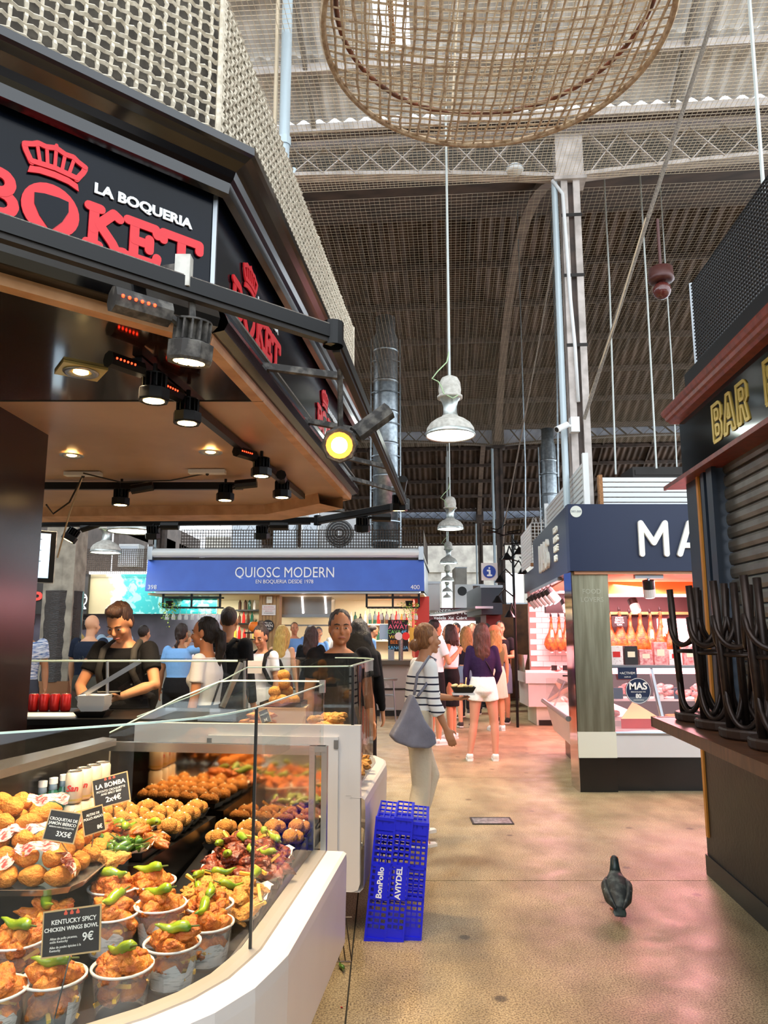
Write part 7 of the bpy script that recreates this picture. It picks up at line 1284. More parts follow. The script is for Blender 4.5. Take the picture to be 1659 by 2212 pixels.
        h_, k_, n_ = L[nm]; mb.tube([S(h_+V(0, 0, 0.05)), S(h_.lerp(k_, 0.35)), S(k_), S(k_.lerp(n_, 0.3)), S(n_)], [0.088*s*kx, 0.08*s*kx, 0.054*s, 0.056*s, 0.036*s], 12); mb.ball(S(k_), 0.053*s, 10, 8)
        fw = V(0, 0.13, 0) if abs((n_-k_).normalized().y) < 0.6 else V(0, 0.1, -0.08); mb.tube([S(n_), S(n_+V(0, 0.0, -0.04)), S(n_+fw+V(0, 0, -0.055))], [0.036*s, 0.034*s, 0.024*s], 8)
    if fem:
        for sd_ in (-1, 1): mb.ball(S(up(0.33, 0.065*sd_, 0.085)), (0.058*s, 0.05*s, 0.058*s), 10, 8)
    def cut(m_):
        return m_
    body = obj('body', remesh(mb, voxel, 3 if voxel < 0.011 else 2), skin_m(skin), T, local=True)
    tv = max(voxel, 0.011)
    if top:
        mb = MB(); e = 0.013; torso(mb, e, hem, 0.52)
        if fem:
            for sd_ in (-1, 1): mb.ball(S(up(0.33, 0.062*sd_, 0.088)), (0.064*s, 0.056*s, 0.064*s), 10, 8)
        if sleeve != 'none':
            for nm in 'RL':
                a, e2, w_ = A[nm]; am = heavy*(0.9 if fem else 1.0)
                if sleeve == 'short': mb.tube([S(a-(e2-a)*0.1), S(a), S(a.lerp(e2, 0.62))], [0.05*s*am, 0.064*s*am, 0.062*s*am], 14)
                elif sleeve == 'mid': mb.tube([S(a-(e2-a)*0.1), S(a), S(a.lerp(e2, 0.5)), S(e2), S(e2.lerp(w_, 0.6))], [0.05*s*am, 0.064*s*am, 0.058*s*am, 0.053*s*am, 0.05*s*am], 14)
                else: mb.tube([S(a-(e2-a)*0.1), S(a), S(a.lerp(e2, 0.5)), S(e2), S(e2.lerp(w_, 0.5)), S(w_.lerp(e2, 0.05))], [0.05*s*am, 0.064*s*am, 0.058*s*am, 0.052*s*am, 0.046*s*am, 0.036*s*am], 14)
                mb.ball(S(a), 0.062*s*am, 10, 8)
        obj('shirt', remesh(mb, tv, 3), MATS[topm] if topm else cloth(top), T, local=True)
    if bottom:
        mb = MB(); kind, c = bottom[:2]
        if kind == 'skirt':
            ln = bottom[2]; mb.tube([S(up(0.15)), S(hip+V(0, 0, 0.02)), S(hip+V(0, 0.02, -ln*0.5)), S(hip+V(0, 0.03, -ln))], [0.14*s*kx, 0.178*s*kx, bottom[3]*0.9*s, bottom[3]*s], 18, ry=[0.11*s, 0.135*s, bottom[3]*0.8*s, bottom[3]*0.85*s], xd=(1, 0, 0))
        else:
            e = 0.016; mb.tube([S(up(0.14)), S(up(0.04)), S(hip+V(0, 0, -0.05)), S(hip+V(0, 0, -0.11))], [(0.135+e)*s*kx, (0.162+e)*s*kx, (0.162+e)*s*kx, 0.12*s*kx], 18, ry=[(0.1+e)*s*kx, (0.115+e)*s*kx, (0.118+e)*s*kx, 0.1*s*kx], xd=(1, 0, 0))
            for nm in 'RL':
                h_, k_, n_ = L[nm]
                if kind == 'shorts': mb.tube([S(h_+V(0, 0, 0.02)), S(h_.lerp(k_, 0.2)), S(h_.lerp(k_, bottom[2]))], [0.1*s*kx, 0.104*s*kx, 0.102*s*kx], 14)
                else:
                    wd = bottom[2] if len(bottom) > 2 else 0.064; mb.tube([S(h_+V(0, 0, 0.02)), S(h_.lerp(k_, 0.25)), S(k_), S(k_.lerp(n_, 0.5)), S(n_+V(0, 0, -0.0))], [0.1*s*kx, 0.1*s*kx, 0.078*s, max(0.07, wd)*s, wd*s], 14); mb.ball(S(k_), 0.077*s, 10, 8)
        obj('skirt' if kind == 'skirt' else ('shorts' if kind == 'shorts' else 'trousers'), remesh(mb, tv, 3), cloth(c, bottom[-1] if isinstance(bottom[-1], str) and bottom[-1] != c and kind != 'skirt' and len(bottom) > 3 else None), T, local=True)
    if shoes:
        for nm in 'RL':
            n_ = L[nm][2]; k_ = L[nm][1]; tilt = max(0, min(1.0, (n_.z-min(L['R'][2].z, L['L'][2].z))*4)); Rt = Matrix.Rotation(-tilt*0.9, 3, 'X')
            mb = MB(); mb.tube([S(n_+Rt @ V(0, -0.06, -0.045)), S(n_+Rt @ V(0, -0.02, -0.03)), S(n_+Rt @ V(0, 0.06, -0.03)), S(n_+Rt @ V(0, 0.14, -0.045)), S(n_+Rt @ V(0, 0.185, -0.055))], [0.035*s, 0.042*s, 0.045*s, 0.046*s, 0.028*s], 12, ry=[0.03*s, 0.045*s, 0.042*s, 0.03*s, 0.02*s], xd=(1, 0, 0))
            mb.tube([S(n_+Rt @ V(0, -0.03, 0.01)), S(n_+Rt @ V(0, -0.02, -0.04))], [0.043*s, 0.045*s], 10); sh2 = obj('shoe', remesh(mb, 0.012, 2) if voxel < 0.012 else mb.mesh('shoe', True), cloth(shoes), T, local=True)
            MB().prism([((0.046*c)*s, (0.06+0.13*d_)*s) for c, d_ in ((-.7, -1), (.7, -1), (1, -.4), (1, .5), (.7, 1), (-.7, 1), (-1, .5), (-1, -.4))], 0, 0.022*s, Matrix.Translation(S(n_)) @ Rt.to_4x4() @ Matrix.Translation((0, 0, -0.077*s))).build('shoe_sole', 'sole', sh2, local=True)
    st, c1_, c2__ = hair
    if st != 'none':
        mb = MB(); k = 1.0
        if st == 'crop': mb.ball(Hd(0, -0.024, 0.04), (0.078*s*hs, 0.094*s*hs, 0.097*s*hs), 16, 12, RS)
        else: mb.ball(Hd(0, -0.03, 0.046), (0.082*s*hs, 0.1*s*hs, 0.098*s*hs), 16, 12, RS); mb.ball(Hd(0, -0.045, 0.0), (0.078*s*hs, 0.072*s*hs, 0.095*s*hs), 14, 10, RS)
        if st == 'quiff': mb.ball(Hd(0, 0.025, 0.118), (0.064*s, 0.062*s, 0.04*s), 12, 8, RS)
        if st in ('long', 'longblack'):
            ln = 0.42 if st == 'long' else 0.5; wd = 1.0 if st == 'long' else 1.45
            mb.tube([Hd(0, -0.04, 0.08), Hd(0, -0.085, -0.02), S(hc+V(0, -0.1, -0.16)), S(hc+V(0, -0.12, -0.28)), S(hc+V(0, -0.115, -ln))], [0.08*s, 0.098*s*wd, 0.108*s*wd, 0.10*s*wd, 0.05*s*wd], 14, ry=[0.06*s, 0.055*s, 0.05*s, 0.042*s, 0.02*s], xd=(1, 0, 0))
            for sd_ in (-1, 1): mb.tube([Hd(0.05*sd_, 0.0, 0.09), Hd(0.082*sd_, 0.01, 0.0), S(hc+V(0.085*sd_, -0.02, -0.13)), S(hc+V(0.09*sd_, -0.04, -0.24))], [0.03*s, 0.03*s, 0.034*s, 0.014*s], 8)
        if st == 'wavy':
            for k in range(16): a = R(120+300*k/15-90); r_ = 0.085; mb.tube([Hd(r_*0.7*math.cos(a), r_*0.8*math.sin(a)-0.02, 0.06), Hd(r_*1.1*math.cos(a), r_*1.1*math.sin(a)-0.03, -0.02), S(hc+V(r_*1.3*math.cos(a), r_*1.2*math.sin(a)-0.04, -0.12)), S(hc+V(r_*1.25*math.cos(a)+0.015*math.sin(k*3), r_*1.1*math.sin(a)-0.05, -0.21))], [0.03*s, 0.03*s, 0.026*s, 0.01*s], 6) if math.sin(a) < 0.55 else None
        if st == 'pony': mb.ball(Hd(0, -0.11, 0.035), 0.03*s, 8, 6); mb.tube([Hd(0, -0.11, 0.03), Hd(0, -0.155, -0.01), S(hc+V(0, -0.15, -0.12)), S(hc+V(0, -0.13, -0.24)), S(hc+V(0, -0.12, -0.30))], [0.026*s, 0.04*s, 0.044*s, 0.03*s, 0.01*s], 10)
        if st == 'bun': mb.ball(Hd(0, -0.125, -0.045), (0.05*s, 0.042*s, 0.05*s), 12, 8); mb.ball(Hd(0, -0.085, -0.02), (0.05*s, 0.05*s, 0.06*s), 10, 8)
        if st == 'topbun': mb.ball(Hd(0, -0.06, 0.15), (0.045*s, 0.045*s, 0.035*s), 12, 8)
        if st == 'braid':
            for k in range(9): mb.ball(S(hc+V(0.012*(-1)**k, -0.105-0.006*k*(k < 4), 0.0-0.05*k)), (0.024*s, 0.022*s, 0.032*s), 8, 6)
        hm = remesh(mb, 0.010 if face else 0.014, 2); amp = 0.006 if st in ('crop', 'bald') else 0.009
        cos = [vx.co.copy() for vx in hm.vertices]; nos = [vx.normal.copy() for vx in hm.vertices]; flat = []
        for c_, n_ in zip(cos, nos): flat += list(c_+n_*(noise.noise(V(c_.x*55, c_.y*55, c_.z*14))*amp*s))
        hm.vertices.foreach_set('co', flat); hm.update()
        obj('hair', hm, hair_m(c1_, c2__), T, local=True)
    if face:
        for sd_ in (-1, 1):
            MB().ball(Hd(0.031*sd_, 0.0755, 0.004), (0.0150*s, 0.009*s, 0.0060*s), 10, 8, RS).build('eye', 'eye_white', T, local=True, smooth=True); MB().ball(Hd(0.031*sd_, 0.0825, 0.004), (0.0070*s, 0.0035*s, 0.0060*s), 8, 6, RS).build('iris', 'iris', T, local=True, smooth=True)
            MB().tube([Hd(0.014*sd_, 0.0885, 0.027), Hd(0.033*sd_, 0.0865, 0.033), Hd(0.052*sd_, 0.072, 0.027)], [0.0045*s, 0.0055*s, 0.003*s], 6).build('eyebrow', hair_m(c1_, c2__), T, local=True, smooth=True)
        MB().tube([Hd(-0.026, 0.083, -0.062), Hd(-0.01, 0.0945, -0.059), Hd(0.01, 0.0945, -0.059), Hd(0.026, 0.083, -0.062)], [0.003*s, 0.006*s, 0.006*s, 0.003*s], 6).build('lips', 'lip', T, local=True, smooth=True)
    T['_s'] = s
    return T, dict(S=S, A=A, L=L, hc=hc, up=up, s=s, Hd=Hd, hip=hip)
def strap(T, pts, r, m, nm='strap'): return MB().tube(pts, r, 6, ry=r*0.4 if False else None).build(nm, m, T, local=True, smooth=True)
def backpack(T, K, c, label, back=True):
    """a separate thing worn on the back"""
    S, up, s = K['S'], K['up'], K['s']; m_ = cloth(c); W = Matrix.Translation(T.location) @ Matrix.Rotation(T.rotation_euler[2], 4, 'Z'); b = thing('backpack', label, 'backpack', tuple(W @ S(up(0.1, 0, -0.2))), T.rotation_euler[2]); off = -S(up(0.1, 0, -0.2))
    mb = MB(); mb.tube([S(up(0.0, 0, -0.2)), S(up(0.08, 0, -0.21)), S(up(0.3, 0, -0.205)), S(up(0.42, 0, -0.18)), S(up(0.46, 0, -0.16))], [0.12*s, 0.15*s, 0.15*s, 0.12*s, 0.05*s], 14, ry=[0.05*s, 0.085*s, 0.085*s, 0.06*s, 0.03*s], xd=(1, 0, 0)); me = remesh(mb, 0.016, 3); me.transform(Matrix.Translation(off)); obj('pack', me, m_, b, local=True)
    for sd_ in (-1, 1):
        me = MB().tube([S(up(0.42, 0.07*sd_, -0.15)), S(up(0.535, 0.1*sd_, -0.03)), S(up(0.50, 0.115*sd_, 0.085)), S(up(0.36, 0.125*sd_, 0.145)), S(up(0.2, 0.15*sd_, 0.06)), S(up(0.12, 0.14*sd_, -0.13))], 0.024*s, 8).mesh('strap', True); me.transform(Matrix.Translation(off)); obj('strap', me, m_, b, local=True)
    return b
D_ = lambda a: R(a)
# --- striped woman walking to the right with a tray of food
T, K = person('woman in a navy striped white jersey carrying a grey shoulder bag', 0.25, 6.0, R(-72), 1.64, True, '#b98360', ('bun', '#6b4226', '#8f6238'), None, 'none', ('pants', '#cfc3ab', 0.085), None, 0.14, -0.05, 0.0,
              {'R': ((0.1, 0.06, -1), (0.05, 0.42, -0.9)), 'L': ((-0.12, 0.35, -0.9), (0.0, 1, -0.12), (0, 0, 1))}, {'R': ((0.02, 0.02, -1), (0, -0.16, -1)), 'L': ((-0.02, 0.42, -1), (0, -0.38, -0.95))}, 0.008, True)
S, A, L, up, s = K['S'], K['A'], K['L'], K['up'], K['s']
mb = MB(); pr = [(-0.06, .175, .13), (0.05, .165, .125), (0.16, .145, .112), (0.28, .158, .12), (0.38, .166, .12), (0.46, .158, .1), (0.515, .105, .075)]; mb.tube([S(up(p[0])) for p in pr], [p[1]*s for p in pr], 20, ry=[p[2]*s for p in pr], xd=(1, 0, 0))
for nm in 'RL': a, e, w_ = A[nm]; mb.tube([S(a-(e-a)*0.1), S(a), S(a.lerp(e, 0.5)), S(e), S(e.lerp(w_, 0.45))], [0.048*s, 0.062*s, 0.058*s, 0.055*s, 0.058*s], 14); mb.ball(S(a), 0.06*s, 10, 8); mb.ball(S(e), 0.054*s, 10, 8)
for sd_ in (-1, 1): mb.ball(S(up(0.33, 0.062*sd_, 0.085)), (0.06*s, 0.05*s, 0.06*s), 10, 8)
obj('striped_jersey', remesh(mb, 0.010, 3), 'stripes', T, local=True)
mat('sandal', '#e6ddd0', 0.6); mat('bag_grey', '#7d7f8e', 0.55, col2='#6b6c7a', scale=7, bump=0.2, bscale=30)
for nm in 'RL':
    n_ = L[nm][2]; sd2 = MB().prism([(0.045*c*s, (0.06+0.125*d_)*s) for c, d_ in ((-.7, -1), (.7, -1), (1, -.3), (1, .5), (.6, 1), (-.6, 1), (-1, .5), (-1, -.3))], -0.078*s, -0.052*s, Matrix.Translation(S(n_))).build('sandal', 'sandal', T, local=True)
    MB().tube([S(n_+V(-0.045, 0.1, -0.06)), S(n_+V(0, 0.1, -0.015)), S(n_+V(0.045, 0.1, -0.06))], 0.011*s, 6).build('sandal_strap', 'sandal', sd2, local=True)
MB().tube([K['Hd'](-0.02, -0.13, -0.01), K['Hd'](0.03, -0.12, -0.005)], 0.012*s, 6).build('hair_clip', 'dish_white', T, local=True)
W = Matrix.Translation(T.location) @ Matrix.Rotation(T.rotation_euler[2], 4, 'Z')
bg_ = thing('shoulder_bag', 'slouchy grey leather bag on the striped woman', 'bag', tuple(W @ V(0.22, -0.15, 0.78)), T.rotation_euler[2]); off = -V(0.22, -0.15, 0.78)
mb = MB(); vs = []; outl = [(-0.30, 0.80), (-0.24, 0.74), (-0.10, 0.69), (0.06, 0.68), (0.13, 0.72), (0.12, 0.80), (0.02, 0.92), (-0.04, 1.06), (-0.09, 1.15), (-0.13, 1.10), (-0.2, 0.95)]
mb.prism([((a+0.08)*0.84-0.115, (b-0.9)*0.86+0.93) for a, b in outl], 0.20, 0.29, Matrix(((0, 0, 1, 0), (1, 0, 0, 0), (0, 1, 0, 0), (0, 0, 0, 1)))); me = remesh(mb, 0.012, 8); me.transform(Matrix.Translation(off)); obj('pouch', me, 'bag_grey', bg_, local=True)
me = MB().tube([V(0.235, -0.1, 1.13), V(0.2, -0.06, 1.28), S(A['R'][0])+V(0.01, -0.01, 0.075), S(A['R'][0])+V(-0.01, 0.05, 0.05), V(0.18, 0.02, 1.2), V(0.23, -0.07, 1.12)], 0.011, 6).mesh('strap', True); me.transform(Matrix.Translation(off)); obj('strap', me, 'bag_grey', bg_, local=True)
hp_ = W @ (S(A['L'][2])+V(0.01, 0.09, 0.045)); ft = thing('takeaway_tray', 'black paper tray of food held out by the striped woman', 'food tray', tuple(hp_)); MB().add([(-.075, -.05, 0), (.075, -.05, 0), (.075, .05, 0), (-.075, .05, 0), (-.1, -.07, .045), (.1, -.07, .045), (.1, .07, .045), (-.1, .07, .045)], [(3, 2, 1, 0), (0, 1, 5, 4), (1, 2, 6, 5), (2, 3, 7, 6), (3, 0, 4, 7)]).build('boat', 'tray_black', ft, local=True); MB().box(-0.09, 0.09, -0.06, 0.06, -0.02, -0.003).build('napkin', 'dish_white', ft, local=True); mb = MB()
for k in range(14): mb.ball((rnd.uniform(-.08, .08), rnd.uniform(-.05, .05), 0.045+0.012*rnd.random()), (0.02, 0.014, 0.012), 8, 6)
mb.tube([(0.02, 0, 0.05), (0.03, 0.01, 0.12)], 0.006, 5); mb.build('filling', 'cheese', ft, local=True, smooth=True)
# --- woman in purple jumper seen from behind
T, K = person('woman in a dark purple jumper and white shorts seen from behind', 1.27, 9.75, R(-3), 1.68, True, '#c98d72', ('long', '#3a1f16', '#5a2f20'), '#2e1a3c', 'long', ('shorts', '#ece6dd', 0.34), '#e6e2d8', 0.0, 0, 0.1, {'R': ((0.22, 0.1, -1), (-0.2, 0.6, -0.75)), 'L': ((-0.2, 0.0, -1), (-0.02, 0.12, -1))}, {'R': ((0.14, 0.03, -1), (0.0, -0.08, -1)), 'L': ((-0.1, -0.02, -1), (-0.16, -0.1, -1))}, 0.011, True, hem=-0.06)
strap(T, [K['S'](K['up'](0.51, -0.08, -0.06)), K['S'](K['up'](0.3, 0.06, -0.128)), K['S'](K['up'](0.14, 0.14, -0.07))], 0.007, 'black_metal', 'bag_strap')
# --- the couple and others down the aisle
T, K = person('woman with wavy hair in a white tank top and black skirt', 1.03, 11.6, R(70), 1.68, True, '#c98c68', ('wavy', '#2a1813', '#40261c'), '#eeedf0', 'none', ('skirt', '#151517', 0.42, 0.175), '#e9e6e0', 0.0, 0.05, 0.1, {'L': ((-0.1, 0.3, -1), (0.3, 0.9, 0.9)), 'R': ((0.12, 0.1, -1), (0.02, 0.25, -1))}, None, 0.012, True, hem=0.1)
person('man in a white tee and black shorts beside the woman in the tank top', 0.74, 11.1, R(-60), 1.74, False, '#c98c68', ('short', '#1d1310', '#2c1e18'), '#f0e8ea', 'short', ('shorts', '#18181a', 0.95), '#e6e3de', 0, 0, 0, {'R': ((0.2, 0.3, -0.9), (-0.2, 0.7, 0.5))}, None, 0.014)
person('blonde woman in a black strapless top and denim shorts from behind', 1.42, 13.0, R(5), 1.66, True, '#d8a47e', ('long', '#b8884c', '#8a5e30'), '#2a2430', 'none', ('shorts', '#7f93aa', 0.3), '#4a4340', 0, 0, 0, None, {'L': ((-0.1, 0.1, -1), (0, -0.2, -1))}, 0.014, hem=0.1)
T, K = person('woman in an orange cap and khaki top, blonde hair down her back', 1.86, 12.6, R(8), 1.66, True, '#d09a72', ('long', '#c79a58', '#9a6c38'), '#6f6a45', 'none', ('skirt', '#d8d2b8', 0.38, 0.22), '#efece6', 0, 0, 0, None, None, 0.014, hem=0.1)
mat('cap_orange', '#e8855c', 0.7); mb = MB(); mb.ball(K['Hd'](0, -0.01, 0.075), (0.1, 0.115, 0.08), 14, 10); mb.tube([K['Hd'](0, 0.09, 0.06), K['Hd'](0, 0.17, 0.045)], [0.08, 0.05], 10, ry=[0.012, 0.006], xd=(1, 0, 0)); mb.build('cap', 'cap_orange', T, local=True, smooth=True)
person('man in a black tee facing the viewer at the right of the aisle', 2.12, 13.7, R(165), 1.76, False, '#c08a66', ('crop', '#17100d', '#241a14'), '#17171a', 'short', ('shorts', '#6b7688', 0.95), '#222222', 0, 0.1, 0.2, {'R': ((0.15, 0.1, -1), (-0.4, 0.8, 0.1)), 'L': ((-0.15, 0.1, -1), (0.4, 0.8, 0.0))}, None, 0.014, True)
for lab, u, Y, rz, c, hr, sk in (('man in dark clothes behind the orange cap', 1078, 15.5, 0.2, '#2a2c34', ('crop', '#1a1310', '#2a2019'), '#b98460'), ('man with glasses in a white shirt among the crowd', 986, 14.6, 2.6, '#e6e6e8', ('short', '#1b1412', '#2b211b'), '#b98460'), ('person with grey hair far down the aisle', 1030, 17, 0.3, '#b9a98a', ('short', '#8c8478', '#a89f90'), '#c99572'), ('dark haired man in front of the far stalls', 1052, 16.2, -0.4, '#30343c', ('short', '#15100e', '#241c18'), '#c08a66'), ('person in a red top near the distant butcher', 1015, 19.5, 0.5, '#a03a34', ('short', '#2a1d16', '#3a2a20'), '#c08a66'), ('person in a pale top behind the blonde woman', 1022, 15.2, 3.0, '#d8cdbb', ('long', '#6a4a30', '#8a6440'), '#cf9a78')):
    q = P(u, 1400, Y=Y); person(lab, q.x, Y, rz, 1.74, False, sk, hr, c, 'short', ('pants', '#2c2e36'), '#333333', voxel=0.018)
# --- behind the left stall
T, K = person('young man in a black tee looking down at his phone', -1.93, 5.72, R(172), 1.8, False, '#d09067', ('quiff', '#2f1d13', '#4a2f1e'), '#141416', 'short', ('pants', '#1c1d22'), '#dddddd', 0.16, 0.58, 0.0, {'L': ((-0.42, 0.45, -0.9), (0.62, 0.7, -0.28), (0.2, -0.3, 0.9)), 'R': ((0.28, 0.42, -0.95), (-0.55, 0.6, -0.5), (-0.2, 0.2, 0.9))}, None, 0.008, True, headsc=1.04, curl=0.75)
mat('pack_grey', '#4c4a46', 0.7); S, up, s, A = K['S'], K['up'], K['s'], K['A']; backpack(T, K, '#3f3d3a', 'dark grey backpack worn by the young man with the phone')
W = Matrix.Translation(T.location) @ Matrix.Rotation(T.rotation_euler[2], 4, 'Z'); hq = W @ (S(A['L'][2])+V(0.05, 0.075, 0.02)); ph = thing('phone', 'black phone held by the young man', 'phone', tuple(hq)); Mp = Matrix.Rotation(R(20), 4, 'Z') @ Matrix.Rotation(R(-35), 4, 'X'); MB().box(-0.075, 0.075, -0.036, 0.036, -0.005, 0.005, Mp).build('case', 'black_metal', ph, local=True); MB().box(-0.07, 0.07, -0.032, 0.032, 0.005, 0.006, Mp).build('screen', 'deck_black', ph, local=True)
w_ = A['R'][2]; e_ = A['R'][1]; d = (w_-e_).normalized(); MB().tube([S(w_-d*0.03), S(w_-d*0.005)], 0.034*s, 12).build('watch_strap', 'black_metal', T, local=True); MB().ball(S(w_-d*0.018)+V(0, 0, 0.03), (0.02, 0.02, 0.01), 10, 6).build('watch_face', 'deck_black', T, local=True)
T, K = person('woman in a white tee with a black ponytail in profile', -1.42, 6.05, R(82), 1.68, True, '#c8875f', ('pony', '#15100e', '#241a16'), '#ebe8ea', 'short', ('pants', '#23242a'), '#dddddd', 0.0, 0.04, 0.0, {'L': ((-0.1, 0.05, -1), (0, 0.2, -1)), 'R': ((0.14, 0.1, -1), (0.02, 0.2, -1))}, None, 0.009, True, heavy=1.05)
strap(T, [K['S'](K['up'](0.51, 0.08, -0.07)), K['S'](K['up'](0.3, -0.04, -0.13)), K['S'](K['up'](0.1, -0.15, -0.1))], 0.008, 'black_metal', 'bag_strap'); MB().ball(K['Hd'](-0.08, -0.005, -0.045), 0.008, 8, 6).build('earring', 'dish_white', T, local=True)
T, K = person('man in black with a backpack seen from behind the ponytail woman', -1.50, 7.2, R(-25), 1.8, False, '#b57c58', ('crop', '#1e1410', '#32231b'), '#121214', 'long', ('pants', '#1a1b20'), '#222222', voxel=0.011, hy=0.4, heavy=1.08); backpack(T, K, '#131315', 'black backpack on the man behind the ponytail woman')
T, K = person('woman with her hair tied up looking down, grey white top', -1.32, 8.3, R(150), 1.64, True, '#b5795a', ('topbun', '#1c1210', '#2c1e19'), '#d8d6e4', 'short', ('pants', '#dcdce6', 0.08), '#e0e0e0', 0.05, 0.3, 0.2, None, None, 0.011, True)
q = V(-1.45, 7.9, 0); backpack(T, K, '#141416', 'black backpack worn by the woman with tied up hair')
person('blonde woman with long loose hair seen from behind at the kiosk', -1.44, 10.6, R(-15), 1.64, True, '#d3a07a', ('long', '#d3b060', '#a88440'), '#dcdad2', 'none', ('pants', '#5b2a2a'), '#cccccc', voxel=0.013, hem=0.1, headsc=1.1)
person('dark haired woman in a black top seen from behind at the kiosk', -1.09, 11.2, R(-8), 1.66, True, '#c08a68', ('long', '#2b1a14', '#3f281e'), '#161618', 'short', ('pants', '#22232a'), '#cccccc', arms={'R': ((0.3, 0.3, -0.9), (0.2, 0.8, 0.1)), 'L': ((-0.2, 0.1, -1), (-0.1, 0.5, -0.8))}, voxel=0.013)
T, K = person('middle aged man in black looking towards the viewer', -0.36, 6.05, R(206), 1.72, False, '#bf7f58', ('short', '#241a15', '#4a3a31'), '#161314', 'short', ('pants', '#1f2026'), '#222222', 0.0, 0.0, -0.28, None, None, 0.008, True, heavy=1.12, headsc=1.13)
T, K = person('person in loose black clothes with a black head covering from behind', -0.235, 7.0, R(-10), 1.68, True, '#b98460', ('longblack', '#0b0a0b', '#141214'), '#0c0b0c', 'long', ('skirt', '#0c0b0c', 0.8, 0.19), '#111111', voxel=0.013, heavy=1.0)
mb = MB(); S, up, s = K['S'], K['up'], K['s']; mb.tube([K['Hd'](0, -0.01, 0.12), K['Hd'](0, -0.02, 0.0), S(up(0.5, 0, -0.04)), S(up(0.3, 0, -0.03))], [0.05, 0.1, 0.19, 0.22], 18, ry=[0.06, 0.11, 0.14, 0.15], xd=(1, 0, 0)); obj('head_covering', remesh(mb, 0.015, 4), cloth('#0d0c0d'), T, local=True)
person('waiter in a light blue tee with glasses behind the kiosk counter', -1.86, 15.55, R(195), 1.76, False, '#c98d6c', ('crop', '#6e5a48', '#8a7460'), '#6f9fd8', 'short', ('pants', '#22232a'), '#222222', arms={'R': ((0.25, 0.5, -0.8), (-0.1, 1, -0.25))}, voxel=0.013, face=True)
T, K = person('waitress with a grey head wrap smiling behind the kiosk counter', -1.36, 15.6, R(185), 1.66, True, '#c08a68', ('short', '#6f747c', '#8a8f96'), '#6f9fd8', 'short', ('pants', '#22232a'), '#222222', voxel=0.013, face=True)
person('barman in a light blue tee turned to the back of the kiosk', -0.36, 15.75, R(-70), 1.72, False, '#b98460', ('crop', '#1a120f', '#2b1f19'), '#6f9fd8', 'short', ('pants', '#22232a'), '#222222', 0.15, 0.3, voxel=0.014)
person('cook in white behind the waitress at the kiosk', -1.0, 16.2, R(200), 1.74, False, '#b98460', ('crop', '#1a120f', '#2b1f19'), '#e9e6e0', 'short', ('pants', '#e0e0e0'), '#222222', voxel=0.016)
person('waitress in a light blue tee with a long braid, one arm raised', -2.62, 9.6, R(-12), 1.67, True, '#a8704c', ('braid', '#1f1411', '#33221b'), '#7fb0e8', 'short', ('pants', '#17171a'), '#222222', 0.05, 0.2, 0.0, {'R': ((0.9, 0.3, 0.1), (-0.5, 0.4, 0.8)), 'L': ((-0.25, 0.0, -1), (-0.15, 0.1, -1))}, None, 0.012, heavy=1.05)
person('person in a white shirt beside the braided waitress', -3.05, 11.3, R(-30), 1.6, True, '#c9966f', ('short', '#6a5644', '#8a7460'), '#e6e8ec', 'short', ('pants', '#6a2a30'), '#cccccc', 0.1, 0.25, voxel=0.014)
T, K = person('bald man in a navy tee seen from behind', -3.72, 9.5, R(-20), 1.78, False, '#cf9a78', ('none', '#000000', '#000000'), '#1a2233', 'short', ('pants', '#4a4a44'), '#222222', voxel=0.012, heavy=1.08); strap(T, [K['S'](K['up'](0.51, -0.1, -0.07)), K['S'](K['up'](0.3, 0.05, -0.14)), K['S'](K['up'](0.12, 0.16, -0.1))], 0.012, 'black_metal', 'bag_strap')
person('blonde woman in a patterned blouse holding her phone', -4.42, 10.95, R(160), 1.6, True, '#d3a07a', ('wavy', '#e0c878', '#b89a50'), '#8a9088', 'short', ('shorts', '#c2b490', 0.6), '#cccccc', 0.1, 0.3, 0.0, {'R': ((0.15, 0.3, -0.9), (-0.4, 0.8, 0.2)), 'L': ((-0.15, 0.3, -0.9), (0.4, 0.8, 0.2))}, None, 0.013, True)
person('bearded man in a pale blue tee watching from the left background', -4.05, 11.3, R(172), 1.82, False, '#b07c5c', ('crop', '#1a1310', '#2a201a'), '#a9c4da', 'short', ('pants', '#33363e'), '#222222', voxel=0.013, face=True, heavy=1.1)
T, K = person('man in dark grey with a backpack behind the young man', -3.4, 10.6, R(-15), 1.66, False, '#c08a66', ('crop', '#1f1612', '#32251d'), '#2a2c30', 'short', ('pants', '#33363e'), '#222222', voxel=0.014); backpack(T, K, '#1a1b1e', 'small black backpack in the crowd behind the young man')
mat('plaid', '#3a5f9a', 0.85, col2='#dfe3ea', scale=14, stretch=(1, 1, 6))
person('man in a blue checked shirt at the far left', -4.25, 8.9, R(200), 1.78, False, '#a8704c', ('crop', '#16100d', '#241a14'), '#3a5f9a', 'short', ('pants', '#3a3f4c'), '#222222', voxel=0.013, topm='plaid', hy=-0.8)
person('woman in a pale top before the dark printed wall', -2.95, 13.2, R(30), 1.5, True, '#c9966f', ('long', '#4a3222', '#6a4a32'), '#d8c8bc', 'short', ('pants', '#33363e'), '#cccccc', voxel=0.017)
bpy.data.scenes.remove(TMP)
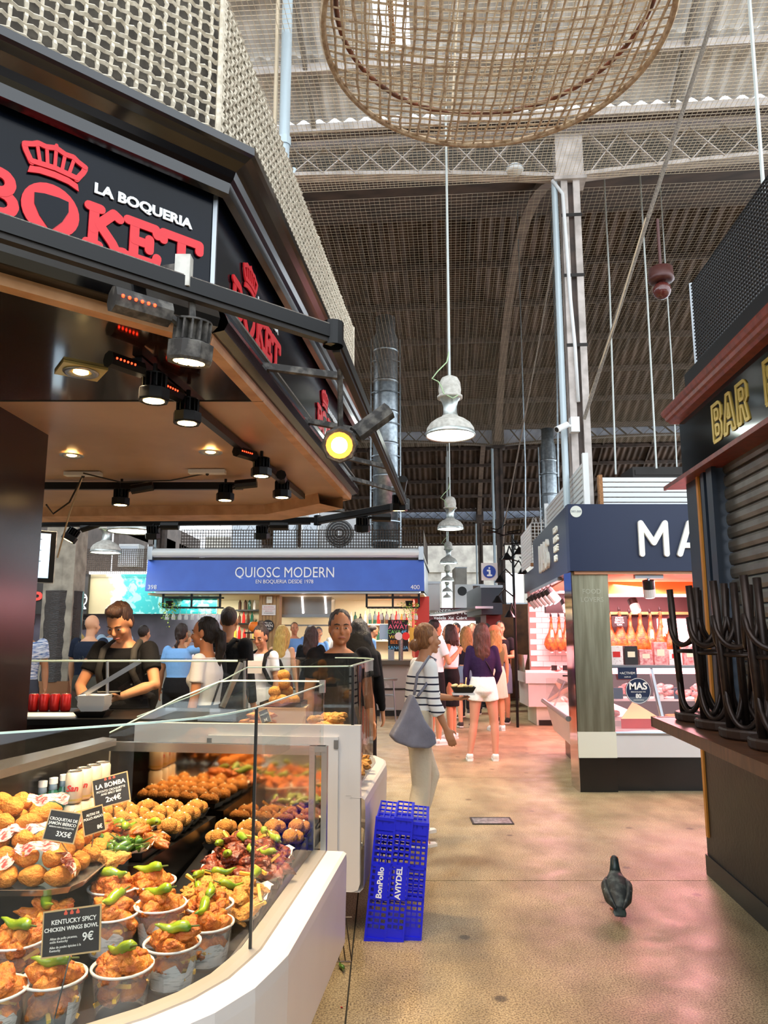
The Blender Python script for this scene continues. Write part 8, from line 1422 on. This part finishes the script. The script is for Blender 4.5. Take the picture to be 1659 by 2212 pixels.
# ================================================================ SMALL THINGS ON THE FLOOR
mat('crate_blue', '#1420d8', 0.35, spec=0.5); mat('crate_dark', '#0a1290', 0.4)
def crate(x, y, w_, label, word=None, rz=0.0, tilt=0.0, H=0.62, D=0.40, group='blue poultry crates standing on end'):
    """crate stood on its short end: its long perforated side faces the aisle; thickness w_ along x"""
    t = thing('plastic_crate', label, 'crate', (x, y, 0), rz, group); t.rotation_euler = (0, tilt, rz)
    def panel(nm, x0, x1, y0, y1, z0, z1, nx, nz, axis):
        """lattice panel made of bars so that its openings are real"""
        mb = MB(); n = nx if axis == 'y' else nx
        a0, a1 = (x0, x1) if axis == 'y' else (y0, y1); bar = 0.008
        for i in range(nx+1):
            a = a0+(a1-a0)*i/nx
            mb.box(max(a0, a-bar/2), min(a1, a+bar/2), y0, y1, z0, z1) if axis == 'y' else mb.box(x0, x1, max(a0, a-bar/2), min(a1, a+bar/2), z0, z1)
        for j in range(nz+1):
            z = z0+(z1-z0)*j/nz; mb.box(x0, x1, y0, y1, max(z0, z-bar*0.7), min(z1, z+bar*0.7))
        return mb.build(nm, 'crate_blue', t, local=True)
    e = 0.004
    panel('side_lattice', 0, w_, 0, e, 0.06, H-0.08, 3, 16, 'y'); panel('side_lattice', 0, w_, D-e, D, 0.06, H-0.08, 3, 16, 'y'); panel('base_lattice', 0, e, 0, D, 0, H, 9, 14, 'x'); panel('rim_lattice', w_-e, w_, 0, 0.03, 0, H, 1, 14, 'x')
    MB().box(0, w_, 0, D, 0, 0.006).box(0, w_, 0.0, 0.006, 0, 0.06).build('end_wall', 'crate_blue', t, local=True); MB().box(0, w_, 0, 0.006, H-0.08, H).build('top_band', 'crate_blue', t, local=True)
    mb = MB()
    for i in range(5): mb.box(0, w_, D*i/4-0.004*(i > 0), D*i/4+0.004, H-0.008, H)
    for i in range(4): mb.box(w_*i/3-0.003, w_*i/3+0.003, 0, D, H-0.03, H)
    mb.box(0, w_, 0, D, H-0.07, H-0.062); mb.build('top_lattice', 'crate_blue', t, local=True)
    for xx in (0, w_): MB().box(xx-0.006, xx+0.004, -0.006, 0.012, 0, H+0.004).build('corner_rib', 'crate_blue', t, local=True); MB().box(xx-0.004, xx+0.004, D-0.01, D+0.004, 0, H).build('corner_rib', 'crate_blue', t, local=True)
    for y0, z0, z1 in ((-0.008, H-0.012, H+0.004), (-0.008, 0, 0.02), (-0.006, H*0.6, H*0.6+0.012), (-0.006, H*0.34, H*0.34+0.012)): MB().box(-0.006, w_+0.004, y0, 0.0, z0, z1).build('rib', 'crate_blue', t, local=True)
    MB().box(w_-e, w_, 0, D, 0, 0.02).build('rim', 'crate_blue', t, local=True); MB().box(w_-0.012, w_, 0, D, H-0.012, H).build('rim', 'crate_blue', t, local=True)
    if word:
        pn = MB().box(0.02, w_-0.008, -0.004, 0.004, H*0.35, H*0.6).build('name_plate', 'crate_blue', t, local=True); Mq = frame((w_*0.5, -0.0055, H*0.475), 0) @ Matrix.Rotation(R(90), 4, 'Z')
        text('lettering', word, 0.042 if len(word) < 8 else 0.043, 'sign_white', Mq, pn, 0.001, local=True, bold=0.001)
    return t
ca = P(790, 2030, Z=0.0)
crate(-0.10, 4.2, 0.102, 'leftmost blue crate on end, lettered BonPollo', 'BonPollo', -0.06, 0.10); crate(0.006, 4.19, 0.093, 'middle blue crate on end, lettered AVIYDEL', 'AVIYDEL', -0.06, 0.09); crate(0.103, 4.21, 0.09, 'rightmost blue crate with open lattice holes', None, -0.06, 0.08, 0.59)
# pigeon
TMP = bpy.data.scenes.new('scratch'); mat('pigeon_body', '#2f3130', 0.6, col2='#5d625c', scale=26, lo=0.45, hi=0.7); mat('pigeon_neck', '#1d2127', 0.35, col2='#2a3a36', scale=20); mat('pigeon_foot', '#c0583a', 0.6); mat('feather_pale', '#9da098', 0.6)
q = P(1335, 1972, Z=0); pg = thing('pigeon', 'dark grey pigeon walking away across the floor', 'pigeon', (q.x, q.y, 0), R(-13))
mb = MB(); mb.tube([(0, -0.14, 0.075), (0, -0.09, 0.095), (0, -0.03, 0.125), (0, 0.04, 0.15), (0, 0.085, 0.175), (0, 0.10, 0.21), (0, 0.108, 0.245)], [0.022, 0.045, 0.066, 0.068, 0.045, 0.027, 0.022], 14, ry=[0.012, 0.035, 0.055, 0.06, 0.045, 0.028, 0.022]); mb.ball((0, 0.118, 0.262), (0.021, 0.027, 0.021), 12, 8)
mb.tube([(0.022, 0.0, 0.1), (0.024, 0.0, 0.05)], [0.02, 0.008], 8); mb.tube([(-0.022, 0.02, 0.1), (-0.024, 0.03, 0.06)], [0.02, 0.008], 8); obj('body', remesh(mb, 0.006, 3), 'pigeon_body', pg, local=True)
mb = MB(); mb.tube([(0, 0.088, 0.19), (0, 0.104, 0.225), (0, 0.118, 0.262), (0, 0.135, 0.268)], [0.034, 0.0275, 0.0235, 0.01], 12); mb.build('neck_feathers', 'pigeon_neck', pg, smooth=True, local=True)
for sd_ in (-1, 1):
    mb = MB(); mb.tube([(0.05*sd_, 0.06, 0.15), (0.066*sd_, 0.0, 0.135), (0.058*sd_, -0.07, 0.105), (0.02*sd_, -0.155, 0.075)], [0.018, 0.022, 0.018, 0.005], 10, ry=[0.03, 0.05, 0.042, 0.012], xd=(1, 0, 0)); wg = mb.build('wing', 'pigeon_body', pg, smooth=True, local=True)
    MB().tube([(0.062*sd_, -0.02, 0.172), (0.068*sd_, -0.06, 0.14), (0.05*sd_, -0.1, 0.11)], [0.004, 0.008, 0.004], 6).build('wing_bar', 'feather_pale', wg, local=True)
    lx = 0.024*sd_; fy = 0.0 if sd_ > 0 else 0.035; lg = MB().tube([(lx, fy, 0.06), (lx, fy-0.004, 0.008)], 0.0045, 6).build('leg', 'pigeon_foot', pg, local=True); mb = MB()
    for a in (-0.5, 0, 0.5, 3.1): mb.tube([(lx, fy-0.004, 0.006), (lx+0.03*math.sin(a), fy-0.004+0.03*math.cos(a), 0.004)], 0.0035, 5)
    mb.build('toes', 'pigeon_foot', lg, local=True)
mb = MB(); mb.tube([(0, -0.12, 0.075), (0, -0.17, 0.058), (0, -0.20, 0.05)], [0.03, 0.036, 0.03], 10, ry=[0.01, 0.006, 0.004], xd=(1, 0, 0)); mb.build('tail', 'pigeon_neck', pg, local=True); MB().tube([(0, 0.142, 0.262), (0, 0.162, 0.256)], [0.006, 0.002], 6).build('beak', 'hoof', pg, local=True)
for sd_ in (-1, 1): MB().ball((0.02*sd_, 0.126, 0.268), 0.0035, 6, 5).build('eye', 'pumpkin', pg, local=True)
bpy.data.scenes.remove(TMP)
q = P(736, 2087, Z=0.012); pepper((q.x, q.y, 0.012), 'stray green pepper lying on the floor by the near case', 'floor scraps', (0, 0, 1.9), True)
for u, v, c, lab in ((738, 2176, 'ink_red', 'tiny red scrap on the floor'), (692, 2140, 'fry', 'small yellow crumb on the floor beside the case')):
    q = P(u, v, Z=0.003); put('floor_scrap', lump('scrap', (0.008, 0.005, 0.003), 0.3, 2, 2, 3, c), tuple(q), lab, 'scrap', 'floor scraps')
